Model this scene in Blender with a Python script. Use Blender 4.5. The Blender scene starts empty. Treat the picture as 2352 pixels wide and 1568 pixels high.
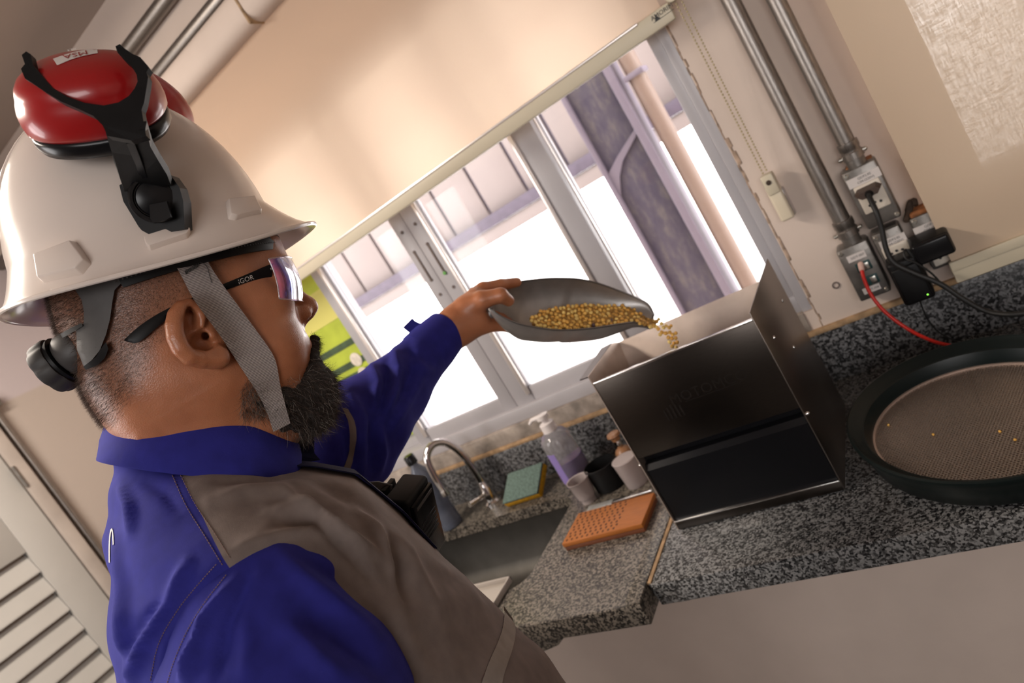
import bpy, bmesh, math, random
import numpy as np
from mathutils import Vector, Matrix

# ------------------------------------------------------------------ camera, world, lights, exposure
C = bpy.context.scene.collection
SC = bpy.context.scene
CR = np.array([0.75704459, 0.40495216, -0.51273505])      # camera right
CU = np.array([0.36349871, 0.39104994, 0.84554635])       # camera up
CF = np.array([-0.54291083, 0.82649482, -0.14884265])     # camera forward
EYE = np.array([0.0, 0.0, 1.537])
FPX = 1568.0

cam_d = bpy.data.cameras.new('camera')
cam_d.sensor_width = 36.0
cam_d.lens = 24.0
cam_d.clip_start = 0.02
cam = bpy.data.objects.new('camera', cam_d)
cam.matrix_world = Matrix(((CR[0], CU[0], -CF[0], EYE[0]), (CR[1], CU[1], -CF[1], EYE[1]),
                           (CR[2], CU[2], -CF[2], EYE[2]), (0, 0, 0, 1)))
C.objects.link(cam)
SC.camera = cam
cam_d.dof.use_dof = True
cam_d.dof.focus_distance = 0.66
cam_d.dof.aperture_fstop = 6.8

SC.view_settings.view_transform = 'Standard'
SC.view_settings.look = 'None'
SC.view_settings.gamma = 1.0
SC.view_settings.use_curve_mapping = False
SC.view_settings.exposure = 0.85

world = bpy.data.worlds.new('sky')
SC.world = world
world.use_nodes = True
wn = world.node_tree
wn.nodes.clear()
wo = wn.nodes.new('ShaderNodeOutputWorld')
wb = wn.nodes.new('ShaderNodeBackground')
wb.inputs['Color'].default_value = (1.0, 0.965, 0.95, 1)
wb.inputs['Strength'].default_value = 5.0
wn.links.new(wb.outputs[0], wo.inputs[0])


def area(name, loc, direction, sx, sy, power, color, portal=False):
    d = bpy.data.lights.new(name, 'AREA')
    d.shape = 'RECTANGLE'
    d.size = sx
    d.size_y = sy
    d.energy = power
    d.color = color
    d.cycles.is_portal = portal
    o = bpy.data.objects.new(name, d)
    o.location = loc
    o.rotation_euler = Vector(direction).to_track_quat('-Z', 'Y').to_euler()
    C.objects.link(o)
    return o


# daylight comes in through the windows: portals guide the sky light through the openings
area('portal_worktop_window', (-1.02, 1.66, 1.52), (0, -1, 0), 1.6, 1.1, 1, (1, 1, 1), True)
area('portal_blind_window', (0.62, 1.66, 1.57), (0, -1, 0), 1.2, 1.0, 1, (1, 1, 1), True)
area('portal_side_window', (-2.88, -1.1, 1.88), (1, 0, 0), 1.4, 1.15, 1, (1, 1, 1), True)
# area light added under the ceiling to brighten the left wall
area('added_ceiling_light', (-1.75, 0.05, 2.57), (0, 0, -1), 0.3, 1.2, 27, (1.0, 0.88, 0.76))
area('portal_rear_window', (0.75, -2.78, 2.0), (0, 1, 0), 2.0, 1.0, 1, (1, 1, 1), True)


# ------------------------------------------------------------------ helpers
def ray(x, y):
    return CF + CR * (x - 1176) / FPX - CU * (y - 784) / FPX


def at_y(x, y, Y):
    d = ray(x, y)
    return EYE + d * Y / d[1]


def at_z(x, y, Z):
    d = ray(x, y)
    return EYE + d * (Z - EYE[2]) / d[2]


def at_x(x, y, X):
    d = ray(x, y)
    return EYE + d * X / d[0]


def at_d(x, y, depth):
    return EYE + ray(x, y) * depth


def to_px(P):
    q = np.asarray(P, float) - EYE
    z = q @ CF
    return np.stack([1176 + FPX * (q @ CR) / z, 784 - FPX * (q @ CU) / z], -1)


# ---- materials
def new_mat(name):
    m = bpy.data.materials.new(name)
    m.use_nodes = True
    nt = m.node_tree
    b = nt.nodes['Principled BSDF']
    return m, nt, b


def mat(name, col, rough=0.5, metal=0.0, spec=0.5, noise=0.0, nscale=30.0, bump=0.0, bscale=200.0, trans=0.0, ior=1.45, sss=0.0, emit=0.0, coat=0.0, stretch=None):
    m, nt, b = new_mat(name)
    b.inputs['Base Color'].default_value = (*col, 1)
    b.inputs['Roughness'].default_value = rough
    b.inputs['Metallic'].default_value = metal
    b.inputs['Specular IOR Level'].default_value = spec
    b.inputs['Transmission Weight'].default_value = trans
    b.inputs['IOR'].default_value = ior
    b.inputs['Coat Weight'].default_value = coat
    if sss:
        b.inputs['Subsurface Weight'].default_value = sss
        b.inputs['Subsurface Radius'].default_value = (0.01, 0.004, 0.002)
        b.inputs['Subsurface Scale'].default_value = 0.4
    if emit:
        b.inputs['Emission Color'].default_value = (*col, 1)
        b.inputs['Emission Strength'].default_value = emit
    tc = nt.nodes.new('ShaderNodeTexCoord')
    src = tc.outputs['Object']
    if stretch:
        mp = nt.nodes.new('ShaderNodeMapping')
        mp.inputs['Scale'].default_value = stretch
        nt.links.new(src, mp.inputs[0])
        src = mp.outputs[0]
    if noise:
        n = nt.nodes.new('ShaderNodeTexNoise')
        n.inputs['Scale'].default_value = nscale
        n.inputs['Detail'].default_value = 5
        nt.links.new(src, n.inputs['Vector'])
        r = nt.nodes.new('ShaderNodeValToRGB')
        r.color_ramp.elements[0].position = 0.3
        r.color_ramp.elements[1].position = 0.7
        r.color_ramp.elements[0].color = (*[c * (1 - noise) for c in col], 1)
        r.color_ramp.elements[1].color = (*[min(1, c * (1 + noise)) for c in col], 1)
        nt.links.new(n.outputs['Fac'], r.inputs[0])
        nt.links.new(r.outputs[0], b.inputs['Base Color'])
    if bump:
        n2 = nt.nodes.new('ShaderNodeTexNoise')
        n2.inputs['Scale'].default_value = bscale
        n2.inputs['Detail'].default_value = 3
        nt.links.new(src, n2.inputs['Vector'])
        bp = nt.nodes.new('ShaderNodeBump')
        bp.inputs['Strength'].default_value = bump
        bp.inputs['Distance'].default_value = 0.002
        nt.links.new(n2.outputs['Fac'], bp.inputs['Height'])
        nt.links.new(bp.outputs[0], b.inputs['Normal'])
    return m


def ramp(nt, stops, interp='LINEAR'):
    r = nt.nodes.new('ShaderNodeValToRGB')
    cr = r.color_ramp
    cr.interpolation = interp
    while len(cr.elements) < len(stops):
        cr.elements.new(0.5)
    for e, (p, c) in zip(cr.elements, stops):
        e.position = p
        e.color = (*c, 1)
    return r


def granite(name, scale=1.0, tint=(1, 1, 1), gloss=0.25):
    m, nt, b = new_mat(name)
    tc = nt.nodes.new('ShaderNodeTexCoord')
    v = nt.nodes.new('ShaderNodeTexVoronoi')
    v.inputs['Scale'].default_value = 330 * scale
    v.inputs['Randomness'].default_value = 1
    n = nt.nodes.new('ShaderNodeTexNoise')
    n.inputs['Scale'].default_value = 120 * scale
    n.inputs['Detail'].default_value = 6
    n.inputs['Roughness'].default_value = 0.75
    nt.links.new(tc.outputs['Object'], v.inputs['Vector'])
    nt.links.new(tc.outputs['Object'], n.inputs['Vector'])
    sep = nt.nodes.new('ShaderNodeSeparateColor')
    nt.links.new(v.outputs['Color'], sep.inputs[0])
    mx = nt.nodes.new('ShaderNodeMath')
    mx.operation = 'MULTIPLY_ADD'
    mx.inputs[1].default_value = 0.55
    nt.links.new(sep.outputs[0], mx.inputs[0])
    m2 = nt.nodes.new('ShaderNodeMath')
    m2.operation = 'MULTIPLY'
    m2.inputs[1].default_value = 0.75
    nt.links.new(n.outputs['Fac'], m2.inputs[0])
    nt.links.new(m2.outputs[0], mx.inputs[2])
    t = lambda c: tuple(a * k for a, k in zip(c, tint))
    r = ramp(nt, [(0.30, t((0.005, 0.005, 0.0055))), (0.48, t((0.02, 0.02, 0.0205))), (0.62, t((0.058, 0.0575, 0.057))), (0.80, t((0.215, 0.214, 0.212)))])
    nt.links.new(mx.outputs[0], r.inputs[0])
    nt.links.new(r.outputs[0], b.inputs['Base Color'])
    b.inputs['Roughness'].default_value = gloss
    return m


M = {}
M['plaster'] = mat('plaster', (0.60, 0.50, 0.435), 0.75, noise=0.05, nscale=6, bump=0.15, bscale=60)
M['ceiling'] = mat('ceiling_paint', (0.46, 0.385, 0.335), 0.85, noise=0.03, nscale=3)
M['floor'] = mat('floor_screed', (0.09, 0.075, 0.065), 0.5, noise=0.15, nscale=8)
M['granite'] = granite('granite', 1.0)
M['granite_sink'] = granite('granite_warm_lit', 0.9, (0.86, 0.75, 0.62), 0.38)  # same granite; brown tint stands in for warm light on the sink side
M['granite_wall'] = granite('granite_upstand', 0.75, (0.75, 0.76, 0.80), 0.3)
M['grout'] = mat('grout', (0.34, 0.22, 0.12), 0.8, noise=0.4, nscale=40)
M['dirty_plaster'] = mat('dirty_plaster', (0.31, 0.265, 0.23), 0.8, noise=0.45, nscale=22, bump=0.3, bscale=80)
M['crack'] = mat('crumbled_mortar', (0.33, 0.24, 0.18), 0.9, noise=0.5, nscale=60, bump=0.6, bscale=150)
M['alu'] = mat('white_aluminium', (0.40, 0.385, 0.405), 0.35, 0.0, noise=0.03, nscale=10)
M['alu_edge'] = mat('bare_aluminium', (0.78, 0.72, 0.69), 0.3, 0.6)
M['slot'] = mat('dark_slot', (0.13, 0.10, 0.09), 0.7)
M['galv'] = mat('galvanised_steel', (0.27, 0.245, 0.225), 0.40, 0.92, noise=0.25, nscale=25, stretch=(30, 30, 2))
M['box_metal'] = mat('cast_aluminium_box', (0.21, 0.195, 0.18), 0.42, 0.75, noise=0.22, nscale=45, bump=0.2, bscale=120)
M['screw'] = mat('zinc_screw', (0.55, 0.53, 0.48), 0.3, 1.0)
M['paper'] = mat('white_label', (0.62, 0.58, 0.56), 0.6)
M['ink'] = mat('black_ink', (0.03, 0.03, 0.03), 0.6)
M['socket'] = mat('ivory_plastic', (0.62, 0.56, 0.48), 0.4)
M['black'] = mat('black_plastic', (0.006, 0.006, 0.0065), 0.45, spec=0.25, noise=0.2, nscale=60)
M['black_gloss'] = mat('black_gloss_plastic', (0.006, 0.006, 0.007), 0.25, spec=0.3)
M['rubber'] = mat('black_cable', (0.010, 0.010, 0.010), 0.5)
M['brown_plug'] = mat('dark_brown_plug', (0.055, 0.032, 0.022), 0.42)
M['red_cable'] = mat('red_cable', (0.62, 0.018, 0.010), 0.4)
M['clear_plug'] = mat('pinkish_clear_plug', (0.62, 0.42, 0.36), 0.25)
M['teal'] = mat('dark_teal_plastic', (0.012, 0.05, 0.05), 0.5)
M['rust'] = mat('rust', (0.26, 0.10, 0.035), 0.85, noise=0.5, nscale=60)
M['rust_dark'] = mat('dark_rusty_iron', (0.05, 0.032, 0.022), 0.8, noise=0.4, nscale=60)
M['bar'] = mat('blind_bar', (0.56, 0.50, 0.38), 0.45)
M['bead'] = mat('olive_bead', (0.42, 0.34, 0.18), 0.4)
M['ivory'] = mat('ivory_gloss', (0.68, 0.60, 0.46), 0.3)
M['steel'] = mat('shaded_brushed_steel', (0.068, 0.058, 0.051), 0.30, 1.0, noise=0.08, nscale=30, stretch=(3, 60, 60))  # hopper steel darkened: the dim reflection on its front put into colour
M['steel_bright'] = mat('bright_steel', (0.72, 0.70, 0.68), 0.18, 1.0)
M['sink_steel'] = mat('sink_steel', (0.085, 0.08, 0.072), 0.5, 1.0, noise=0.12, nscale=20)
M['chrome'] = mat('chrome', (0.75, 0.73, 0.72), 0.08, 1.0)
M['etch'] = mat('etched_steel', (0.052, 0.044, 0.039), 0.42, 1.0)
M['steel_in'] = mat('lit_inside_steel', (0.50, 0.415, 0.36), 0.5, 1.0, noise=0.08, nscale=30)  # lighter copy of the hopper steel: its bright inside reflection put into colour
M['steel_side'] = mat('brushed_side_steel', (0.21, 0.18, 0.16), 0.36, 1.0, noise=0.1, nscale=30, stretch=(60, 60, 3))  # middle copy of the hopper steel, toned for light on its right side
M['yellow'] = mat('yellow_sponge', (0.52, 0.27, 0.006), 0.9, noise=0.2, nscale=150, bump=0.5, bscale=400)
M['scourer'] = mat('green_scourer', (0.105, 0.155, 0.135), 0.95, noise=0.3, nscale=200, bump=0.6, bscale=500)
M['wood'] = mat('orange_wood', (0.33, 0.105, 0.017), 0.5, noise=0.15, nscale=15, stretch=(2, 20, 20))
M['wood_dark'] = mat('dark_wood_edge', (0.13, 0.04, 0.015), 0.55, noise=0.2, nscale=15)
M['hole'] = mat('drilled_hole', (0.055, 0.022, 0.012), 0.8)
M['clear'] = mat('clear_plastic', (0.92, 0.90, 0.93), 0.12, trans=0.85)
M['frost'] = mat('frosted_plastic', (0.42, 0.36, 0.35), 0.4, trans=0.25)
M['white_plastic'] = mat('white_plastic', (0.72, 0.67, 0.66), 0.35)
M['purple'] = mat('purple_soap', (0.10, 0.018, 0.26), 0.2, trans=0.25)
M['soap_label'] = mat('lilac_label', (0.25, 0.19, 0.46), 0.4)
M['pink'] = mat('pink_print', (0.72, 0.38, 0.48), 0.5)
M['green_print'] = mat('green_print', (0.12, 0.36, 0.08), 0.5)
M['bottle'] = mat('blue_grey_bottle', (0.17, 0.19, 0.25), 0.15, trans=0.55)
M['wood_knob'] = mat('brown_knob', (0.23, 0.11, 0.05), 0.4)
M['sieve'] = mat('dark_green_enamel', (0.0035, 0.008, 0.008), 0.38, spec=0.35)
M['sieve_ring'] = mat('sieve_ring', (0.55, 0.42, 0.35), 0.4, 0.5)
M['mesh_steel'] = mat('perforated_steel', (0.27, 0.235, 0.205), 0.42, 0.75, noise=0.12, nscale=25)
M['scoop'] = mat('cast_aluminium', (0.44, 0.425, 0.415), 0.48, 0.85, noise=0.10, nscale=40, bump=0.1, bscale=300)
M['scoop_rim'] = mat('worn_rim', (0.20, 0.19, 0.185), 0.4, 0.9)
M['bean'] = mat('soybean', (0.80, 0.47, 0.11), 0.5, noise=0.28, nscale=90)
M['bean_dark'] = mat('dark_soybean', (0.10, 0.06, 0.07), 0.5)
M['door'] = mat('painted_door', (0.475, 0.46, 0.435), 0.6, noise=0.03, nscale=6)
M['door_gap'] = mat('louvre_backing', (0.20, 0.15, 0.12), 0.8)
M['left_wall_tones'] = None
M['ext_ground'] = mat('sunlit_concrete', (0.80, 0.78, 0.76), 0.9, noise=0.05, nscale=3)
M['ext_clad'] = mat('metal_cladding', (0.135, 0.108, 0.102), 0.6, noise=0.05, nscale=3)
M['ext_beam'] = mat('purple_beam', (0.042, 0.030, 0.046), 0.6, noise=0.2, nscale=20)
M['ext_pipe'] = mat('cream_downpipe', (0.15, 0.105, 0.085), 0.5)
M['ext_pale'] = mat('pale_lilac_flange', (0.12, 0.10, 0.13), 0.6)


def column_mat():
    m, nt, b = new_mat('dusty_purple_paint')
    tc = nt.nodes.new('ShaderNodeTexCoord')
    mp = nt.nodes.new('ShaderNodeMapping')
    mp.inputs['Scale'].default_value = (26, 26, 9)
    n = nt.nodes.new('ShaderNodeTexNoise')
    n.inputs['Scale'].default_value = 1.3
    n.inputs['Detail'].default_value = 8
    n.inputs['Roughness'].default_value = 0.7
    nt.links.new(tc.outputs['Object'], mp.inputs[0])
    nt.links.new(mp.outputs[0], n.inputs['Vector'])
    r = ramp(nt, [(0.36, (0.030, 0.0235, 0.044)), (0.50, (0.043, 0.035, 0.052)), (0.68, (0.08, 0.068, 0.068))])
    nt.links.new(n.outputs['Fac'], r.inputs[0])
    nt.links.new(r.outputs[0], b.inputs['Base Color'])
    b.inputs['Roughness'].default_value = 0.7
    return m


M['ext_column'] = column_mat()


def fabric_blind(name, col, tcol, fac, weave=0.0):
    m = bpy.data.materials.new(name)
    m.use_nodes = True
    nt = m.node_tree
    nt.nodes.clear()
    o = nt.nodes.new('ShaderNodeOutputMaterial')
    d = nt.nodes.new('ShaderNodeBsdfDiffuse')
    t = nt.nodes.new('ShaderNodeBsdfTranslucent')
    mx = nt.nodes.new('ShaderNodeMixShader')
    d.inputs[0].default_value = (*col, 1)
    t.inputs[0].default_value = (*tcol, 1)
    mx.inputs[0].default_value = fac
    nt.links.new(d.outputs[0], mx.inputs[1])
    nt.links.new(t.outputs[0], mx.inputs[2])
    if weave:
        tc = nt.nodes.new('ShaderNodeTexCoord')
        outs = []
        for sc in ((1, 1, 0.08), (0.08, 1, 1)):
            mp = nt.nodes.new('ShaderNodeMapping')
            mp.inputs['Scale'].default_value = sc
            n = nt.nodes.new('ShaderNodeTexNoise')
            n.inputs['Scale'].default_value = 640
            n.inputs['Detail'].default_value = 2
            nt.links.new(tc.outputs['Object'], mp.inputs[0])
            nt.links.new(mp.outputs[0], n.inputs['Vector'])
            outs.append(n.outputs['Fac'])
        mul = nt.nodes.new('ShaderNodeMath')
        mul.operation = 'MULTIPLY'
        nt.links.new(outs[0], mul.inputs[0])
        nt.links.new(outs[1], mul.inputs[1])
        r = ramp(nt, [(0.12, tuple(c * (1 - weave) for c in tcol)), (0.42, tcol)])
        nt.links.new(mul.outputs[0], r.inputs[0])
        nt.links.new(r.outputs[0], t.inputs[0])
    if weave:      # open weave: a little of what lies behind shows straight through
        tp = nt.nodes.new('ShaderNodeBsdfTransparent')
        mr = nt.nodes.new('ShaderNodeMapRange')
        mr.inputs[1].default_value = 0.14
        mr.inputs[2].default_value = 0.40
        mr.inputs[3].default_value = 0.004
        mr.inputs[4].default_value = 0.055
        nt.links.new(mul.outputs[0], mr.inputs[0])
        m3 = nt.nodes.new('ShaderNodeMixShader')
        nt.links.new(mr.outputs[0], m3.inputs[0])
        nt.links.new(mx.outputs[0], m3.inputs[1])
        nt.links.new(tp.outputs[0], m3.inputs[2])
        nt.links.new(m3.outputs[0], o.inputs[0])
    else:
        nt.links.new(mx.outputs[0], o.inputs[0])
    return m


M['blind'] = fabric_blind('blind_fabric', (0.74, 0.60, 0.48), (0.94, 0.755, 0.59), 0.53)
M['blind_weave'] = fabric_blind('woven_blind_fabric', (0.60, 0.475, 0.355), (0.80, 0.64, 0.50), 0.10, 0.38)


def glass_mat(name, tint=(1, 1, 1), refl=0.05):
    m = bpy.data.materials.new(name)
    m.use_nodes = True
    nt = m.node_tree
    nt.nodes.clear()
    o = nt.nodes.new('ShaderNodeOutputMaterial')
    t = nt.nodes.new('ShaderNodeBsdfTransparent')
    t.inputs[0].default_value = (*tint, 1)
    g = nt.nodes.new('ShaderNodeBsdfGlossy')
    g.inputs['Roughness'].default_value = 0.03
    fr = nt.nodes.new('ShaderNodeFresnel')
    fr.inputs[0].default_value = 1.25
    mx = nt.nodes.new('ShaderNodeMixShader')
    nt.links.new(fr.outputs[0], mx.inputs[0])
    nt.links.new(t.outputs[0], mx.inputs[1])
    nt.links.new(g.outputs[0], mx.inputs[2])
    nt.links.new(mx.outputs[0], o.inputs[0])
    return m


M['glass'] = glass_mat('window_glass', (0.97, 0.97, 0.97))


# ---- mesh builder
class MB:
    def __init__(self):
        self.v, self.f = [], []

    def add(self, vs, fs):
        n = len(self.v)
        self.v.extend([tuple(map(float, p)) for p in vs])
        self.f.extend([tuple(i + n for i in q) for q in fs])
        return self

    def box(self, lo, hi, bevel=0.0, seg=2):
        bm = bmesh.new()
        bmesh.ops.create_cube(bm, size=1)
        lo, hi = np.minimum(lo, hi), np.maximum(lo, hi)
        for v in bm.verts:
            v.co = Vector([(lo[i] + hi[i]) / 2 + v.co[i] * (hi[i] - lo[i]) for i in range(3)])
        if bevel:
            bevel = min(bevel, 0.49 * float((hi - lo).min()))
            bmesh.ops.bevel(bm, geom=bm.edges[:], offset=bevel, segments=seg, profile=0.5, affect='EDGES')
        return self.bm(bm)

    def bm(self, bm, mtx=None):
        bm.verts.index_update()
        vs = [(mtx @ v.co) if mtx else v.co.copy() for v in bm.verts]
        self.add(vs, [[v.index for v in f.verts] for f in bm.faces])
        bm.free()
        return self

    def obox(self, c, ax, ay, az, bevel=0.0, seg=2):
        """box with centre c and half-extent vectors ax, ay, az"""
        bm = bmesh.new()
        bmesh.ops.create_cube(bm, size=1)
        L = [np.linalg.norm(a) * 2 for a in (ax, ay, az)]
        for v in bm.verts:
            v.co = Vector([v.co[i] * L[i] for i in range(3)])
        if bevel:
            bmesh.ops.bevel(bm, geom=bm.edges[:], offset=min(bevel, 0.49 * min(L)), segments=seg, profile=0.5, affect='EDGES')
        u = [np.asarray(a, float) / np.linalg.norm(a) for a in (ax, ay, az)]
        for v in bm.verts:
            p = np.asarray(c, float) + u[0] * v.co[0] + u[1] * v.co[1] + u[2] * v.co[2]
            v.co = Vector(p)
        return self.bm(bm)

    def tube(self, pts, r, n=10, caps=True):
        pts = [np.asarray(p, float) for p in pts]
        rs = r if hasattr(r, '__len__') else [r] * len(pts)
        rings = []
        up = None
        for i, p in enumerate(pts):
            a = pts[max(i - 1, 0)]
            b = pts[min(i + 1, len(pts) - 1)]
            t = (b - a) / (np.linalg.norm(b - a) + 1e-12)
            if up is None:
                up = np.array([0, 0, 1.0]) if abs(t[2]) < 0.9 else np.array([1.0, 0, 0])
            s = np.cross(t, up)
            s /= np.linalg.norm(s)
            up = np.cross(s, t)
            rings.append([p + rs[i] * (math.cos(k * 2 * math.pi / n) * s + math.sin(k * 2 * math.pi / n) * up) for k in range(n)])
        vs = [q for rg in rings for q in rg]
        fs = []
        for i in range(len(pts) - 1):
            for k in range(n):
                k2 = (k + 1) % n
                fs.append((i * n + k, i * n + k2, (i + 1) * n + k2, (i + 1) * n + k))
        if caps:
            fs.append(tuple(range(n))[::-1])
            fs.append(tuple((len(pts) - 1) * n + k for k in range(n)))
        return self.add(vs, fs)

    def lathe(self, c, axis, prof, n=32, ref=None, arc=None):
        """prof: list of (radius, height along axis)"""
        c = np.asarray(c, float)
        axis = np.asarray(axis, float) / np.linalg.norm(axis)
        ref = np.array([1.0, 0, 0]) if ref is None else np.asarray(ref, float)
        if abs(ref @ axis) > 0.95:
            ref = np.array([0, 1.0, 0])
        s = np.cross(axis, ref)
        s /= np.linalg.norm(s)
        t = np.cross(axis, s)
        vs, fs = [], []
        for (r, h) in prof:
            for k in range(n):
                a = 2 * math.pi * k / n
                vs.append(c + axis * h + r * (math.cos(a) * s + math.sin(a) * t))
        for i in range(len(prof) - 1):
            for k in range(n):
                k2 = (k + 1) % n
                fs.append((i * n + k, i * n + k2, (i + 1) * n + k2, (i + 1) * n + k))
        if prof[0][0] > 1e-6:
            fs.append(tuple(range(n))[::-1])
        if prof[-1][0] > 1e-6:
            fs.append(tuple((len(prof) - 1) * n + k for k in range(n)))
        return self.add(vs, fs)

    def prism(self, poly, d):
        """extrude a polygon (list of 3D points) by vector d"""
        n = len(poly)
        d = np.asarray(d, float)
        vs = [np.asarray(p, float) for p in poly] + [np.asarray(p, float) + d for p in poly]
        fs = [tuple(range(n)), tuple(range(2 * n - 1, n - 1, -1))]
        for i in range(n):
            j = (i + 1) % n
            fs.append((i, i + n, j + n, j))
        return self.add(vs, fs)

    def text(self, s, origin, xdir, ydir, size, depth=0.0003, align='CENTER'):
        cu = bpy.data.curves.new('t', 'FONT')
        cu.body = s
        cu.size = size
        cu.align_x = align
        cu.align_y = 'CENTER'
        cu.resolution_u = 2
        ob = bpy.data.objects.new('t', cu)
        C.objects.link(ob)
        dg = bpy.context.evaluated_depsgraph_get()
        me = bpy.data.meshes.new_from_object(ob.evaluated_get(dg))
        xd = np.asarray(xdir, float) / np.linalg.norm(xdir)
        yd = np.asarray(ydir, float) / np.linalg.norm(ydir)
        o = np.asarray(origin, float)
        self.add([o + xd * v.co[0] + yd * v.co[1] for v in me.vertices], [tuple(p.vertices) for p in me.polygons])
        bpy.data.objects.remove(ob)
        bpy.data.curves.remove(cu)
        bpy.data.meshes.remove(me)
        return self


def wloc(o):
    p = Vector((0, 0, 0))
    while o is not None:
        p = p + o.location
        o = o.parent
    return np.array(p)


def link_mesh(name, me, material, parent=None, loc=None, smooth=True, angle=40):
    o = bpy.data.objects.new(name, me)
    C.objects.link(o)
    if parent is not None:
        o.parent = parent
    elif loc is not None:
        o.location = Vector([float(x) for x in loc])
    if material is not None:
        me.materials.append(material)
    if smooth:
        me.polygons.foreach_set('use_smooth', [True] * len(me.polygons))
        if angle < 180:
            try:
                me.set_sharp_from_angle(angle=math.radians(angle))
            except Exception:
                pass
    return o


def build(name, mb, material, parent=None, loc=None, smooth=True, angle=40, recalc=True):
    """ONE mesh object from a builder whose vertices are in world coordinates"""
    base = wloc(parent) if parent is not None else np.array(loc if loc is not None else (0, 0, 0), float)
    me = bpy.data.meshes.new(name)
    me.from_pydata([tuple(np.asarray(p) - base) for p in mb.v], [], mb.f)
    if recalc:
        bm = bmesh.new()
        bm.from_mesh(me)
        bmesh.ops.recalc_face_normals(bm, faces=bm.faces[:])
        bm.to_mesh(me)
        bm.free()
    me.update()
    return link_mesh(name, me, material, parent, loc, smooth, angle)


def tag(o, label=None, cat=None, group=None, kind=None):
    if label:
        o['label'] = label
    if cat:
        o['category'] = cat
    if group:
        o['group'] = group
    if kind:
        o['kind'] = kind
    return o


def thing(name, label, cat, loc, group=None):
    o = bpy.data.objects.new(name, None)
    o.empty_display_size = 0.05
    o.location = Vector([float(x) for x in loc])
    C.objects.link(o)
    return tag(o, label, cat, group)


def struct(name, mb, material, label=None, **k):
    return tag(build(name, mb, material, **k), label, None, None, 'structure')


def copy_tree(o, parent=None):
    c = o.copy()
    C.objects.link(c)
    if parent is not None:
        c.parent = parent
    for ch in list(o.children):
        copy_tree(ch, c)
    return c


def smooth_path(pts, n=8):
    """Catmull-Rom through the points"""
    P = [np.asarray(p, float) for p in pts]
    P = [2 * P[0] - P[1]] + P + [2 * P[-1] - P[-2]]
    out = []
    for i in range(1, len(P) - 2):
        for k in range(n):
            t = k / n
            a, b, c, d = P[i - 1], P[i], P[i + 1], P[i + 2]
            out.append(0.5 * ((2 * b) + (-a + c) * t + (2 * a - 5 * b + 4 * c - d) * t * t + (-a + 3 * b - 3 * c + d) * t ** 3))
    out.append(P[-2])
    return out


X_, Y_, Z_ = np.eye(3)
# ------------------------------------------------------------------ the room
YW = 1.45          # face of the window wall
WT = 0.16          # wall thickness
XL, XR, YF, ZC = -2.7, 2.7, -2.6, 2.612
CZ = 0.90          # worktop height

W1 = (-1.80, -0.272, 1.062, 2.035)     # worktop window opening x0 x1 z0 z1
W2 = (0.086, 1.15, 1.149, 2.05)        # window behind the right blind


def wall_with_holes(x0, x1, z0, z1, holes, y0, y1):
    m = MB()
    xs = sorted({x0, x1, *[h[0] for h in holes], *[h[1] for h in holes]})
    for a, b in zip(xs[:-1], xs[1:]):
        hs = [h for h in holes if h[0] <= a + 1e-6 and h[1] >= b - 1e-6]
        zs = z0
        for h in hs:
            m.box((a, y0, zs), (b, y1, h[2]))
            zs = h[3]
        m.box((a, y0, zs), (b, y1, z1))
    return m


struct('wall_back', wall_with_holes(XL - WT, XR + WT, 0, ZC, [W1, W2], YW, YW + WT), M['plaster'],
       'cream plaster wall with the windows above the worktop', smooth=False)


def two_tone():
    m, nt, b = new_mat('two_tone_wall')
    tc = nt.nodes.new('ShaderNodeTexCoord')
    sp = nt.nodes.new('ShaderNodeSeparateXYZ')
    nt.links.new(tc.outputs['Object'], sp.inputs[0])
    r = ramp(nt, [(0.0, (0.50, 0.43, 0.38)), (1.0, (0.54, 0.475, 0.485))])  # beige below and lilac above a level line
    mr = nt.nodes.new('ShaderNodeMapRange')
    mr.inputs[1].default_value = 1.905
    mr.inputs[2].default_value = 1.915
    nt.links.new(sp.outputs[2], mr.inputs[0])
    nt.links.new(mr.outputs[0], r.inputs[0])
    nt.links.new(r.outputs[0], b.inputs['Base Color'])
    b.inputs['Roughness'].default_value = 0.7
    return m


M['left_wall_tones'] = two_tone()
lw = MB()
SWY, SWZ = (-1.80, -0.40), (1.30, 2.45)      # window further along the left wall, out of the picture
lw.box((XL - WT, YF, 0), (XL, SWY[0], ZC))
lw.box((XL - WT, SWY[0], 0), (XL, SWY[1], SWZ[0]))
lw.box((XL - WT, SWY[0], SWZ[1]), (XL, SWY[1], ZC))
lw.box((XL - WT, SWY[1], 0), (XL, YW, ZC))
struct('wall_left', lw, M['left_wall_tones'], 'side wall in two pale tones, lilac above beige, with the louvred door', smooth=False)
struct('wall_right', MB().box((XR, YF, 0), (XR + WT, YW, ZC)), M['plaster'], 'plain cream wall on the right', smooth=False)
W4 = (-0.25, 1.75, 1.50, 2.48)
struct('wall_front', wall_with_holes(XL - WT, XR + WT, 0, ZC, [W4], YF - WT, YF), mat('dark_wall', (0.16, 0.135, 0.115), 0.8), 'darker wall with a wide window behind the camera', smooth=False)
struct('floor', MB().box((XL - WT, YF - WT, -0.1), (XR + WT, YW + WT, 0)), M['floor'], 'grey screed floor', smooth=False)
struct('ceiling', MB().box((XL - WT, YF - WT, ZC), (XR + WT, YW + WT, ZC + 0.1)), M['ceiling'], 'dim beige ceiling', smooth=False)

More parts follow.
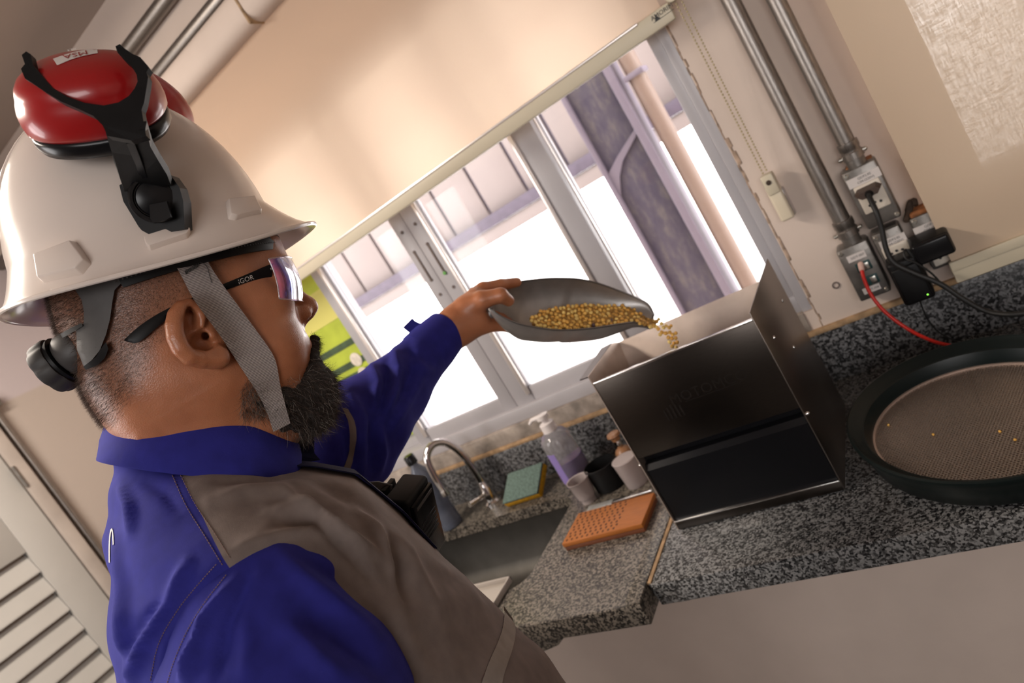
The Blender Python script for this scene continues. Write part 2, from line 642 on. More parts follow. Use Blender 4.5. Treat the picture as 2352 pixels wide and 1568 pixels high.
# window frames
fr = MB()
fr.box((W1[0], YW + 0.012, W1[2]), (W1[1], YW + 0.10, W1[2] + 0.038), 0.003)          # bottom rail
fr.box((W1[0], YW + 0.02, W1[3] - 0.04), (W1[1], YW + 0.10, W1[3]), 0.003)
fr.box((W1[1] - 0.022, YW + 0.004, W1[2]), (W1[1], YW + 0.10, W1[3]), 0.003)
fr.box((W1[1] - 0.046, YW + 0.016, W1[2] + 0.03), (W1[1] - 0.020, YW + 0.10, W1[3]), 0.003)
fr.box((W1[0], YW + 0.004, W1[2]), (W1[0] + 0.04, YW + 0.10, W1[3]), 0.003)
win = struct('window_1', fr, M['alu'], 'white aluminium sliding window above the sink with a half drawn blind')


def sash(x0, x1, y, stile_l, stile_r, edge_l=False, edge_r=False):
    m = MB()
    z0, z1 = W1[2] + 0.030, W1[3] - 0.03
    m.box((x0, y, z0), (x0 + stile_l, y + 0.026, z1), 0.002)
    m.box((x1 - stile_r, y, z0), (x1, y + 0.026, z1), 0.002)
    m.box((x0 + stile_l, y + 0.002, z0), (x1 - stile_r, y + 0.024, z0 + 0.048), 0.002)
    m.box((x0 + stile_l, y + 0.002, z1 - 0.045), (x1 - stile_r, y + 0.024, z1), 0.002)
    s = tag(build('sash', m, M['alu'], win), 'white aluminium sash')
    e = MB()
    if edge_l:
        e.box((x0 + stile_l - 0.012, y - 0.006, z0 + 0.03), (x0 + stile_l, y + 0.002, z1), 0.001)
    if edge_r:
        e.box((x1 - stile_r, y - 0.006, z0 + 0.03), (x1 - stile_r + 0.011, y + 0.002, z1), 0.001)
    if edge_l or edge_r:
        tag(build('glazing_bead', e, M['alu_edge'], s), 'shiny bare metal bead')
    build('pane', MB().box((x0 + stile_l - 0.004, y + 0.011, z0 + 0.04), (x1 - stile_r + 0.004, y + 0.015, z1 - 0.04)), M['glass'], s, smooth=False)
    return s


s1 = sash(-1.765, -1.41, YW + 0.062, 0.04, 0.035, edge_r=False)
s2 = sash(-1.452, -1.067, YW + 0.030, 0.047, 0.044, edge_l=True)
s3 = sash(-1.066, -0.625, YW + 0.030, 0.060, 0.066, edge_l=True, edge_r=True)
s4 = sash(-0.645, -0.318 + 0.03, YW + 0.062, 0.022, 0.028, edge_l=True)
for xc, s in ((-1.090, s2), (-1.040, s3)):
    lk = MB()
    for dz in (0.0,):
        lk.box((xc - 0.0035, YW + 0.0275, 1.515 + dz), (xc + 0.0035, YW + 0.0305, 1.600 + dz), 0.003)
    for zz in (1.660, 1.470):
        lk.lathe((xc, YW + 0.0305, zz), -Y_, [(0.0045, 0), (0.0045, 0.0025), (0, 0.003)], 12)
    for zz in (1.6, 1.515):
        lk.lathe((xc, YW + 0.0305, zz), -Y_, [(0.0045, 0), (0.0045, 0.003), (0, 0.0035)], 12)
    tag(build('latch_slot', lk, M['slot'], s), 'brown latch slot and screw holes')
build('latch_dot', MB().lathe((-1.040, YW + 0.0285, 1.513), -Y_, [(0.005, 0), (0.005, 0.003), (0, 0.004)], 12), M['green_print'], s3)

fr2 = MB()
fr2.box((W2[0], YW + 0.02, W2[2]), (W2[1], YW + 0.1, W2[2] + 0.03))
fr2.box((W2[0], YW + 0.02, W2[3] - 0.03), (W2[1], YW + 0.1, W2[3]))
fr2.box((W2[1] - 0.03, YW + 0.02, W2[2]), (W2[1], YW + 0.1, W2[3]))
w2 = struct('window_2', fr2, M['alu'], 'window hidden behind the right hand roller blind', smooth=False)
build('pane', MB().box((W2[0], YW + 0.055, W2[2]), (W2[1], YW + 0.06, W2[3])), M['glass'], w2, smooth=False)
fr3 = MB()
for a, b in (((SWY[0], SWZ[0]), (SWY[1], SWZ[0] + 0.05)), ((SWY[0], SWZ[1] - 0.05), (SWY[1], SWZ[1])), ((SWY[0], SWZ[0]), (SWY[0] + 0.05, SWZ[1])),
             ((SWY[1] - 0.05, SWZ[0]), (SWY[1], SWZ[1])), ((-1.12, SWZ[0]), (-1.07, SWZ[1]))):
    fr3.box((XL - 0.1, a[0], a[1]), (XL - 0.02, b[0], b[1]))
struct('window_3', fr3, M['alu'], 'white window in the side wall beyond the picture', smooth=False)

# dirty plaster under the window, grout, crumbling mortar beside the frame
struct('trim_1', MB().box((XL, YW - 0.004, 1.020), (W1[1] - 0.02, YW + 0.02, 1.0635), 0.003), M['dirty_plaster'], 'stained plaster strip under the window')
struct('trim_2', MB().box((XL, YW - 0.010, 1.008), (XR, YW + 0.01, 1.0205), 0.004), M['grout'], 'brown grout line along the top of the granite upstand')
rnd = random.Random(4)
ck = MB()
zz = 1.02
while zz < 1.75:
    dz = rnd.uniform(0.012, 0.028)
    w = 0.002 + 0.007 * rnd.random() * (1 if zz < 1.45 else 0.45)
    x0 = -0.272 + rnd.uniform(-0.001, 0.002)
    ck.box((x0, YW - 0.0008 - 0.0015 * rnd.random(), zz), (x0 + w, YW + 0.006, zz + dz * 1.15), 0.0025)
    zz += dz
struct('trim_3', ck, M['crack'], 'crumbled mortar in the gap beside the window frame')
tag(build('wall_plug', MB().lathe((-0.212, YW + 0.002, 1.092), -Y_, [(0.0075, 0), (0.0075, 0.004), (0.005, 0.004), (0.004, 0.0), (0, 0.0)], 16), M['slot'], loc=(-0.212, YW, 1.092)),
    'small dark round hole in the wall beside the lowest conduit box', 'wall plug')

# outside: yard, shed with cladding, painted column, pipe
struct('ground_yard', MB().box((-14, YW + WT + 0.02, -0.2), (9, 22, -0.02)), M['ext_ground'], 'sunlit concrete yard outside', smooth=False)
shed = thing('shed', 'pale metal clad shed with a purple beam across the yard outside the window', 'shed', (-3, 4.6, 0))
for k in range(26):
    x = -7.2 + k * 0.36
    p = build('cladding_panel', MB().box((x, 4.5, 1.66), (x + 0.335, 4.53, 4.2), 0.006), M['ext_clad'], shed)
build('cladding_backing', MB().box((-7.2, 4.535, 1.66), (2.2, 4.55, 4.2)), M['ext_pale'], shed, smooth=False)
build('beam', MB().box((-7.2, 4.40, 1.575), (2.2, 4.50, 1.66), 0.004), M['ext_beam'], shed)
build('gutter', MB().box((-7.2, 4.42, 1.475), (2.2, 4.50, 1.574), 0.01), M['ext_clad'], shed)
build('roof', MB().prism([(-7.2, 4.3, 4.2), (2.2, 4.3, 4.2), (2.2, 9.0, 5.0), (-7.2, 9.0, 5.0)], (0, 0, 0.05)), M['ext_clad'], shed, smooth=False)
for x in (-6.9, -0.2, 1.9):
    build('post', MB().box((x, 4.42, 0), (x + 0.1, 4.5, 1.6), 0.004), M['ext_beam'], shed)
col = thing('steel_column', 'dusty purple painted steel column standing just outside the window', 'column', (-0.84, 2.6, 0))
build('web', MB().box((-0.925, 2.62, 0), (-0.745, 2.66, 3.2), 0.004), M['ext_column'], col)
tag(build('flange', MB().box((-0.745, 2.575, 0), (-0.715, 2.70, 3.2), 0.004), M['ext_pale'], col), 'pale lilac flange')
tag(build('flange', MB().box((-0.945, 2.60, 0), (-0.925, 2.68, 3.2), 0.004), M['ext_pale'], col), 'pale flange')
build('gusset', MB().prism([(-0.925, 2.61, 1.50), (-0.86, 2.61, 1.54), (-0.74, 2.61, 1.60), (-0.74, 2.61, 1.582), (-0.85, 2.61, 1.515), (-0.89, 2.61, 1.47), (-0.925, 2.61, 1.40)], (0, 0.012, 0)), M['ext_pale'], col, smooth=False)
pp = thing('downpipe', 'cream downpipe beside the purple column outside', 'pipe', (-0.66, 2.62, 0))
build('pipe', MB().tube([(-0.655, 2.62, 0), (-0.655, 2.62, 3.2)], 0.033, 16), M['ext_pipe'], pp)
for z in (0.6, 1.75, 2.6):
    build('clip', MB().box((-0.695, 2.58, z), (-0.615, 2.66, z + 0.02), 0.004), M['ext_pale'], pp)

# poster stuck on the left pane: green bands with pale discs
ps = thing('poster', 'green poster with dark stripes and pale discs on the window behind the face', 'poster', (-1.60, YW + 0.05, 1.38))
build('sheet', MB().box((-1.73, YW + 0.054, 1.14), (-1.452, YW + 0.056, 1.72)), mat('poster_green', (0.42, 0.50, 0.05), 0.6, noise=0.2, nscale=10), ps, smooth=False)
st = MB()
for k in range(5):
    z = 1.30 + k * 0.036 if k < 4 else 1.47
    st.box((-1.73, YW + 0.0525, z), (-1.452, YW + 0.0545, z + 0.020))
tag(build('stripe', st, mat('poster_stripe', (0.05, 0.08, 0.04), 0.6, noise=0.4, nscale=25), ps, smooth=False), 'dark printed stripes')
ds = MB()
for k, z in enumerate((1.425, 1.375, 1.325)):
    ds.lathe((-1.505 - 0.004 * k, YW + 0.0525, z), -Y_, [(0.022, 0), (0.022, 0.002), (0, 0.0022)], 20)
tag(build('disc', ds, mat('poster_disc', (0.66, 0.60, 0.52), 0.6, noise=0.2, nscale=60), ps), 'pale printed discs')
build('top_band', MB().box((-1.73, YW + 0.0525, 1.56), (-1.452, YW + 0.0545, 1.66)), mat('poster_yellow', (0.62, 0.58, 0.16), 0.6), ps, smooth=False)

# ------------------------------------------------------------------ blinds
BY = 1.392
bl = thing('roller_blind', 'wide peach roller blind half drawn over the worktop window', 'blind', (-1.1, BY, 1.70))
def cloth_sheet(x0, x1, y, z0, z1, amp):
    # one thin sheet of cloth, hanging with a very slight billow
    nx, nz = 40, 12
    vs = [(x0 + (x1 - x0) * i / nx, y + amp * math.sin(i * 0.55) * math.sin(math.pi * j / nz), z0 + (z1 - z0) * j / nz) for j in range(nz + 1) for i in range(nx + 1)]
    return MB().add(vs, [(j * (nx + 1) + i, j * (nx + 1) + i + 1, (j + 1) * (nx + 1) + i + 1, (j + 1) * (nx + 1) + i) for j in range(nz) for i in range(nx)])


build('fabric', cloth_sheet(-1.93, -0.252, BY, 1.722, 2.30, 0.0008), M['blind'], bl)
bb = build('bottom_bar', MB().box((-1.93, BY - 0.008, 1.697), (-0.236, BY + 0.008, 1.730), 0.004), M['bar'], bl)
tag(build('bar_edge', MB().box((-1.93, BY - 0.010, 1.7255), (-0.30, BY - 0.002, 1.7315), 0.002), M['alu_edge'], bb), 'pale shiny top edge')
lt = MB()
p0 = at_y(1521, 30, BY - 0.0095)
lt.text('AMORIM', p0 + Z_ * 0.002, X_, Z_, 0.0115)
lt.box((p0[0] - 0.021, BY - 0.0094, p0[2] - 0.0062), (p0[0] + 0.021, BY - 0.009, p0[2] - 0.0055))
p1 = at_y(1508.5, 41.5, BY - 0.0095)
lt.add([p1 + X_ * -0.0055 - Z_ * 0.004, p1 + X_ * 0.0055 - Z_ * 0.004, p1 + Z_ * 0.006], [(0, 1, 2)])
tag(build('lettering', lt, M['ink'], bb, smooth=False), 'small triangle and lettering')
tag(build('headrail', MB().box((-1.93, BY - 0.045, 2.235), (-0.23, BY + 0.058, 2.325), 0.03, 4), M['plaster'], bl), 'cream cover along the top of the blind')
hj = MB()
xj = at_y(622, 128, BY - 0.045)[0]
hj.box((xj - 0.004, BY - 0.048, 2.233), (xj + 0.004, BY + 0.05, 2.327), 0.003)
build('cover_joint', hj, M['grout'], bl)

# bead chain: every bead a piece, joined as one part of the chain
ch = thing('bead_chain', 'olive bead chain loop of the roller blind with an ivory tensioner', 'chain', (-0.23, 1.40, 1.3))
bd = MB()
sph = bmesh.new()
bmesh.ops.create_icosphere(sph, subdivisions=1, radius=0.0021)
SV = [tuple(v.co) for v in sph.verts]
SF = [tuple(v.index for v in f.verts) for f in sph.faces]
sph.free()
a0, a1 = at_y(1538, -22, 1.385), at_y(1752, 398, 1.425)
b0, b1 = at_y(1560, -10, 1.385), at_y(1760, 390, 1.425)
for (a, b) in ((a0, a1), (b0, b1)):
    n = 58
    for k in range(n + 1):
        t = k / n
        p = a + (b - a) * t
        bd.add([np.array(v) + p for v in SV], SF)
    bd.tube([a, b], 0.0003, 5)
tag(build('bead', bd, M['bead'], ch), kind='stuff')
tq = at_y(1785, 452, 1.42)
tz = np.array([0, 0, 1.0])
tn = build('tensioner', MB().box((tq[0] - 0.013, 1.412, tq[2] - 0.050), (tq[0] + 0.013, 1.436, tq[2] + 0.028), 0.005, 3), M['ivory'], ch)
build('tensioner_collar', MB().box((tq[0] - 0.0115, 1.408, tq[2] + 0.008), (tq[0] + 0.0125, 1.434, tq[2] + 0.050), 0.004), M['bar'], tn)
build('screw', MB().lathe((tq[0], 1.408, tq[2] + 0.034), -Y_, [(0.005, 0), (0.005, 0.0015), (0, 0.002)], 12), M['rust_dark'], tn)
build('tensioner_wall_plate', MB().box((tq[0] + 0.008, 1.425, tq[2] - 0.048), (tq[0] + 0.0145, 1.45, tq[2] + 0.01), 0.001), M['clear'], tn)
build('chain_wheel', MB().lathe(at_y(1543, -12, 1.385) , -Y_, [(0.012, -0.01), (0.014, 0), (0.012, 0.01), (0, 0.01)], 18), M['bar'], ch)

BR_Y = 1.374
rb = thing('roller_blind', 'plain tan roller blind hanging over the outlets at the right edge', 'blind', (0.6, BR_Y, 1.05))
build('fabric', cloth_sheet(-0.016, 1.40, BR_Y, 1.075, 2.30, 0.0008), M['blind_weave'], rb)
b2 = build('bottom_bar', MB().box((-0.022, BR_Y - 0.008, 1.036), (1.40, BR_Y + 0.008, 1.076), 0.003), M['bar'], rb)
build('bar_groove', MB().box((-0.021, BR_Y - 0.0105, 1.060), (1.40, BR_Y - 0.004, 1.0775), 0.002), M['bar'], b2)
build('headrail', MB().box((-0.03, BR_Y - 0.045, 2.235), (1.42, BR_Y + 0.07, 2.325), 0.03, 4), M['plaster'], rb)

# ------------------------------------------------------------------ worktops, sink, upstand
wt = thing('granite_worktop', 'speckled dark grey granite worktop carrying the steel hopper and the sieve', 'worktop', (1.0, 1.16, CZ))
build('slab', MB().box((-0.602, 0.887, CZ - 0.030), (XR - 0.001, YW - 0.001, CZ), 0.002), M['granite'], wt)
build('front_edge', MB().box((-0.598, 0.884, CZ - 0.043), (XR, 0.915, CZ - 0.0004), 0.0015), M['granite'], wt)
build('bracket', MB().prism([(-0.575, 0.90, CZ - 0.03), (-0.575, 0.90, CZ - 0.055), (-0.575, 0.92, CZ - 0.062), (-0.575, 1.40, CZ - 0.30), (-0.575, YW, CZ - 0.30), (-0.575, YW, CZ - 0.03)], (0.02, 0, 0)), M['granite'], wt, smooth=False)

sk = thing('sink_worktop', 'granite worktop, tinted brown for warm light, with the cut out for the sink', 'worktop', (-1.4, 1.1, CZ))


def rrect(x0, x1, y0, y1, r, z, n=6):
    out = []
    for (cx, cy, a0) in ((x1 - r, y1 - r, 0), (x0 + r, y1 - r, 90), (x0 + r, y0 + r, 180), (x1 - r, y0 + r, 270)):
        for k in range(n + 1):
            a = math.radians(a0 + 90 * k / n)
            out.append((cx + r * math.cos(a), cy + r * math.sin(a), z))
    return out


hole_r = (-1.52, -0.912, 0.955, 1.288)
bm = bmesh.new()
outer = [bm.verts.new(p) for p in ((XL, 0.8405, CZ), (-0.605, 0.8405, CZ), (-0.605, YW, CZ), (XL, YW, CZ))]
inner = [bm.verts.new(p) for p in rrect(*hole_r, 0.055, CZ)]
eds = [bm.edges.new((a, b)) for L in (outer, inner) for a, b in zip(L, L[1:] + L[:1])]
bmesh.ops.triangle_fill(bm, use_beauty=True, edges=eds)
bm.faces.ensure_lookup_table()
g = bmesh.ops.extrude_face_region(bm, geom=bm.faces[:])
for v in [e for e in g['geom'] if isinstance(e, bmesh.types.BMVert)]:
    v.co.z -= 0.028
build('slab', MB().bm(bm), M['granite_sink'], sk, smooth=False)
build('front_edge', MB().box((XL, 0.8375, CZ - 0.040), (-0.6035, 0.866, CZ - 0.0004), 0.0015), M['granite_sink'], sk)
build('side_edge', MB().box((-0.632, 0.8385, CZ - 0.040), (-0.603, 0.90, CZ - 0.0006), 0.002), M['granite_sink'], sk)
build('raised_rim', MB().box((-0.634, 0.842, CZ - 0.002), (-0.603, 1.44, CZ + 0.005), 0.003), M['granite_sink'], sk)
build('joint_grout', MB().box((-0.604, 0.888, CZ - 0.004), (-0.596, 1.44, CZ + 0.0022), 0.001), M['grout'], sk)
ap = MB().prism([(-0.79, 0.85, CZ - 0.028), (-0.79, 0.85, CZ - 0.045), (-0.815, 0.85, CZ - 0.062), (-0.86, 0.85, CZ - 0.072), (-1.4, 0.85, CZ - 0.075), (-1.4, 0.85, CZ - 0.028)], (0, 0.03, 0))
build('apron', ap, M['granite_sink'], sk, smooth=False)

sb = thing('sink_basin', 'dull stainless steel sink bowl set into the brown tinted granite', 'sink', (-1.2, 1.12, CZ))
lv = [(0.0, 0.055, CZ - 0.027), (0.0, 0.055, CZ - 0.04), (0.012, 0.05, CZ - 0.13), (0.03, 0.045, CZ - 0.155), (0.06, 0.03, CZ - 0.165)]
mbs = MB()
rings = [rrect(hole_r[0] + d, hole_r[1] - d, hole_r[2] + d, hole_r[3] - d, r, z) for d, r, z in lv]
n = len(rings[0])
fs = [(i * n + k, i * n + (k + 1) % n, (i + 1) * n + (k + 1) % n, (i + 1) * n + k) for i in range(len(rings) - 1) for k in range(n)]
fs.append(tuple((len(rings) - 1) * n + k for k in range(n)))
mbs.add([p for r in rings for p in r], fs)
build('bowl', mbs, M['sink_steel'], sb)
build('drain', MB().lathe((-1.2, 1.12, CZ - 0.1645), Z_, [(0.045, 0), (0.043, 0.003), (0.03, 0.003), (0.028, 0.0), (0, 0.0)], 24), M['chrome'], sb)

up = thing('granite_upstand', 'dark granite upstand running along the wall behind the worktops', 'upstand', (0, YW, CZ))
xs = [XL, -1.62, -0.602, 0.62, XR]
for a, b in zip(xs[:-1], xs[1:]):
    build('slab', MB().box((a + 0.0006, YW - 0.012, CZ), (b - 0.0006, YW, 1.0095), 0.001), M['granite_wall'], up)

# pale plastic tray lying at the front of the sink
tr = thing('plastic_tray', 'pale plastic tray lying at the front rim of the sink beside the shirt', 'tray', (-1.08, 0.95, CZ))
tm = MB()
tm.box((-1.30, 0.905, CZ + 0.001), (-0.955, 0.985, CZ + 0.004), 0.001)
M['tray'] = mat('dull_tray_plastic', (0.40, 0.36, 0.32), 0.5)
build('base', tm, M['tray'], tr)
for lo, hi in (((-1.30, 0.905), (-0.955, 0.909)), ((-1.30, 0.981), (-0.955, 0.985)), ((-1.30, 0.905), (-1.296, 0.985)), ((-0.959, 0.905), (-0.955, 0.985))):
    build('side', MB().box((*lo, CZ + 0.002), (*hi, CZ + 0.014), 0.001), M['tray'], tr)

# ------------------------------------------------------------------ louvred door on the left wall
dr = thing('door_1', None, None, (XL, 0.6, 0))
tag(dr, 'pale louvred door in the side wall behind the man', kind='structure')
DX = XL + 0.006
build('leaf', MB().box((XL, 0.13, 0.02), (XL + 0.012, 0.93, 2.12)), M['door_gap'], dr, smooth=False)
for (y0, y1, z0, z1) in ((0.935, 1.040, 0.02, 2.13), (0.10, 0.20, 0.02, 2.13)):
    build('stile', MB().box((XL, y0, z0), (XL + 0.034, y1, z1), 0.003), M['door'], dr)
for (z0, z1) in ((1.436, 2.13), (0.02, 0.20)):
    build('rail', MB().box((XL, 0.20, z0), (XL + 0.032, 0.935, z1), 0.003), M['door'], dr)
sl = None
k = 0
z = 1.436
while z > 0.22:
    m = MB().prism([(XL + 0.010, 0.20, z - 0.001), (XL + 0.012, 0.20, z - 0.010), (XL + 0.031, 0.20, z - 0.073), (XL + 0.031, 0.20, z - 0.0785), (XL + 0.006, 0.20, z - 0.0785)], (0, 0.733, 0))
    build('slat', m, M['door'], dr, smooth=False)
    z -= 0.0795
for (y0, y1) in ((1.045, 1.088), (0.045, 0.095)):
    tag(build('frame', MB().box((XL, y0, 0), (XL + 0.045, y1, 2.19), 0.004), mat('worn_door_frame', (0.44, 0.385, 0.345), 0.6, noise=0.12, nscale=8), dr), 'worn pinkish frame')
for z in (1.66, 0.3):
    hg = build('hinge', MB().tube([(XL + 0.047, 1.045, z - 0.04), (XL + 0.047, 1.045, z + 0.04)], 0.006, 10), M['box_metal'], dr)

# ------------------------------------------------------------------ conduits
def conduit(name, label, a, b, r, couplings=(), material='galv', group=None):
    t = thing(name, label, 'conduit', (np.asarray(a) + np.asarray(b)) / 2, group)
    a, b = np.asarray(a, float), np.asarray(b, float)
    build('pipe', MB().tube([a, b], r, 20), M[material], t)
    d = (b - a) / np.linalg.norm(b - a)
    for f in couplings:
        p = a + (b - a) * f
        cpl = build('coupling', MB().lathe(p, d, [(r * 1.02, -0.017), (r * 1.22, -0.016), (r * 1.22, -0.004), (r * 1.13, -0.002), (r * 1.13, 0.002), (r * 1.25, 0.004), (r * 1.25, 0.016), (r * 1.02, 0.017)], 20), M['galv'], t)
        for sgn in (-1, 1):
            build('screw', MB().lathe(p + X_ * r * 1.2 * sgn + d * 0.009, X_ * sgn, [(0.004, 0), (0.004, 0.006), (0.002, 0.008), (0, 0.008)], 10), M['screw'], cpl)
    return t


cy = YW - 0.030
pA, pB = at_y(1683, 0, cy), at_y(1944, 536, cy)
xa = (pA[0] + pB[0]) / 2
r1 = 0.0155
conduit('wall_conduit', 'steel conduit that drops to the network outlet box, next to the bead chain', (xa, cy, 2.30), (xa, cy, pB[2]), r1, (0.99,))
pC, pD = at_y(1781, 0, cy), at_y(1960, 355, cy)
xb = (pC[0] + pD[0]) / 2
conduit('wall_conduit', 'steel conduit that drops to the uppermost socket box, next to the right blind', (xb, cy, 2.30), (xb, cy, pD[2]), r1 * 0.96, (0.99,))
hcy = YW - 0.02
z1, z2 = at_y(381, 0, hcy)[2], at_y(505, 0, hcy)[2]
conduit('ceiling_conduit', 'upper horizontal steel conduit under the ceiling behind the ear muffs', (XL, hcy, z1), (XR, hcy, z1), 0.0195)
conduit('ceiling_conduit', 'lower horizontal steel conduit under the ceiling, just above the blind', (XL, hcy, z2), (XR, hcy, z2), 0.0195)
yc = at_x(125, 1126, XL + 0.02)[1]
cl = conduit('door_conduit', 'thin pale conduit running down the wall beside the louvred door', (XL + 0.018, yc, 1.915), (XL + 0.018, yc, 0.0), 0.012, (0.355,), 'galv')
cl.children[0].data.materials[0] = mat('pale_conduit', (0.56, 0.48, 0.43), 0.35, 0.3, noise=0.12, nscale=30)
build('end_box', MB().box((XL, yc - 0.03, 1.90), (XL + 0.035, yc + 0.03, 1.945), 0.004), M['box_metal'], cl)
# ------------------------------------------------------------------ conduit boxes, sockets, plugs, cables
OY = 1.400          # front face of the boxes


def outlet(name, label, tl, br, rim=True, cat='outlet'):
    a, b = at_y(*tl, OY), at_y(*br, OY)
    x0, x1, z0, z1 = a[0], b[0], b[2], a[2]
    t = thing(name, label, cat, ((x0 + x1) / 2, YW, (z0 + z1) / 2))
    build('body', MB().box((x0, OY + 0.006, z0), (x1, YW, z1), 0.007, 3), M['box_metal'], t)
    build('cover', MB().box((x0 + 0.001, OY, z0 + 0.001), (x1 - 0.001, OY + 0.007, z1 - 0.001), 0.004, 2), M['box_metal'], t)
    for (sx, sz) in ((0, 1), (1, 0)):
        px = x0 + 0.007 if sx == 0 else x1 - 0.007
        pz = z1 - 0.008 if sz else z0 + 0.008
        s = MB().lathe((px, OY, pz), -Y_, [(0.0042, 0), (0.0042, 0.0018), (0.003, 0.003), (0, 0.003)], 12)
        build('screw', s, M['screw'], t)
    return t, x0, x1, z0, z1


def label_plate(t, c, w, h, lines, size, name='label_plate'):
    lp = build(name, MB().box((c[0] - w / 2, OY - 0.0012, c[2] - h / 2), (c[0] + w / 2, OY + 0.001, c[2] + h / 2)), M['paper'], t, smooth=False)
    m = MB()
    for i, s in enumerate(lines):
        m.text(s, (c[0] + 0.002, OY - 0.0015, c[2] + (len(lines) / 2 - 0.5 - i) * size * 1.15), X_, Z_, size)
    build('lettering', m, M['ink'], lp, smooth=False)
    return lp


def socket_module(t, c, w, h, upper=True, lower=True):
    sm = build('socket_module', MB().box((c[0] - w / 2, OY - 0.004, c[2] - h / 2), (c[0] + w / 2, OY + 0.001, c[2] + h / 2), 0.003), M['socket'], t)
    for on, dz in ((upper, h * 0.235), (lower, -h * 0.25)):
        if not on:
            continue
        hexa = [(c[0] + sx * w * 0.43 * (1 if abs(sx) == 1 else 0.62), OY - 0.0042, c[2] + dz + sz * h * 0.20) for sx, sz in ((-1, 0), (-.99, 1), (.99, 1), (1, 0), (.99, -1), (-.99, -1))]
        build('socket_face', MB().prism(hexa, (0, 0.002, 0)), M['socket'], sm, smooth=False)
        hm = MB()
        for k in (-1, 0, 1):
            hm.lathe((c[0] + k * 0.0095, OY - 0.0044, c[2] + dz + (0.002 if k == 0 else 0)), -Y_, [(0.0026, 0), (0.0026, 0.0004), (0, 0.0004)], 12)
        build('pin_hole', hm, M['ink'], sm, smooth=False)
    return sm


nt_, nx0, nx1, nz0, nz1 = outlet('network_outlet', 'lowest grey conduit box on the left holding the red network plug', (1918, 580), (2050, 668))
build('box_neck', MB().tube([(xa, cy, nz1 - 0.01), (xa, cy, pB[2])], 0.0165, 18), M['box_metal'], nt_)
c = at_y(1967, 589, OY)
label_plate(nt_, c, 0.033, 0.0135, ['DDT-007'], 0.0062)
c2 = at_y(2002, 663, OY)
label_plate(nt_, c2, 0.031, 0.012, ['DDT-008'], 0.0058)
cj = at_y(1984, 612, OY)
for k, (px, py) in enumerate(((1984, 611), (2001, 642))):
    q = at_y(px, py, OY)
    jk = build('jack', MB().box((q[0] - 0.013, OY - 0.002, q[2] - 0.0095), (q[0] + 0.013, OY + 0.001, q[2] + 0.0095), 0.001), M['teal'], nt_)
    build('jack_mouth', MB().box((q[0] - 0.001, OY - 0.0045, q[2] - 0.0075), (q[0] + 0.0095, OY - 0.0015, q[2] + 0.0065), 0.001), M['screw'], jk)

ut, ux0, ux1, uz0, uz1 = outlet('socket_outlet', 'uppermost grey conduit box with a hexagonal plug in its ivory socket', (1930, 402), (2074, 496))
build('box_neck', MB().tube([(xb, cy, uz1 - 0.01), (xb, cy, pD[2])], 0.0165, 18), M['box_metal'], ut)
label_plate(ut, at_y(1984, 409, OY), ux1 - ux0 - 0.004, 0.0175, ['QDF2.05', 'C04-(220V)'], 0.0062)
uc = at_y(2003, 450, OY)
socket_module(ut, uc, 0.045, 0.055)
build('rust_line', MB().box((ux0 + 0.01, OY + 0.02, uz1 - 0.002), (ux1 - 0.004, YW, uz1 + 0.002), 0.0015), M['rust'], ut)

mt, mx0, mx1, mz0, mz1 = outlet('socket_outlet', 'middle grey conduit box half hidden by the hanging black cables', (1998, 543), (2126, 640))
label_plate(mt, at_y(2051, 554, OY), mx1 - mx0 - 0.006, 0.0175, ['QDF2.05', 'C04-(220V)'], 0.0062)
socket_module(mt, at_y(2067, 590, OY), 0.045, 0.055)

rt_, rx0, rx1, rz0, rz1 = outlet('socket_outlet', 'right grey conduit box partly covered by the edge of the tan blind', (2086, 505), (2215, 596))
label_plate(rt_, at_y(2138, 519, OY), 0.055, 0.0165, ['QDF1.07', 'C04-(220V)'], 0.0062)
socket_module(rt_, at_y(2165, 570, OY), 0.045, 0.055)
build('rust_line', MB().box((rx0 + 0.004, OY + 0.006, rz1 - 0.003), (rx1, YW, rz1 + 0.006), 0.003), M['rust'], rt_)

# rusty strap with a hooked end between the boxes
hk = smooth_path([at_y(2081, 508, 1.405), at_y(2086, 488, 1.42), at_y(2092, 466, 1.428), at_y(2100, 460, 1.42), at_y(2104, 471, 1.412)], 5)
tag(build('rusty_hook', MB().tube(hk, [0.005] * 6 + [0.0065] * 6 + [0.0045] * (len(hk) - 12), 8), M['rust_dark'], loc=hk[0]),
    'small rusty iron hook sticking up between the conduit boxes', 'hook')

# hexagonal plug with thick black cable
pl = thing('power_plug', 'dark brown hexagonal plug with a thick black cable in the uppermost socket', 'plug', at_y(1994, 440, OY - 0.02))
pc = at_y(1994, 440, OY - 0.018)
hexp = [(-0.024, 0), (-0.0165, 0.0085), (0.0165, 0.0085), (0.024, 0), (0.0165, -0.0085), (-0.0165, -0.0085)]
rim_ = [np.array([pc[0] + x, OY - 0.004, pc[2] + z]) for x, z in hexp]
top_ = [np.array([pc[0] + x * 0.8, OY - 0.026, pc[2] + z * 0.72 - 0.002]) for x, z in hexp]
build('plug_body', MB().add(rim_ + top_, [tuple(range(6)), tuple(range(11, 5, -1))] + [(i, (i + 1) % 6, (i + 1) % 6 + 6, i + 6) for i in range(6)]), M['brown_plug'], pl, smooth=False)
cb = smooth_path([(pc[0], OY - 0.024, pc[2] - 0.003), at_y(1998, 455, 1.362), at_y(2012, 485, 1.345), at_y(2025, 525, 1.340), at_y(2035, 570, 1.335), at_y(2053, 603, 1.330),
                  at_y(2100, 627, 1.325), at_y(2160, 652, 1.32), at_y(2215, 688, 1.315), at_y(2265, 714, 1.31), at_y(2320, 722, 1.29), at_y(2400, 712, 1.28)], 8)
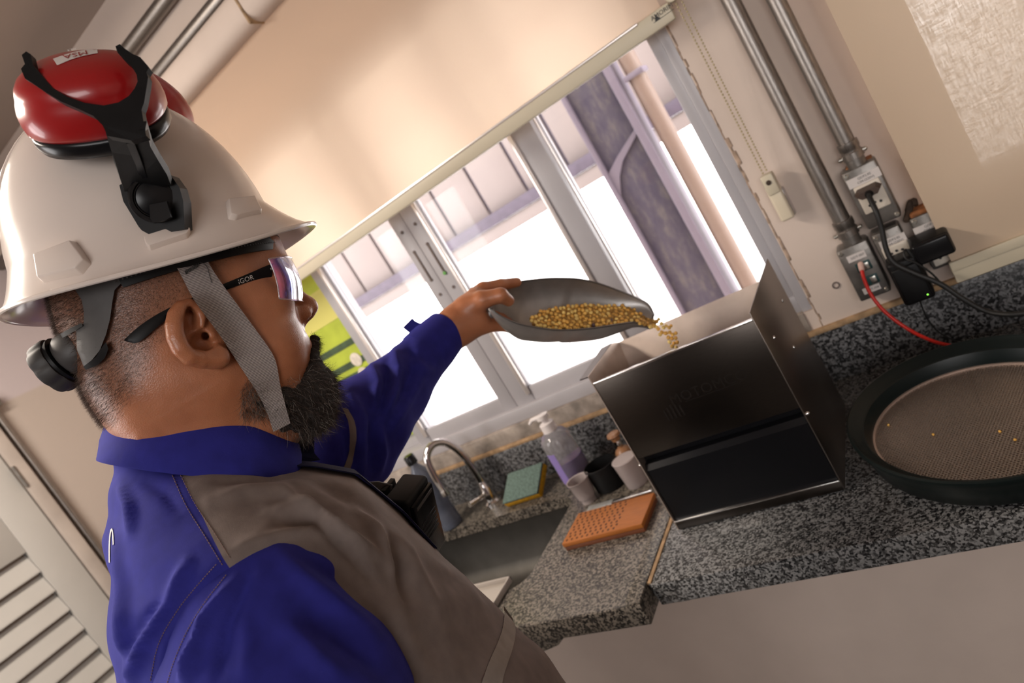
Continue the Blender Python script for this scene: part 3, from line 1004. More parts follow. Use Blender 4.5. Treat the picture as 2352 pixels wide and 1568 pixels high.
build('cable', MB().tube(cb, 0.0046, 10), M['rubber'], pl)
build('strain_relief', MB().tube(cb[:5], [0.0075, 0.0072, 0.0068, 0.006, 0.005], 12), M['black'], pl)

# charger standing off the right box
ad = thing('power_adapter', 'black block adapter plugged into the right conduit box against the blind', 'adapter', at_y(2140, 555, 1.35))
ac = (at_y(2094, 578, 1.335) + at_y(2192, 566, 1.335)) / 2
L = at_y(2092, 560, 1.335), at_y(2190, 520, 1.335)
hx = (at_y(2185, 538, 1.335)[0] - at_y(2094, 572, 1.335)[0]) / 2
build('body', MB().box((ac[0] - hx, 1.335, ac[2] - 0.0215), (ac[0] + hx, 1.397, ac[2] + 0.0195), 0.006, 3), M['black'], ad)
build('front_shell', MB().box((ac[0] - hx + 0.0015, 1.331, ac[2] - 0.020), (ac[0] + hx - 0.0015, 1.345, ac[2] + 0.018), 0.005, 3), M['black_gloss'], ad)
ac2 = smooth_path([(ac[0] - hx - 0.001, 1.345, ac[2] - 0.004), at_y(2082, 573, 1.345), at_y(2076, 582, 1.34), at_y(2083, 595, 1.335), at_y(2105, 604, 1.33), at_y(2140, 628, 1.33), at_y(2165, 655, 1.335)], 6)
build('cable', MB().tube(ac2, 0.0017, 8), M['rubber'], ad)
build('strain_relief', MB().tube(ac2[:7], [0.0035, 0.0034, 0.0033, 0.003, 0.0028, 0.0025, 0.002], 8), M['rubber'], ad)

# lower black adapter with green light
la = thing('power_adapter', 'upright black adapter with a green light below the middle conduit box', 'adapter', at_y(2095, 660, 1.36))
lc = at_y(2097, 655, 1.345)
build('body', MB().box((lc[0] - 0.026, 1.345, lc[2] - 0.036), (lc[0] + 0.026, 1.398, lc[2] + 0.052), 0.007, 3), M['black'], la)
build('front_shell', MB().box((lc[0] - 0.023, 1.341, lc[2] - 0.033), (lc[0] + 0.023, 1.35, lc[2] + 0.040), 0.005, 3), M['black'], la)
lg = at_y(2121, 671, 1.3405)
tag(build('indicator_light', MB().lathe((lc[0] + 0.0145, 1.3412, lc[2] - 0.0245), -Y_, [(0.0015, 0), (0.0012, 0.001), (0, 0.0012)], 10), mat('green_led', (0.25, 0.9, 0.08), 0.4, emit=1.2), la), 'glowing green indicator')
lw_ = smooth_path([at_y(2112, 688, 1.36), at_y(2118, 705, 1.37), at_y(2132, 735, 1.40), at_y(2160, 765, 1.41), at_y(2195, 783, 1.38), at_y(2222, 790, 1.33)], 6)
build('cable', MB().tube(lw_, 0.0014, 8), M['rubber'], la)

rc = thing('network_cable', 'bright red network cable curving down to the sieve', 'cable', at_y(1983, 612, 1.39))
q = at_y(1980, 612, OY)
build('plug', MB().tube([(q[0], OY - 0.003, q[2] + 0.003), at_y(1977, 607, 1.380), at_y(1980, 622, 1.370)], [0.005, 0.0056, 0.0048], 10), M['clear_plug'], rc)
rp = smooth_path([at_y(1979, 618, 1.372), at_y(1985, 642, 1.362), at_y(2003, 680, 1.35), at_y(2035, 718, 1.34), at_y(2085, 755, 1.33), at_y(2140, 782, 1.31), at_y(2190, 795, 1.29), at_y(2240, 805, 1.27)], 8)
build('cord', MB().tube(rp, 0.0033, 10), M['red_cable'], rc)

# ------------------------------------------------------------------ stainless hopper machine
HX0, HX1, HY0, HY1 = -0.574, -0.274, 1.023, 1.307
TZ = 1.2265
hp = thing('steel_hopper', 'square stainless steel sample hopper with a black drawer on the worktop', 'hopper', ((HX0 + HX1) / 2, (HY0 + HY1) / 2, CZ))
T = 0.002
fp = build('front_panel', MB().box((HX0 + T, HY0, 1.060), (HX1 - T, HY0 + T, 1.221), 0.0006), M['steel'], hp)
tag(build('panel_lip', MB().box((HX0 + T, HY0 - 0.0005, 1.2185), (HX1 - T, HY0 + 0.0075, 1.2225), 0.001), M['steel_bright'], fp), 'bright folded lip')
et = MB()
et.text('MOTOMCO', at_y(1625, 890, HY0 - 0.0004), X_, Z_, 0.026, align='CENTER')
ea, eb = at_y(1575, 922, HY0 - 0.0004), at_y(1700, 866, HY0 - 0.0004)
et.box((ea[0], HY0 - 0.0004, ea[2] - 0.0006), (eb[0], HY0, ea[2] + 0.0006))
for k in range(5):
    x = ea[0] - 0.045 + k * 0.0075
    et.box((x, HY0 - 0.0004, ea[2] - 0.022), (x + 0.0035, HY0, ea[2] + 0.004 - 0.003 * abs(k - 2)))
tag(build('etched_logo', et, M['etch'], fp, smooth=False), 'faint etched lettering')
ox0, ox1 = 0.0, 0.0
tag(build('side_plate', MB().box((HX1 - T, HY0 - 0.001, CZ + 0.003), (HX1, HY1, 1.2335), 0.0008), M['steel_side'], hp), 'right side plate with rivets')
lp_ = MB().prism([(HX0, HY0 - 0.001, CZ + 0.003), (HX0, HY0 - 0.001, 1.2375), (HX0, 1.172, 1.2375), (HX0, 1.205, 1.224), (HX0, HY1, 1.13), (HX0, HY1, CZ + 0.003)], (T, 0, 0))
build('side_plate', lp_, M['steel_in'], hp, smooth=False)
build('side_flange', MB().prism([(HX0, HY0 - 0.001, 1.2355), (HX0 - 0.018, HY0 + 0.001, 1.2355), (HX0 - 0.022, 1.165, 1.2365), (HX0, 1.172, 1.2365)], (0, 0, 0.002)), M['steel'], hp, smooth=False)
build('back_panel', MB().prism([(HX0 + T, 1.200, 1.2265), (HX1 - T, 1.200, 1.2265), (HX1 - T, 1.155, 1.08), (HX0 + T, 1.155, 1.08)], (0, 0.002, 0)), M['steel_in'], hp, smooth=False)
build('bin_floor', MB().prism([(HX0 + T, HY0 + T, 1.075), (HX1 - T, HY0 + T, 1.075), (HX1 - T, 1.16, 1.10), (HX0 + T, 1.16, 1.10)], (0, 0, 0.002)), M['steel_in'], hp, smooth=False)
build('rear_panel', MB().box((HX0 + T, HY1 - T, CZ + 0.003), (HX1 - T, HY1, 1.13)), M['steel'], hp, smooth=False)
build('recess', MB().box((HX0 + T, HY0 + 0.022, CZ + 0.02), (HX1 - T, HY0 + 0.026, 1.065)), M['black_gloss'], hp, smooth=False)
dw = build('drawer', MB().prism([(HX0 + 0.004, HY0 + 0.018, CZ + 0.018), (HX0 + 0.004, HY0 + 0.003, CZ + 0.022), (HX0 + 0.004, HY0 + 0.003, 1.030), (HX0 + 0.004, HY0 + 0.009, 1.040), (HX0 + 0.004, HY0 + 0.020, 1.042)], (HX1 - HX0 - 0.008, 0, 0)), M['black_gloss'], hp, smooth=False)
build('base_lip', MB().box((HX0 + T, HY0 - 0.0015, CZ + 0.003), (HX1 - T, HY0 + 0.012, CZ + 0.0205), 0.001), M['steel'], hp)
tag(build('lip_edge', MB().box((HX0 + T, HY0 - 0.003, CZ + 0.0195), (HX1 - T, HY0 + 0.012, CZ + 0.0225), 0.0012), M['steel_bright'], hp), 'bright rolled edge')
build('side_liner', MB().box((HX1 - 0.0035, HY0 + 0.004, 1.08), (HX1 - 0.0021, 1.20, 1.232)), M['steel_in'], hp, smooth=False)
for (px, py) in ((1797, 690), (1778, 775), (1823, 797)):
    qv = at_x(px, py, HX1)
    build('rivet', MB().lathe(qv, X_, [(0.0034, 0), (0.003, 0.0012), (0.0015, 0.002), (0, 0.002)], 12), M['chrome'], hp)
for z in (1.045,):
    for x, s in ((HX0 - 0.001, -1), (HX1 + 0.001, 1)):
        build('pin', MB().lathe((x, HY0 + 0.005, z), X_ * s, [(0.003, -0.001), (0.003, 0.003), (0.0015, 0.005), (0, 0.005)], 12), M['chrome'], hp)
for x in (HX0 + 0.02, HX1 - 0.035):
    for y in (HY0 + 0.01, HY1 - 0.03):
        build('foot', MB().box((x, y, CZ), (x + 0.018, y + 0.018, CZ + 0.004), 0.001), M['black'], hp)

# ------------------------------------------------------------------ big round sieve, tilted
SN = np.array([0.1, -0.1, 1.0])
SN /= np.linalg.norm(SN)
SCN = np.array([-0.0568, 1.0452, 1.537 - 0.5608])
sv = thing('round_sieve', 'large round dark green grain sieve with a perforated steel plate', 'sieve', SCN - SN * 0.05)
RS = 0.1778
prof = [(RS - 0.020, -0.052), (RS - 0.016, -0.050), (RS - 0.010, -0.026), (RS - 0.004, -0.012), (RS, -0.004), (RS, 0.0), (RS - 0.003, 0.0015), (RS - 0.006, 0.0), (RS - 0.010, -0.005), (RS - 0.014, -0.0055),
        (RS - 0.018, -0.011), (RS - 0.022, -0.012), (RS - 0.0270, -0.024), (RS - 0.0290, -0.034), (RS - 0.0290, -0.0375), (RS - 0.0255, -0.039), (RS - 0.022, -0.05), (RS - 0.020, -0.052)]
build('rim', MB().lathe(SCN, SN, prof, 128), M['sieve'], sv, angle=50)
build('ring', MB().lathe(SCN, SN, [(RS - 0.0285, -0.0375), (RS - 0.0285, -0.0330), (RS - 0.0318, -0.0330), (RS - 0.0318, -0.0375), (RS - 0.0285, -0.0375)], 128), M['sieve_ring'], sv)
# perforated plate: every hole is real, on a hexagonal grid
su = np.cross(SN, Y_)
su /= np.linalg.norm(su)
sw = np.cross(SN, su)
ang = math.radians(8)
su, sw = su * math.cos(ang) + sw * math.sin(ang), -su * math.sin(ang) + sw * math.cos(ang)
pitch = 0.0047
hr = 0.0018
vs, fs = [], []
nr = int(RS / pitch) + 2
for i in range(-nr, nr + 1):
    for j in range(-nr, nr + 1):
        ux = (i + 0.5 * (j % 2)) * pitch
        uy = j * pitch * 0.866
        if ux * ux + uy * uy > (RS - 0.0300) ** 2:
            continue
        b0 = len(vs)
        for k in range(6):
            a = math.radians(60 * k + 30)
            R_ = pitch / math.sqrt(3)
            vs.append((ux + R_ * math.cos(a), uy + R_ * math.sin(a)))
        for k in range(6):
            a = math.radians(60 * k + 30)
            vs.append((ux + hr * math.cos(a), uy + hr * math.sin(a)))
        for k in range(6):
            fs.append((b0 + k, b0 + (k + 1) % 6, b0 + 6 + (k + 1) % 6, b0 + 6 + k))
pc0 = SCN - SN * 0.0360
pm = MB()
pm.v = [tuple(pc0 + su * a + sw * b) for a, b in vs]
pm.f = fs
tag(build('perforated_plate', pm, M['mesh_steel'], sv, smooth=False, recalc=False), 'grey perforated steel plate')
pan = build('pan', MB().lathe(SCN, SN, [(RS - 0.021, -0.050), (RS - 0.021, -0.0525), (0, -0.0525)], 64), M['sieve'], sv)

# ------------------------------------------------------------------ soybeans
bm = bmesh.new()
bmesh.ops.create_icosphere(bm, subdivisions=2, radius=1.0)
for v in bm.verts:
    v.co = Vector((v.co[0] * 0.0039, v.co[1] * 0.0034, v.co[2] * 0.0033))
bean_me = bpy.data.meshes.new('soybean')
bm.to_mesh(bean_me)
bean_me.polygons.foreach_set('use_smooth', [True] * len(bean_me.polygons))
bean_me.materials.append(M['bean'])
bean_dk = bean_me.copy()
bean_dk.materials[0] = M['bean_dark']
bm.free()
BV = np.array([tuple(v.co) for v in bean_me.vertices])
BF = [tuple(p.vertices) for p in bean_me.polygons]
rnd = random.Random(11)
halves = [mat('pale_soybean', (0.88, 0.60, 0.19), 0.5, noise=0.22, nscale=90), mat('amber_soybean', (0.72, 0.39, 0.08), 0.5, noise=0.25, nscale=90)]
bean_vars = [bean_me]
for h in halves:
    b2_ = bean_me.copy()
    b2_.materials[0] = h
    bean_vars.append(b2_)


def bean(p, label, group, me=None, scale=1.0):
    o = bpy.data.objects.new('soybean', me or rnd.choice(bean_vars))
    o.location = Vector([float(x) for x in p])
    o.rotation_euler = (rnd.uniform(0, 6.3), rnd.uniform(0, 6.3), rnd.uniform(0, 6.3))
    s = scale * rnd.uniform(0.88, 1.12)
    o.scale = (s, s, s)
    C.objects.link(o)
    return tag(o, label, 'bean', group)


# ------------------------------------------------------------------ scoop
near_px = [(1124, 708), (1150, 726), (1180, 740), (1209, 748), (1265, 757), (1313, 758), (1360, 754), (1400, 748), (1440, 742), (1459, 741), (1480, 747), (1494, 753)]
far_px = [(1132, 694), (1146, 672), (1165, 656), (1188, 648), (1230, 642), (1275, 639), (1330, 641), (1375, 651), (1420, 667), (1460, 683), (1488, 698), (1502, 722)]


def resample(px, n):
    P = np.array(smooth_path([np.array([*p, 0.0]) for p in px], 10))[:, :2]
    s = np.r_[0, np.cumsum(np.hypot(*np.diff(P, axis=0).T))]
    u = np.linspace(0, s[-1], n)
    return np.c_[np.interp(u, s, P[:, 0]), np.interp(u, s, P[:, 1])]


NS, NU = 48, 22
npx, fpx = resample(near_px, NS), resample(far_px, NS)
d0, d1 = 1.095, 1.185
inner, outerv = [], []
axis = at_d(1500, 735, d1) - at_d(1125, 705, d0)
axis /= np.linalg.norm(axis)
rim_n, rim_f, mids, Ds = [], [], [], []
for i in range(NS):
    t = i / (NS - 1)
    dm = d0 + (d1 - d0) * t
    hw = 0.046 * (math.sin(math.pi * min(1, 0.12 + t * 0.9) ** 0.75) ** 0.5 if t < 0.5 else (1 - ((t - 0.5) / 0.5) ** 3 * 0.75))
    Np = at_d(*npx[i], dm - hw)
    Fp = at_d(*fpx[i], dm + hw)
    m_ = (Np + Fp) / 2
    s_ = Fp - Np
    w_ = np.linalg.norm(s_) / 2
    s_ = s_ / (2 * w_)
    D = np.cross(axis, s_)
    D /= np.linalg.norm(D)
    if D @ CF < 0:
        D = -D
    dep = w_ * (0.95 if t > 0.25 else 0.95 * (t / 0.25) ** 0.6) * (1 if t < 0.72 else 1 - 0.78 * ((t - 0.72) / 0.28) ** 1.5)
    row = []
    for k in range(NU + 1):
        th = math.pi * k / NU
        row.append(m_ - s_ * w_ * math.cos(th) + D * dep * math.sin(th) ** 0.8)
    inner.append(row)
    rim_n.append(Np)
    rim_f.append(Fp)
    mids.append(m_)
    Ds.append(D)
sc = thing('grain_scoop', 'grey cast aluminium grain scoop full of yellow soybeans held over the hopper', 'scoop', mids[NS // 2])
vs = []
for i in range(NS):
    for k in range(NU + 1):
        vs.append(inner[i][k])
no = len(vs)
for i in range(NS):
    for k in range(NU + 1):
        p = inner[i][k]
        a = inner[min(i + 1, NS - 1)][k] - inner[max(i - 1, 0)][k]
        b = inner[i][min(k + 1, NU)] - inner[i][max(k - 1, 0)]
        nrm = np.cross(a, b)
        ln = np.linalg.norm(nrm)
        nrm = nrm / ln if ln > 1e-12 else Ds[i]
        if nrm @ Ds[i] < 0:
            nrm = -nrm
        vs.append(p + nrm * 0.0022)
fs = []
for i in range(NS - 1):
    for k in range(NU):
        a = i * (NU + 1) + k
        b = a + NU + 1
        fs.append((a, a + 1, b + 1, b))
        fs.append((a + no, b + no, b + 1 + no, a + 1 + no))
    for k in (0, NU):
        a = i * (NU + 1) + k
        b = a + NU + 1
        fs.append((a, b, b + no, a + no))
for i in (0, NS - 1):
    for k in range(NU):
        a = i * (NU + 1) + k
        fs.append((a, a + 1, a + 1 + no, a + no))
build('bowl', MB().add(vs, fs), M['scoop'], sc, angle=60)
loop = rim_n[::-1] + rim_f
rimc = [p for p in rim_n] + [inner[-1][k] for k in range(1, NU)] + rim_f[::-1]
build('rolled_rim', MB().tube(rimc, 0.0017, 8), M['scoop_rim'], sc)
hb = at_d(1128, 712, 1.10)
build('handle', MB().tube([hb + axis * 0.004, hb - axis * 0.015 + Ds[0] * 0.010 - CU * 0.008, hb - axis * 0.040 + Ds[0] * 0.012 - CU * 0.022], [0.011, 0.0105, 0.010], 16), M['scoop'], sc)
build('drip', MB().tube([at_d(1309, 775, 1.15), at_d(1309, 790, 1.15)], 0.0005, 6), M['slot'], sc)

# beans in the scoop: individuals on the visible surface, the layer under them as one part
HEAP = [(1218, 742), (1222, 728), (1240, 716), (1262, 710), (1300, 703), (1345, 699), (1380, 701), (1425, 701), (1455, 704), (1480, 713), (1500, 726), (1503, 745), (1497, 753), (1478, 746), (1459, 738), (1400, 746), (1330, 756), (1280, 756), (1240, 752)]


def inside(poly, x, y):
    c_ = False
    for (x1, y1), (x2, y2) in zip(poly, poly[1:] + poly[:1]):
        if (y1 > y) != (y2 > y) and x < (x2 - x1) * (y - y1) / (y2 - y1) + x1:
            c_ = not c_
    return c_


def scoop_depth(x, y):
    t = min(1, max(0, (x - 1124) / 378))
    dm = d0 + (d1 - d0) * t
    i = int(t * (NS - 1))
    yn, yf = npx[i][1], fpx[i][1]
    v = (yn - y) / max(20.0, yn - yf)          # 0 near rim .. 1 far rim
    return dm - 0.030 + 0.115 * max(0, v) ** 0.9


pts = []
tries = 0
while tries < 9000:
    tries += 1
    x, y = rnd.uniform(1215, 1506), rnd.uniform(696, 760)
    if not inside(HEAP, x, y):
        continue
    if any((x - a) ** 2 + (y - b) ** 2 < 7.4 ** 2 for a, b in pts):
        continue
    pts.append((x, y))
pts.sort(key=lambda q: -q[1])
hm = MB()
for n_, (x, y) in enumerate(pts):
    d = scoop_depth(x, y)
    p = at_d(x, y, d + rnd.uniform(-0.002, 0.002))
    if n_ < 300:
        bean(p, 'yellow soybean lying in the heap on the metal scoop', 'soybeans in the scoop', bean_dk if rnd.random() < 0.03 else None)
    else:
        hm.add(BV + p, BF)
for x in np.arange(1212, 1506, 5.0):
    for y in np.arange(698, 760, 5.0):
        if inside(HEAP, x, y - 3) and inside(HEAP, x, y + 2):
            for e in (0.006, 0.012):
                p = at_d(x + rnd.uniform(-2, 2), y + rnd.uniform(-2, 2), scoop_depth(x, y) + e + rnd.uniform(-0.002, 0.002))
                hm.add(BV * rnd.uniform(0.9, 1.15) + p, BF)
ho = build('soybean_heap', hm, mat('gap_shade_soybean', (0.40, 0.21, 0.045), 0.6, noise=0.35, nscale=120), loc=at_d(1360, 730, 1.15))  # under layer in a darker bean colour, standing in for shade in the gaps
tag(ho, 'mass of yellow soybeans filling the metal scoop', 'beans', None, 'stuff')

fall = [(1508, 738), (1513, 733), (1519, 743), (1524, 752), (1530, 748), (1537, 752), (1541, 748), (1520, 763), (1529, 765), (1516, 768), (1538, 763), (1545, 768), (1552, 765), (1535, 775), (1543, 777), (1552, 776), (1538, 785), (1548, 788), (1555, 786), (1544, 795), (1553, 797), (1512, 755), (1507, 750)]
for k, (x, y) in enumerate(fall):
    bean(at_d(x, y, 1.195 + 0.03 * k / 23 + rnd.uniform(-0.01, 0.01)), 'yellow soybean falling from the scoop lip into the steel hopper', 'falling soybeans')
for k, (x, y) in enumerate(((1584, 783), (1597, 776), (1603, 774))):
    p = at_d(x, y, 1.30)
    tb = (1.198 - p[1])
    p = at_y(x, y, 1.190)
    bean(p, 'soybean bouncing off the back panel of the hopper', 'bouncing soybeans')
# a few grains left on the sieve plate
for k, (px, py, lab) in enumerate(((2144, 999, 'lone soybean fragment near the middle of the sieve plate'), (2297, 992, 'yellow soybean fragment on the right part of the sieve plate'),
                                   (2041, 977, 'soybean fragment against the ring at the left of the sieve plate'), (2332, 1011, 'orange soybean fragment furthest right on the sieve plate'))):
    d = ray(px, py)
    tt = ((pc0 - EYE) @ SN) / (d @ SN)
    bean(EYE + d * tt + SN * 0.0012, lab, None, scale=0.55)

# ------------------------------------------------------------------ things around the sink
fa = thing('faucet', 'chrome goose neck faucet behind the sink', 'faucet', (-1.255, 1.394, CZ))
fx, fy = -1.235, 1.38
arc = [(fx, fy, CZ), (fx, fy, CZ + 0.14)]
zt = CZ + 0.215
pA_ = at_y(1120, 1095, fy)
path = smooth_path([(fx, fy, CZ + 0.02), (fx, fy, CZ + 0.12), (fx - 0.004, fy - 0.006, CZ + 0.18), (fx - 0.018, fy - 0.022, CZ + 0.222), (fx - 0.038, fy - 0.045, CZ + 0.234), (fx - 0.058, fy - 0.068, CZ + 0.214), (fx - 0.064, fy - 0.076, CZ + 0.165), (fx - 0.064, fy - 0.076, CZ + 0.11)], 8)
build('spout', MB().tube(path, 0.0105, 16), M['chrome'], fa)
build('aerator', MB().tube([path[-1] + Z_ * 0.004, path[-1] - Z_ * 0.012], 0.0122, 16), M['chrome'], fa)
build('base', MB().lathe((fx, fy, CZ), Z_, [(0.026, 0), (0.026, 0.006), (0.019, 0.012), (0.017, 0.05), (0.0125, 0.062), (0.0115, 0.07)], 24), M['chrome'], fa)
build('lever', MB().tube([(fx - 0.005, fy - 0.014, CZ + 0.035), (fx - 0.01, fy - 0.04, CZ + 0.04), (fx - 0.018, fy - 0.07, CZ + 0.046)], [0.008, 0.006, 0.0075], 12), M['chrome'], fa)

bo = thing('water_bottle', 'blue grey bottle with a black cap beside the faucet, behind the radio', 'bottle', (-1.367, 1.333, CZ))
bx, by = -1.352, 1.315
build('body', MB().lathe((bx, by, CZ), Z_, [(0.026, 0), (0.031, 0.004), (0.031, 0.05), (0.0285, 0.06), (0.031, 0.07), (0.031, 0.15), (0.024, 0.185), (0.012, 0.205), (0.0115, 0.215)], 28), M['bottle'], bo)
build('cap', MB().lathe((bx, by, CZ + 0.212), Z_, [(0.0155, 0), (0.0155, 0.024), (0.013, 0.027), (0, 0.027)], 24), M['black_gloss'], bo)

so = thing('soap_dispenser', 'clear pump bottle of purple liquid soap beside the sink', 'bottle', (-0.91, 1.335, CZ))
sx, sy = -0.922, 1.345
build('body', MB().lathe((sx, sy, CZ), Z_, [(0.036, 0), (0.040, 0.005), (0.040, 0.115), (0.0395, 0.132), (0.030, 0.146), (0.016, 0.152), (0.016, 0.158)], 36), M['clear'], so)
build('liquid', MB().lathe((sx, sy, CZ + 0.002), Z_, [(0.0345, 0), (0.0385, 0.004), (0.0385, 0.070), (0, 0.0705)], 36), M['purple'], so)
lb = MB()
for i in range(12):
    pass
aa = [math.radians(205 + 62 * k / 8) for k in range(9)]
vs = [(sx + 0.0404 * math.cos(a), sy + 0.0404 * math.sin(a), CZ + z) for z in (0.018, 0.105) for a in aa]
build('label', MB().add(vs, [(k, k + 1, k + 10, k + 9) for k in range(8)]), M['soap_label'], so)
for (zc, col, a) in ((0.085, 'pink', 212), (0.062, 'green_print', 214), (0.04, 'pink', 213)):
    a_ = [math.radians(a + 9 * k / 3) for k in range(4)]
    vs = [(sx + 0.0407 * math.cos(b), sy + 0.0407 * math.sin(b), CZ + zc + z) for z in (-0.008, 0.008) for b in a_]
    build('label_print', MB().add(vs, [(k, k + 1, k + 5, k + 4) for k in range(3)]), M[col], so)
pu = build('pump', MB().lathe((sx, sy, CZ + 0.152), Z_, [(0.019, 0), (0.019, 0.022), (0.017, 0.024), (0.009, 0.025), (0.008, 0.034), (0.016, 0.036), (0.016, 0.046), (0, 0.047)], 28), M['white_plastic'], so)
build('nozzle', MB().tube([(sx - 0.004, sy, CZ + 0.194), (sx - 0.03, sy - 0.004, CZ + 0.195), (sx - 0.04, sy - 0.005, CZ + 0.188)], [0.0065, 0.0055, 0.0045], 12), M['white_plastic'], so)

sp_ = thing('kitchen_sponge', 'yellow sponge with a green scourer side leaning on the upstand', 'sponge', (-1.09, 1.37, CZ))
e1 = np.array([0.119, 0.0, 0.0])
e2 = np.array([0.012, 0.072, 0.046])
nn = np.cross(e1, e2)
nn /= np.linalg.norm(nn)
o_ = np.array([-1.152, 1.322, CZ + 0.0])
build('foam', MB().obox(o_ + e1 / 2 + e2 / 2 + nn * 0.009, e1 / 2, e2 / 2, nn * 0.009, 0.003), M['yellow'], sp_)
build('scouring_pad', MB().obox(o_ + e1 / 2 + e2 / 2 + nn * 0.0215, e1 * 0.495, e2 * 0.495, nn * 0.0035, 0.002), M['scourer'], sp_)

bw = thing('black_pot', 'small black plastic pot standing behind the counting board', 'pot', (-0.80, 1.275, CZ))
build('wall', MB().lathe((-0.805, 1.272, CZ), Z_, [(0.034, 0), (0.037, 0.003), (0.040, 0.062), (0.0385, 0.063), (0.0355, 0.006), (0, 0.006)], 32), M['black'], bw)
cu = thing('plastic_cup', 'small clear plastic cup in front of the purple soap bottle', 'cup', (-0.846, 1.235, CZ))
build('wall', MB().lathe((-0.853, 1.232, CZ + 0.012), Z_, [(0.019, 0), (0.022, 0.002), (0.0265, 0.044), (0.0285, 0.046), (0.0285, 0.048), (0.0255, 0.047), (0.021, 0.005), (0, 0.004)], 32), M['frost'], cu)
build('foot_ring', MB().lathe((-0.853, 1.232, CZ), Z_, [(0.018, 0), (0.018, 0.013), (0.016, 0.013)], 24), M['frost'], cu)
ja = thing('plastic_jar', 'frosted white jar with a brown and steel knob beside the hopper', 'jar', (-0.735, 1.245, CZ))
build('wall', MB().lathe((-0.727, 1.246, CZ), Z_, [(0.024, 0), (0.025, 0.002), (0.029, 0.064), (0.030, 0.066), (0.029, 0.068), (0, 0.068)], 32), M['frost'], ja)
kn = thing('knobbed_stopper', 'brown stopper with a shiny steel neck behind the frosted jar', 'stopper', (-0.735, 1.30, CZ))
build('stem', MB().lathe((-0.752, 1.305, CZ), Z_, [(0.022, 0), (0.022, 0.055), (0.016, 0.065), (0.007, 0.07), (0.0065, 0.085), (0.0105, 0.09), (0.0105, 0.104), (0.006, 0.108)], 24), M['wood_knob'], kn)
build('neck', MB().lathe((-0.752, 1.305, CZ + 0.076), Z_, [(0.008, 0), (0.0095, 0.008), (0.009, 0.02), (0.006, 0.022)], 20), M['chrome'], kn)
build('cap', MB().lathe((-0.752, 1.305, CZ + 0.098), Z_, [(0.012, 0), (0.017, 0.004), (0.015, 0.010), (0, 0.012)], 20), M['wood_knob'], kn)

st_ = thing('steel_scraper', 'flat steel scraper with a bar handle lying behind the counting board', 'scraper', (-0.77, 1.18, CZ))
build('blade', MB().box((-0.838, 1.160, CZ + 0.004), (-0.768, 1.196, CZ + 0.0065), 0.0008), mat('dull_zinc', (0.46, 0.47, 0.46), 0.45, 0.6, noise=0.15, nscale=60), st_)
build('bar', MB().box((-0.765, 1.166, CZ + 0.002), (-0.664, 1.180, CZ + 0.015), 0.003), M['steel_bright'], st_)
build('bar_side', MB().box((-0.838, 1.157, CZ), (-0.664, 1.164, CZ + 0.010), 0.001), M['black'], st_)
build('rivet', MB().lathe((-0.783, 1.175, CZ + 0.0062), Z_, [(0.0022, 0), (0.002, 0.001), (0, 0.0012)], 10), M['slot'], st_)

cbd = thing('counting_board', 'orange wooden seed counting board drilled with rows of dark holes', 'board', (-0.745, 1.096, CZ))
BX0, BX1, BY0, BY1 = -0.842, -0.650, 1.046, 1.152
build('board', MB().box((BX0, BY0, CZ + 0.0095), (BX1, BY1, CZ + 0.0195), 0.0015), M['wood'], cbd)
tag(build('lower_board', MB().box((BX0 + 0.001, BY0 + 0.001, CZ), (BX1 - 0.001, BY1 - 0.001, CZ + 0.009), 0.0012), M['wood_dark'], cbd), 'darker lower board')
hl = bpy.data.meshes.new('hole')
hmb = MB().lathe((0, 0, 0), Z_, [(0.0033, 0), (0.0033, 0.0004), (0, 0.0004)], 10)
hl.from_pydata(hmb.v, [], hmb.f)
hl.materials.append(M['hole'])
for i in range(10):
    for j in range(9):
        o = bpy.data.objects.new('drilled_hole', hl)
        o.parent = cbd
        o.location = Vector((BX0 + 0.010 + i * 0.0128 + (0.004 if j % 2 else 0), BY0 + 0.009 + j * 0.0112, CZ + 0.0192)) - cbd.location
        o.scale = (0.75, 1.2, 1)
        C.objects.link(o)
# ------------------------------------------------------------------ signed distance modelling (numpy surface nets)
from mathutils.bvhtree import BVHTree


def smin(a, b, k):
    h = np.clip(0.5 + 0.5 * (b - a) / k, 0, 1)
    return b + (a - b) * h - k * h * (1 - h)


def smax(a, b, k):
    return -smin(-a, -b, k)


def sd_ell(P, c, r):
    q = (P - np.asarray(c)) / np.asarray(r)
    k0 = np.sqrt((q * q).sum(1)) + 1e-9
    k1 = np.sqrt(((q / np.asarray(r)) ** 2).sum(1)) + 1e-9
    return k0 * (k0 - 1.0) / k1


def sd_cap(P, a, b, ra, rb=None):
    a, b = np.asarray(a, float), np.asarray(b, float)
    rb = ra if rb is None else rb
    d = b - a
    t = np.clip(((P - a) @ d) / (d @ d + 1e-12), 0, 1)
    q = P - a - t[:, None] * d
    return np.sqrt((q * q).sum(1)) - (ra + (rb - ra) * t)


def sd_chain(P, pts, k=0.006):
    """pts: list of (point, radius)"""
    out = None
    for (a, ra), (b, rb) in zip(pts[:-1], pts[1:]):
        d = sd_cap(P, a, b, ra, rb)
        out = d if out is None else smin(out, d, k)
    return out


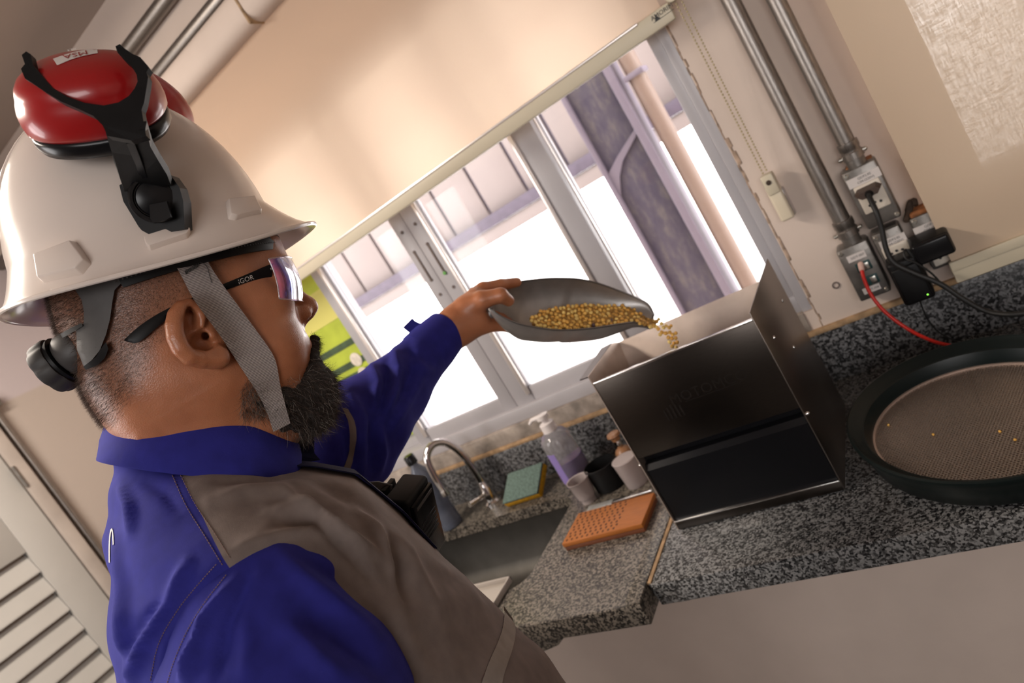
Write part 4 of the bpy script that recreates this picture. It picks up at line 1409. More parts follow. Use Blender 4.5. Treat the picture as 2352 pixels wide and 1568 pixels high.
def surface_nets(fn, lo, hi, h, nb=8, margin=1.6):
    lo, hi = np.asarray(lo, float), np.asarray(hi, float)
    n = np.ceil((hi - lo) / (h * nb)).astype(int)
    g = np.stack(np.meshgrid(*[np.arange(k) for k in n], indexing='ij'), -1).reshape(-1, 3)
    cen = lo + (g + 0.5) * nb * h
    d = np.concatenate([fn(c) for c in np.array_split(cen, max(1, len(cen) // 200000))])
    g = g[np.abs(d) < margin * 0.87 * nb * h]
    loc = np.stack(np.meshgrid(*[np.arange(nb + 1)] * 3, indexing='ij'), -1)
    cells, verts, signs = [], [], []
    for ch in np.array_split(g, max(1, len(g) // 350)):
        base = ch * nb
        idx = base[:, None, None, None, :] + loc[None]
        P = lo + idx.reshape(-1, 3) * h
        V = fn(P).reshape(len(ch), nb + 1, nb + 1, nb + 1)
        c8 = [V[:, i:i + nb, j:j + nb, k:k + nb] for i in (0, 1) for j in (0, 1) for k in (0, 1)]
        S = np.stack(c8, -1)
        neg = S < 0
        act = neg.any(-1) & ~neg.all(-1)
        if not act.any():
            continue
        Sa = S[act]
        bi, i, j, k = np.nonzero(act)
        cell = base[bi] + np.stack([i, j, k], -1)
        off = np.array([(i, j, k) for i in (0, 1) for j in (0, 1) for k in (0, 1)], float)
        acc = np.zeros((len(Sa), 3))
        cnt = np.zeros(len(Sa))
        for a in range(8):
            for b in range(a + 1, 8):
                if np.abs(off[a] - off[b]).sum() != 1:
                    continue
                va, vb = Sa[:, a], Sa[:, b]
                m = (va < 0) != (vb < 0)
                t = np.where(m, va / np.where(m, va - vb, 1), 0)
                acc += np.where(m[:, None], off[a] + t[:, None] * (off[b] - off[a]), 0)
                cnt += m
        verts.append(lo + (cell + acc / cnt[:, None]) * h)
        cells.append(cell)
        signs.append(neg[act][:, [0, 4, 2, 1]])
    cells = np.concatenate(cells)
    verts = np.concatenate(verts)
    signs = np.concatenate(signs)
    big = n * nb + 4
    key = lambda c: (c[:, 0] + 1) * (big[1] * big[2]) + (c[:, 1] + 1) * big[2] + (c[:, 2] + 1)
    K = key(cells)
    order = np.argsort(K)
    Ks = K[order]
    quads = []
    e = np.eye(3, dtype=int)
    for ax in range(3):
        m = signs[:, 0] != signs[:, 1 + ax]
        c = cells[m]
        u, w = e[(ax + 1) % 3], e[(ax + 2) % 3]
        ids = []
        ok = np.ones(len(c), bool)
        for o in (-u - w, -w, 0 * u, -u):
            kk = key(c + o)
            p = np.searchsorted(Ks, kk)
            p = np.minimum(p, len(Ks) - 1)
            ok &= Ks[p] == kk
            ids.append(order[p])
        q = np.stack(ids, -1)
        flip = signs[m, 0] == False
        q[flip] = q[flip][:, ::-1]
        quads.append(q[ok])
    return verts, np.concatenate(quads)


def vertex_normals(V, Q):
    a = V[Q[:, 2]] - V[Q[:, 0]]
    b = V[Q[:, 3]] - V[Q[:, 1]]
    fn_ = np.cross(a, b)
    N = np.zeros_like(V)
    for k in range(4):
        np.add.at(N, Q[:, k], fn_)
    return N / (np.linalg.norm(N, axis=1, keepdims=True) + 1e-12)


def relax(V, Q, it=1, f=0.5):
    for _ in range(it):
        S = np.zeros_like(V)
        cnt = np.zeros(len(V))
        for k in range(4):
            a, b = Q[:, k], Q[:, (k + 1) % 4]
            np.add.at(S, a, V[b])
            np.add.at(S, b, V[a])
            np.add.at(cnt, a, 1)
            np.add.at(cnt, b, 1)
        V = V + f * (S / np.maximum(cnt, 1)[:, None] - V)
    return V


def mesh_np(name, V, Q, material, parent=None, loc=None, attrs=None, angle=180):
    base = wloc(parent) if parent is not None else np.array(loc if loc is not None else (0, 0, 0), float)
    me = bpy.data.meshes.new(name)
    me.vertices.add(len(V))
    me.vertices.foreach_set('co', (V - base).astype(np.float32).ravel())
    k = Q.shape[1]
    me.loops.add(len(Q) * k)
    me.loops.foreach_set('vertex_index', Q.astype(np.int32).ravel())
    me.polygons.add(len(Q))
    me.polygons.foreach_set('loop_start', np.arange(0, len(Q) * k, k, dtype=np.int32))
    me.update(calc_edges=True)
    for an, av in (attrs or {}).items():
        at = me.attributes.new(an, 'FLOAT', 'POINT')
        at.data.foreach_set('value', av.astype(np.float32))
    return link_mesh(name, me, material, parent, loc, True, angle)


def bvh_of(V, Q):
    return BVHTree.FromPolygons([tuple(map(float, v)) for v in V], [tuple(int(i) for i in q) for q in Q])


def hit(bvh, x, y, lift=0.0):
    d = ray(x, y)
    d = d / np.linalg.norm(d)
    r = bvh.ray_cast(Vector(EYE), Vector(d))
    if r[0] is None:
        return None, None
    nrm = np.array(r[1])
    if nrm @ d > 0:
        nrm = -nrm
    return np.array(r[0]) + nrm * lift, nrm


def hit_or(bvh, x, y, lift, depth):
    p, n_ = hit(bvh, x, y, lift)
    if p is None:
        return at_d(x, y, depth), -CF
    return p, n_


def poly_sd(P, poly):
    """signed distance to a 2D polygon, negative inside"""
    P = np.asarray(P, float)
    d = np.full(len(P), 1e9)
    ins = np.zeros(len(P), bool)
    for a, b in zip(poly, poly[1:] + poly[:1]):
        a, b = np.asarray(a, float), np.asarray(b, float)
        e = b - a
        t = np.clip(((P - a) @ e) / (e @ e + 1e-12), 0, 1)
        d = np.minimum(d, np.linalg.norm(P - a - t[:, None] * e, axis=1))
        c_ = ((a[1] > P[:, 1]) != (b[1] > P[:, 1]))
        xx = a[0] + (P[:, 1] - a[1]) * e[0] / (e[1] if abs(e[1]) > 1e-12 else 1e-12)
        ins ^= c_ & (P[:, 0] < xx)
    return np.where(ins, -d, d)


def line_d(P, pts):
    d = np.full(len(P), 1e9)
    for a, b in zip(pts[:-1], pts[1:]):
        a, b = np.asarray(a, float), np.asarray(b, float)
        e = b - a
        t = np.clip(((P - a) @ e) / (e @ e + 1e-12), 0, 1)
        d = np.minimum(d, np.linalg.norm(P - a - t[:, None] * e, axis=1))
    return d


def line_ds(P, pts):
    """distance to polyline, its parameter 0..1 and the side (+1 left, -1 right)"""
    d = np.full(len(P), 1e9)
    tt = np.zeros(len(P))
    sg = np.ones(len(P))
    L = [np.linalg.norm(np.subtract(b, a)) for a, b in zip(pts[:-1], pts[1:])]
    tot, acc = sum(L), 0
    for (a, b), l in zip(zip(pts[:-1], pts[1:]), L):
        a, b = np.asarray(a, float), np.asarray(b, float)
        e = b - a
        t = np.clip(((P - a) @ e) / (e @ e + 1e-12), 0, 1)
        q = P - a - t[:, None] * e
        dd = np.linalg.norm(q, axis=1)
        m = dd < d
        d = np.where(m, dd, d)
        tt = np.where(m, (acc + t * l) / tot, tt)
        sg = np.where(m, np.sign(e[0] * q[:, 1] - e[1] * q[:, 0]), sg)
        acc += l
    return d, tt, sg


# ------------------------------------------------------------------ the man: frames
FH = np.array([0.39113095, 0.87032982, -0.29923667])     # face direction
UH = np.array([0.17133129, 0.25059769, 0.95280973])      # head up
NE = np.array([0.90424674, -0.42394198, -0.05109822])    # towards his right side, near the camera
HO = np.array([-0.60371925, 0.4231308, 1.58706695])      # between the ears


def H(x, n, z):
    return HO + FH * x + NE * n + UH * z


def to_head(P):
    q = P - HO
    return np.stack([q @ FH, q @ NE, q @ UH], -1)


def on_head_plane(x, y, w, tilt=0.0):
    """pixel -> point where near coordinate = w - tilt * forward coordinate"""
    d = ray(x, y)
    nrm = NE + tilt * FH
    t = (w + (HO - EYE) @ nrm) / (d @ nrm)
    return EYE + d * t


BF = np.array([0.57570681, 0.81765621, 0.0])
BN = np.array([0.81765621, -0.57570681, 0.0])
NB = np.array([-0.64828784, 0.40217094, 1.49907194])


def B(x, n, z):
    return NB + BF * x + BN * n + np.array([0, 0, z])


def to_body(P):
    q = P - NB
    return np.stack([q @ BF, q @ BN, q[:, 2]], -1)


def sym(p):
    return np.stack([p[:, 0], np.abs(p[:, 1]), p[:, 2]], -1)


# ear built from pixel outline on a plane that flares outwards towards the back
def ear(x, y, dn=0.0):
    return to_head(on_head_plane(x, y, 0.0835 + dn, 0.42)[None])[0]


E_HELIX = [(ear(463, 748), .0028), (ear(463, 724), .0034), (ear(453, 705), .0038), (ear(434, 699), .0042), (ear(415, 707), .0050), (ear(404, 724), .0056), (ear(400, 748), .0060),
           (ear(404, 775), .0062), (ear(416, 800), .0062), (ear(436, 820), .0060), (ear(462, 828), .0058), (ear(488, 829), .0060), (ear(506, 826), .0062), (ear(512, 816), .0055)]
E_LOW = [(ear(452, 812), .0045), (ear(478, 806), .0048), (ear(498, 803), .0045), (ear(508, 810), .0045)]
E_CRUS = [(ear(459, 722, -.004), .0032), (ear(453, 748, -.006), .0034), (ear(441, 775, -.008), .0034)]
E_PLATE = [(ear(425, 728, -.010), .0045), (ear(424, 765, -.011), .0050), (ear(440, 800, -.009), .0050)]


def head_sdf(P):
    p = to_head(P)
    s = sym(p)
    d = sd_ell(p, (-0.004, 0, 0.066), (0.1005, 0.0775, 0.098))
    d = smin(d, sd_ell(p, (0.047, 0, 0.008), (0.056, 0.0625, 0.088)), 0.03)
    d = smin(d, sd_ell(p, (-0.035, 0, 0.012), (0.062, 0.066, 0.060)), 0.03)           # occiput
    d = smin(d, sd_cap(s, (0.004, 0.048, -0.036), (0.078, 0.024, -0.076), 0.021, 0.020), 0.028)   # jaw
    d = smin(d, sd_ell(s, (0.056, 0.036, -0.016), (0.038, 0.030, 0.038)), 0.02)       # cheek
    d = smin(d, sd_ell(s, (0.070, 0.044, 0.030), (0.022, 0.018, 0.014)), 0.016)       # cheekbone
    d = smin(d, sd_ell(p, (0.092, 0, -0.074), (0.019, 0.022, 0.018)), 0.02)           # chin
    d = smin(d, sd_ell(p, (0.086, 0, -0.024), (0.027, 0.030, 0.030)), 0.016)          # muzzle
    d = smin(d, sd_cap(s, (0.094, 0.036, 0.060), (0.101, 0.0, 0.066), 0.010, 0.011), 0.014)
    d = smin(d, sd_ell(p, (0.076, 0, 0.088), (0.031, 0.050, 0.034)), 0.02)            # forehead
    d = smax(d, -sd_ell(s, (0.106, 0.033, 0.046), (0.016, 0.019, 0.013)), 0.012)      # sockets
    d = smin(d, sd_ell(s, (0.086, 0.032, 0.046), (0.0125, 0.0125, 0.0125)), 0.003)    # eyes
    d = smin(d, sd_cap(s, (0.084, 0.022, 0.0505), (0.083, 0.044, 0.048), 0.0125), 0.004)
    # nose
    nose = sd_cap(p, (0.098, 0, 0.058), (0.1175, 0, 0.0245), 0.0075, 0.0105)
    nose = smin(nose, sd_ell(p, (0.1195, 0, 0.0215), (0.0120, 0.0118, 0.0105)), 0.006)
    nose = smin(nose, sd_ell(s, (0.108, 0.0125, 0.0150), (0.0115, 0.0078, 0.0090)), 0.006)
    nose = smin(nose, sd_cap(p, (0.118, 0, 0.0130), (0.103, 0, 0.003), 0.0050, 0.0060), 0.006)
    d = smin(d, nose, 0.009)
    d = smax(d, -sd_ell(s, (0.1145, 0.0082, 0.0085), (0.0062, 0.0036, 0.0075)), 0.003)  # nostrils
    # lips
    d = smin(d, sd_cap(s, (0.096, 0.022, -0.034), (0.110, 0.0, -0.0275), 0.0045, 0.0065), 0.006)
    d = smin(d, sd_cap(s, (0.096, 0.020, -0.037), (0.108, 0.0, -0.0430), 0.0045, 0.0075), 0.006)
    d = smax(d, -sd_cap(s, (0.100, 0.022, -0.0355), (0.117, 0.0, -0.0355), 0.0012, 0.0016), 0.003)
    # neck, double chin, nape
    nb = to_head(B(0.0, 0, -0.03)[None])[0]
    nq = p.copy()
    nq[:, 1] *= 0.90
    d = smin(d, sd_cap(nq, (-0.022, 0, -0.02), nb, 0.060, 0.070), 0.035)
    d = smin(d, sd_ell(p, (0.036, 0, -0.083), (0.052, 0.046, 0.026)), 0.03)
    d = smin(d, sd_ell(p, (-0.047, 0, -0.030), (0.036, 0.048, 0.045)), 0.03)
    # ear (both sides)
    near_box = (s[:, 1] > 0.05) & (np.abs(s[:, 0]) < 0.06) & (s[:, 2] > -0.05) & (s[:, 2] < 0.07)
    if near_box.any():
        q = s[near_box]
        dd = d[near_box]
        dd = smin(dd, sd_ell(q, (0.004, 0.070, 0.008), (0.016, 0.012, 0.024)), 0.01)
        e = sd_chain(q, E_HELIX, 0.006)
        e = smin(e, sd_chain(q, E_LOW, 0.003), 0.004)
        e = smin(e, sd_chain(q, E_PLATE, 0.003), 0.005)
        e = smin(e, sd_chain(q, E_CRUS, 0.003), 0.0035)
        dd = smin(dd, e, 0.004)
        dd = smax(dd, -sd_ell(q, ear(464, 783, -0.001), (0.0100, 0.0105, 0.0100)), 0.003)     # concha
        dd = smax(dd, -sd_ell(q, ear(438, 736, 0.0), (0.0058, 0.0090, 0.0130)), 0.0025)        # upper hollow
        dd = smax(dd, -sd_ell(q, ear(436, 772, 0.0), (0.0045, 0.0080, 0.0110)), 0.0025)
        dd = smin(dd, sd_ell(q, ear(484, 768, -0.002), (0.0050, 0.0050, 0.0060)), 0.003)       # tragus
        dd = smax(dd, -sd_cap(q, ear(471, 772, -0.004), ear(474, 770, -0.02), 0.0035), 0.002)
        d[near_box] = dd
    return d


W_D = 1.09


def hp_(x, y, d, r):
    return (at_d(x, y, d), r)


HAND = [
    ([hp_(1000, 792, 1.080, .0265), hp_(1040, 752, 1.092, .0255), hp_(1075, 722, 1.096, .0250)], 0.02),
    ([hp_(1045, 740, 1.092, .022), hp_(1094, 686, 1.098, .0175)], 0.02),
    ([hp_(1050, 765, 1.090, .021), hp_(1100, 742, 1.094, .0185)], 0.02),
    ([hp_(1075, 705, 1.085, .017), hp_(1108, 688, 1.076, .0145), hp_(1150, 678, 1.074, .0118), hp_(1168, 690, 1.086, .0095)], 0.008),      # thumb
    ([hp_(1094, 676, 1.108, .0135), hp_(1110, 664, 1.112, .0118), hp_(1150, 655, 1.126, .0102), hp_(1187, 648, 1.146, .0082)], 0.006),     # index
    ([hp_(1092, 716, 1.108, .0130), hp_(1122, 722, 1.112, .0112), hp_(1152, 733, 1.132, .0095), hp_(1168, 740, 1.150, .0080)], 0.006),     # middle
    ([hp_(1086, 738, 1.100, .0130), hp_(1122, 738, 1.104, .0110), hp_(1150, 743, 1.118, .0095), hp_(1166, 744, 1.134, .0080)], 0.006),     # ring
    ([hp_(1078, 756, 1.094, .0125), hp_(1116, 750, 1.094, .0100), hp_(1150, 748, 1.104, .0086), hp_(1177, 757, 1.118, .0068)], 0.006),     # little
]


def hand_sdf(P):
    d = None
    for pts_, k in HAND[:3]:
        e = sd_chain(P, pts_, 0.012)
        d = e if d is None else smin(d, e, k)
    for pts_, k in HAND[3:]:
        d = smin(d, sd_chain(P, pts_, 0.004), k)
    return d


# far arm: shoulder - elbow - wrist
ARM_F = [(at_d(775, 1000, 0.935), .060), (at_d(848, 960, 0.972), .038), (at_d(903, 900, 1.016), .032), (at_d(1000, 792, 1.080), .0275)]
ARM_N = [(at_d(640, 1440, 0.565), .052), (at_d(690, 1640, 0.560), .050), (at_d(750, 1830, 0.58), .042)]


def torso_tab(z, k):
    zs = [-1.0, -0.80, -0.60, -0.50, -0.38, -0.235, -0.164, -0.10, -0.067, -0.047, -0.032, -0.016, 0.0, 0.017, 0.03, 0.06]
    c = [0.0, -0.005, -0.008, -0.010, -0.017, -0.030, -0.028, -0.026, -0.033, -0.037, -0.040, -0.044, -0.047, -0.050, -0.050, -0.052]
    a = [0.14, 0.165, 0.183, 0.186, 0.183, 0.162, 0.150, 0.130, 0.105, 0.084, 0.078, 0.071, 0.050, 0.037, 0.026, 0.010]
    b = [0.17, 0.19, 0.205, 0.212, 0.212, 0.207, 0.204, 0.203, 0.196, 0.172, 0.148, 0.125, 0.100, 0.075, 0.055, 0.02]
    return np.interp(z, zs[0:], (c, a, b)[k])


def torso_sdf(P, off=0.0):
    q = to_body(P)
    z = q[:, 2]
    c, a, b = (torso_tab(z, k) for k in range(3))
    a = a + off
    b = b + off
    x = (q[:, 0] - c) / a
    y = q[:, 1] / b
    ex = np.interp(z, [-0.16, -0.07], [2.35, 2.0])
    r = (np.abs(x) ** ex + np.abs(y) ** ex + 1e-12) ** (1 / ex)
    d = (r - 1) * np.minimum(a, b) * 0.85
    d = np.maximum(d, (z - 0.045 - off) * 0.8)
    return d


def body_sdf(P):
    d = head_sdf(P)
    q = P
    t = torso_sdf(P, -0.016)
    t = np.maximum(t, -(to_body(P)[:, 2] + 0.55))
    d = smin(d, t, 0.02)
    d = smin(d, sd_chain(P, ARM_F, 0.02), 0.03)
    d = smin(d, sd_chain(P, ARM_N, 0.02), 0.03)
    m = ((P - at_d(1090, 720, 1.10)) ** 2).sum(1) < 0.16 ** 2
    if m.any():
        d[m] = smin(d[m], hand_sdf(P[m]), 0.012)
    return d


def body_safe(P):
    return body_sdf(P.astype(np.float64))


# ------------------------------------------------------------------ skin
def skin_mat():
    m, nt, b = new_mat('skin')
    L = nt.links
    at = nt.nodes.new('ShaderNodeAttribute')
    at.attribute_name = 'hair'
    lip = nt.nodes.new('ShaderNodeAttribute')
    lip.attribute_name = 'lip'
    tc = nt.nodes.new('ShaderNodeTexCoord')
    n1 = nt.nodes.new('ShaderNodeTexNoise')
    n1.inputs['Scale'].default_value = 38
    n1.inputs['Detail'].default_value = 5
    L.new(tc.outputs['Object'], n1.inputs['Vector'])
    r1 = ramp(nt, [(0.3, (0.36, 0.130, 0.058)), (0.7, (0.47, 0.185, 0.090))])
    L.new(n1.outputs['Fac'], r1.inputs[0])
    n2 = nt.nodes.new('ShaderNodeTexNoise')
    n2.inputs['Scale'].default_value = 520
    n2.inputs['Detail'].default_value = 3
    L.new(tc.outputs['Object'], n2.inputs['Vector'])
    r2 = ramp(nt, [(0.35, (0.045, 0.022, 0.015)), (0.65, (0.17, 0.078, 0.048))])
    L.new(n2.outputs['Fac'], r2.inputs[0])
    mx = nt.nodes.new('ShaderNodeMix')
    mx.data_type = 'RGBA'
    L.new(at.outputs['Fac'], mx.inputs[0])
    L.new(r1.outputs[0], mx.inputs[6])
    L.new(r2.outputs[0], mx.inputs[7])
    mx2 = nt.nodes.new('ShaderNodeMix')
    mx2.data_type = 'RGBA'
    L.new(lip.outputs['Fac'], mx2.inputs[0])
    L.new(mx.outputs[2], mx2.inputs[6])
    mx2.inputs[7].default_value = (0.36, 0.13, 0.10, 1)
    L.new(mx2.outputs[2], b.inputs['Base Color'])
    b.inputs['Roughness'].default_value = 0.36
    b.inputs['Specular IOR Level'].default_value = 0.55
    b.inputs['Subsurface Weight'].default_value = 0.2
    b.inputs['Subsurface Radius'].default_value = (0.008, 0.003, 0.0015)
    b.inputs['Subsurface Scale'].default_value = 0.5
    vo = nt.nodes.new('ShaderNodeTexVoronoi')
    vo.inputs['Scale'].default_value = 760
    L.new(tc.outputs['Object'], vo.inputs['Vector'])
    bp = nt.nodes.new('ShaderNodeBump')
    bp.inputs['Strength'].default_value = 0.2
    bp.inputs['Distance'].default_value = 0.0008
    L.new(vo.outputs['Distance'], bp.inputs['Height'])
    n3 = nt.nodes.new('ShaderNodeTexNoise')
    n3.inputs['Scale'].default_value = 120
    n3.inputs['Detail'].default_value = 4
    L.new(tc.outputs['Object'], n3.inputs['Vector'])
    bp2 = nt.nodes.new('ShaderNodeBump')
    bp2.inputs['Strength'].default_value = 0.12
    bp2.inputs['Distance'].default_value = 0.0015
    L.new(n3.outputs['Fac'], bp2.inputs['Height'])
    L.new(bp.outputs[0], bp2.inputs['Normal'])
    L.new(bp2.outputs[0], b.inputs['Normal'])
    return m


M['skin'] = skin_mat()
M['hair'] = mat('dark_hair', (0.030, 0.018, 0.013), 0.5)
M['hair_mix'] = mat('brown_grey_hair', (0.10, 0.062, 0.045), 0.45)
M['hair_grey'] = mat('grey_hair', (0.26, 0.225, 0.19), 0.4)
M['beard'] = mat('dark_beard', (0.014, 0.010, 0.008), 0.75, noise=0.4, nscale=300, bump=0.8, bscale=350)


def cloth_mat(name, col, bump=0.25, wear=0.12):
    m, nt, b = new_mat(name)
    L = nt.links
    tc = nt.nodes.new('ShaderNodeTexCoord')
    n1 = nt.nodes.new('ShaderNodeTexNoise')
    n1.inputs['Scale'].default_value = 60
    n1.inputs['Detail'].default_value = 6
    L.new(tc.outputs['Object'], n1.inputs['Vector'])
    r = ramp(nt, [(0.3, tuple(c * (1 - wear) for c in col)), (0.7, tuple(min(1, c * (1 + wear)) for c in col))])
    L.new(n1.outputs['Fac'], r.inputs[0])
    L.new(r.outputs[0], b.inputs['Base Color'])
    b.inputs['Roughness'].default_value = 0.85
    b.inputs['Specular IOR Level'].default_value = 0.2
    b.inputs['Sheen Weight'].default_value = 0.25
    b.inputs['Sheen Roughness'].default_value = 0.5
    b.inputs['Sheen Tint'].default_value = (*[min(1, c * 3 + 0.05) for c in col], 1)
    w = nt.nodes.new('ShaderNodeTexNoise')
    w.inputs['Scale'].default_value = 1100
    w.inputs['Detail'].default_value = 2
    L.new(tc.outputs['Object'], w.inputs['Vector'])
    bp = nt.nodes.new('ShaderNodeBump')
    bp.inputs['Strength'].default_value = bump
    bp.inputs['Distance'].default_value = 0.0004
    L.new(w.outputs['Fac'], bp.inputs['Height'])
    n3 = nt.nodes.new('ShaderNodeTexNoise')
    n3.inputs['Scale'].default_value = 28
    n3.inputs['Detail'].default_value = 3
    L.new(tc.outputs['Object'], n3.inputs['Vector'])
    bp2 = nt.nodes.new('ShaderNodeBump')
    bp2.inputs['Strength'].default_value = 0.18
    bp2.inputs['Distance'].default_value = 0.004
    L.new(n3.outputs['Fac'], bp2.inputs['Height'])
    L.new(bp.outputs[0], bp2.inputs['Normal'])
    L.new(bp2.outputs[0], b.inputs['Normal'])
    return m


M['blue'] = cloth_mat('royal_blue_twill', (0.020, 0.0205, 0.190))
M['grey'] = cloth_mat('taupe_grey_twill', (0.170, 0.136, 0.122))
M['navy'] = cloth_mat('dark_navy_twill', (0.006, 0.007, 0.03))
M['tape'] = cloth_mat('grey_tape', (0.26, 0.225, 0.20))
M['stitch'] = mat('brown_stitching', (0.17, 0.10, 0.085), 0.8)
M['logo'] = mat('white_print', (0.72, 0.66, 0.62), 0.6)
M['trouser'] = cloth_mat('dark_trouser', (0.02, 0.022, 0.06))

V, Q = surface_nets(body_safe, HO + np.array([-0.45, -0.35, -0.62]), HO + np.array([0.45, 0.72, 0.24]), 0.0018)
V = relax(V, Q, 1, 0.4)
hl_ = to_head(V)


def hpx(x, y, w=0.070):
    q = to_head(on_head_plane(x, y, w)[None])[0]
    return (q[0], q[2])


HAIR_POLY = [hpx(262, 965), hpx(282, 925), hpx(318, 885), hpx(338, 840), hpx(352, 800), hpx(378, 765), hpx(392, 715), hpx(420, 690), hpx(452, 690), hpx(470, 672), hpx(500, 640), hpx(520, 610), hpx(545, 585),
             hpx(590, 560), hpx(600, 480), hpx(400, 300), hpx(100, 400), hpx(20, 700), hpx(120, 900), hpx(240, 980)]
hd = poly_sd(hl_[:, [0, 2]], HAIR_POLY)
hair_a = np.clip(0.5 - hd / 0.016, 0, 1) * (np.abs(hl_[:, 1]) < 0.12) * (hl_[:, 2] > -0.09)
earz = (np.abs(hl_[:, 1]) > 0.078) & (np.abs(hl_[:, 0]) < 0.04) & (hl_[:, 2] < 0.046)
hair_a = np.where(earz, 0, hair_a)
lip_a = np.clip(1 - np.abs(hl_[:, 2] + 0.0365) / 0.011, 0, 1) * np.clip((hl_[:, 0] - 0.096) / 0.006, 0, 1) * (np.abs(hl_[:, 1]) < 0.026) * (hl_[:, 2] > -0.055)
fade = np.clip(1.0 - 0.55 * (1 - np.clip(-hd / 0.05, 0, 1)), 0, 1)
man = mesh_np('person', V, Q, M['skin'], loc=(NB[0], NB[1], 0.0), attrs={'hair': hair_a * 0.92 * fade, 'lip': lip_a * 0.5})
tag(man, 'bearded man in white hard hat, safety glasses and blue and grey work shirt pouring beans', 'person')
VN = vertex_normals(V, Q)
HB = bvh_of(V[:], Q)


# ---- hair strands as thin spikes
def strands(roots, dirs, lens, width, segs, curl, seed):
    """thin flat tapering strands: returns vertices and quads (as 4-gons)"""
    rs = np.random.RandomState(seed)
    n = len(roots)
    d = dirs / np.linalg.norm(dirs, axis=1, keepdims=True)
    view = roots - EYE
    side = np.cross(d, view)
    side /= np.linalg.norm(side, axis=1, keepdims=True) + 1e-9
    tw = rs.normal(0, 0.5, (n, 3))
    side = side + tw * 0.5
    side /= np.linalg.norm(side, axis=1, keepdims=True)
    bend = rs.normal(0, 1, (n, 3)) * curl
    rings = []
    p = roots.copy()
    cur = d.copy()
    for s in range(segs + 1):
        t = s / segs
        w = width * (1 - 0.75 * t)
        rings.append(np.stack([p - side * w[:, None] / 2, p + side * w[:, None] / 2], 1))
        cur = cur + bend / segs
        cur /= np.linalg.norm(cur, axis=1, keepdims=True)
        p = p + cur * (lens / segs)[:, None]
    A = np.stack(rings, 1)            # n, segs+1, 2, 3
    vs = A.reshape(-1, 3)
    base = np.arange(n)[:, None] * (segs + 1) * 2
    q = []
    for s in range(segs):
        q.append(np.stack([base[:, 0] + 2 * s, base[:, 0] + 2 * s + 1, base[:, 0] + 2 * s + 3, base[:, 0] + 2 * s + 2], -1))
    return vs, np.concatenate(q)


rs = np.random.RandomState(5)
sel = np.nonzero((hair_a > 0.25) & (hl_[:, 2] < 0.115) & (hl_[:, 1] > -0.045))[0]
pick = rs.choice(sel, 36000)
keep = rs.rand(len(pick)) < np.clip(hair_a[pick] * 1.1, 0, 1) ** 1.5
pick = pick[keep]
flow = -UH * 0.9 - FH * 0.55
dirs = VN[pick] * 0.85 + flow * 0.55 + rs.normal(0, 0.28, (len(pick), 3))
ln = rs.uniform(0.0022, 0.0044, len(pick)) * (0.55 + 0.75 * np.clip((-hl_[pick, 0] - 0.0) / 0.09, 0, 1))
roots = V[pick] + rs.normal(0, 0.0006, (len(pick), 3))
kind_ = rs.rand(len(pick))
for nm, lo_, hi_, mm in (('hair', 0.0, 0.42, 'hair'), ('hair', 0.42, 0.9, 'hair_mix'), ('hair', 0.9, 1.0, 'hair_grey')):
    m_ = (kind_ >= lo_) & (kind_ < hi_)
    sv_, sq_ = strands(roots[m_], dirs[m_], ln[m_], np.full(m_.sum(), 0.00017), 2, 0.25, 3)
    o = mesh_np(nm, sv_, sq_, M[mm], man)
    tag(o, {'hair': 'short dark cropped hair', 'hair_mix': 'brown cropped hair', 'hair_grey': 'grey cropped hair'}[mm], kind='stuff')


# ---- beard: dense body plus strands
BCH = to_head(on_head_plane(694, 940, 0.036)[None])[0]


def beard_sdf(P):
    p = to_head(P)
    s = sym(p)
    d = sd_ell(p, (0.1015, 0, -0.074), (0.0235, 0.027, 0.031))
    d = smin(d, sd_cap(s, (0.092, 0.026, -0.066), (0.052, 0.047, -0.064), 0.019, 0.0145), 0.014)
    d = smin(d, sd_cap(s, (0.050, 0.049, -0.066), (0.030, 0.0535, -0.062), 0.0125, 0.0095), 0.010)
    d = smin(d, sd_ell(s, (0.090, 0.020, -0.064), (0.030, 0.027, 0.028)), 0.012)
    d = smin(d, sd_ell(p, (0.080, 0, -0.097), (0.032, 0.034, 0.016)), 0.012)
    d = smin(d, sd_cap(s, (0.085, 0.024, -0.090), (0.052, 0.043, -0.086), 0.017, 0.012), 0.012)
    d = smin(d, sd_cap(s, (0.103, 0.026, -0.034), (0.100, 0.024, -0.060), 0.0065, 0.010), 0.010)
    d = smin(d, sd_cap(s, (0.118, 0.0, -0.0145), (0.104, 0.025, -0.030), 0.0052, 0.0055), 0.006)
    d = smin(d, sd_cap(s, (0.110, 0.0, -0.055), (0.108, 0.012, -0.058), 0.0075, 0.0065), 0.008)
    d = smin(d, sd_ell(s, BCH, (0.014, 0.010, 0.014)), 0.008)
    return np.maximum(d, -(p[:, 1] + 0.055))


bV, bQ = surface_nets(beard_sdf, H(0.07, 0, -0.06) - 0.13, H(0.07, 0, -0.06) + 0.13, 0.0018)
bN = vertex_normals(bV, bQ)
nz = np.sin(bV @ np.array([410, 230, 300.0])) * np.sin(bV @ np.array([-260, 380, 210.0]))
beard = mesh_np('beard', bV + bN * (0.0012 * nz)[:, None], bQ, M['beard'], man)
tag(beard, 'full dark beard with grey strands')
bl_ = to_head(bV)
sel = np.nonzero(bl_[:, 1] > -0.03)[0]
pick = rs.choice(sel, 7000)
px_ = bl_[pick]
dirs = bN[pick] * 0.75 + (-UH) * 0.75 + FH * 0.25 * np.clip((px_[:, :1] - 0.06) / 0.05, -0.8, 1) + rs.normal(0, 0.35, (len(pick), 3))
ln = rs.uniform(0.006, 0.016, len(pick)) * np.clip(0.35 + (-px_[:, 2] - 0.015) / 0.06, 0.35, 1.0)
kind_ = rs.rand(len(pick))
back = px_[:, 0] < 0.05
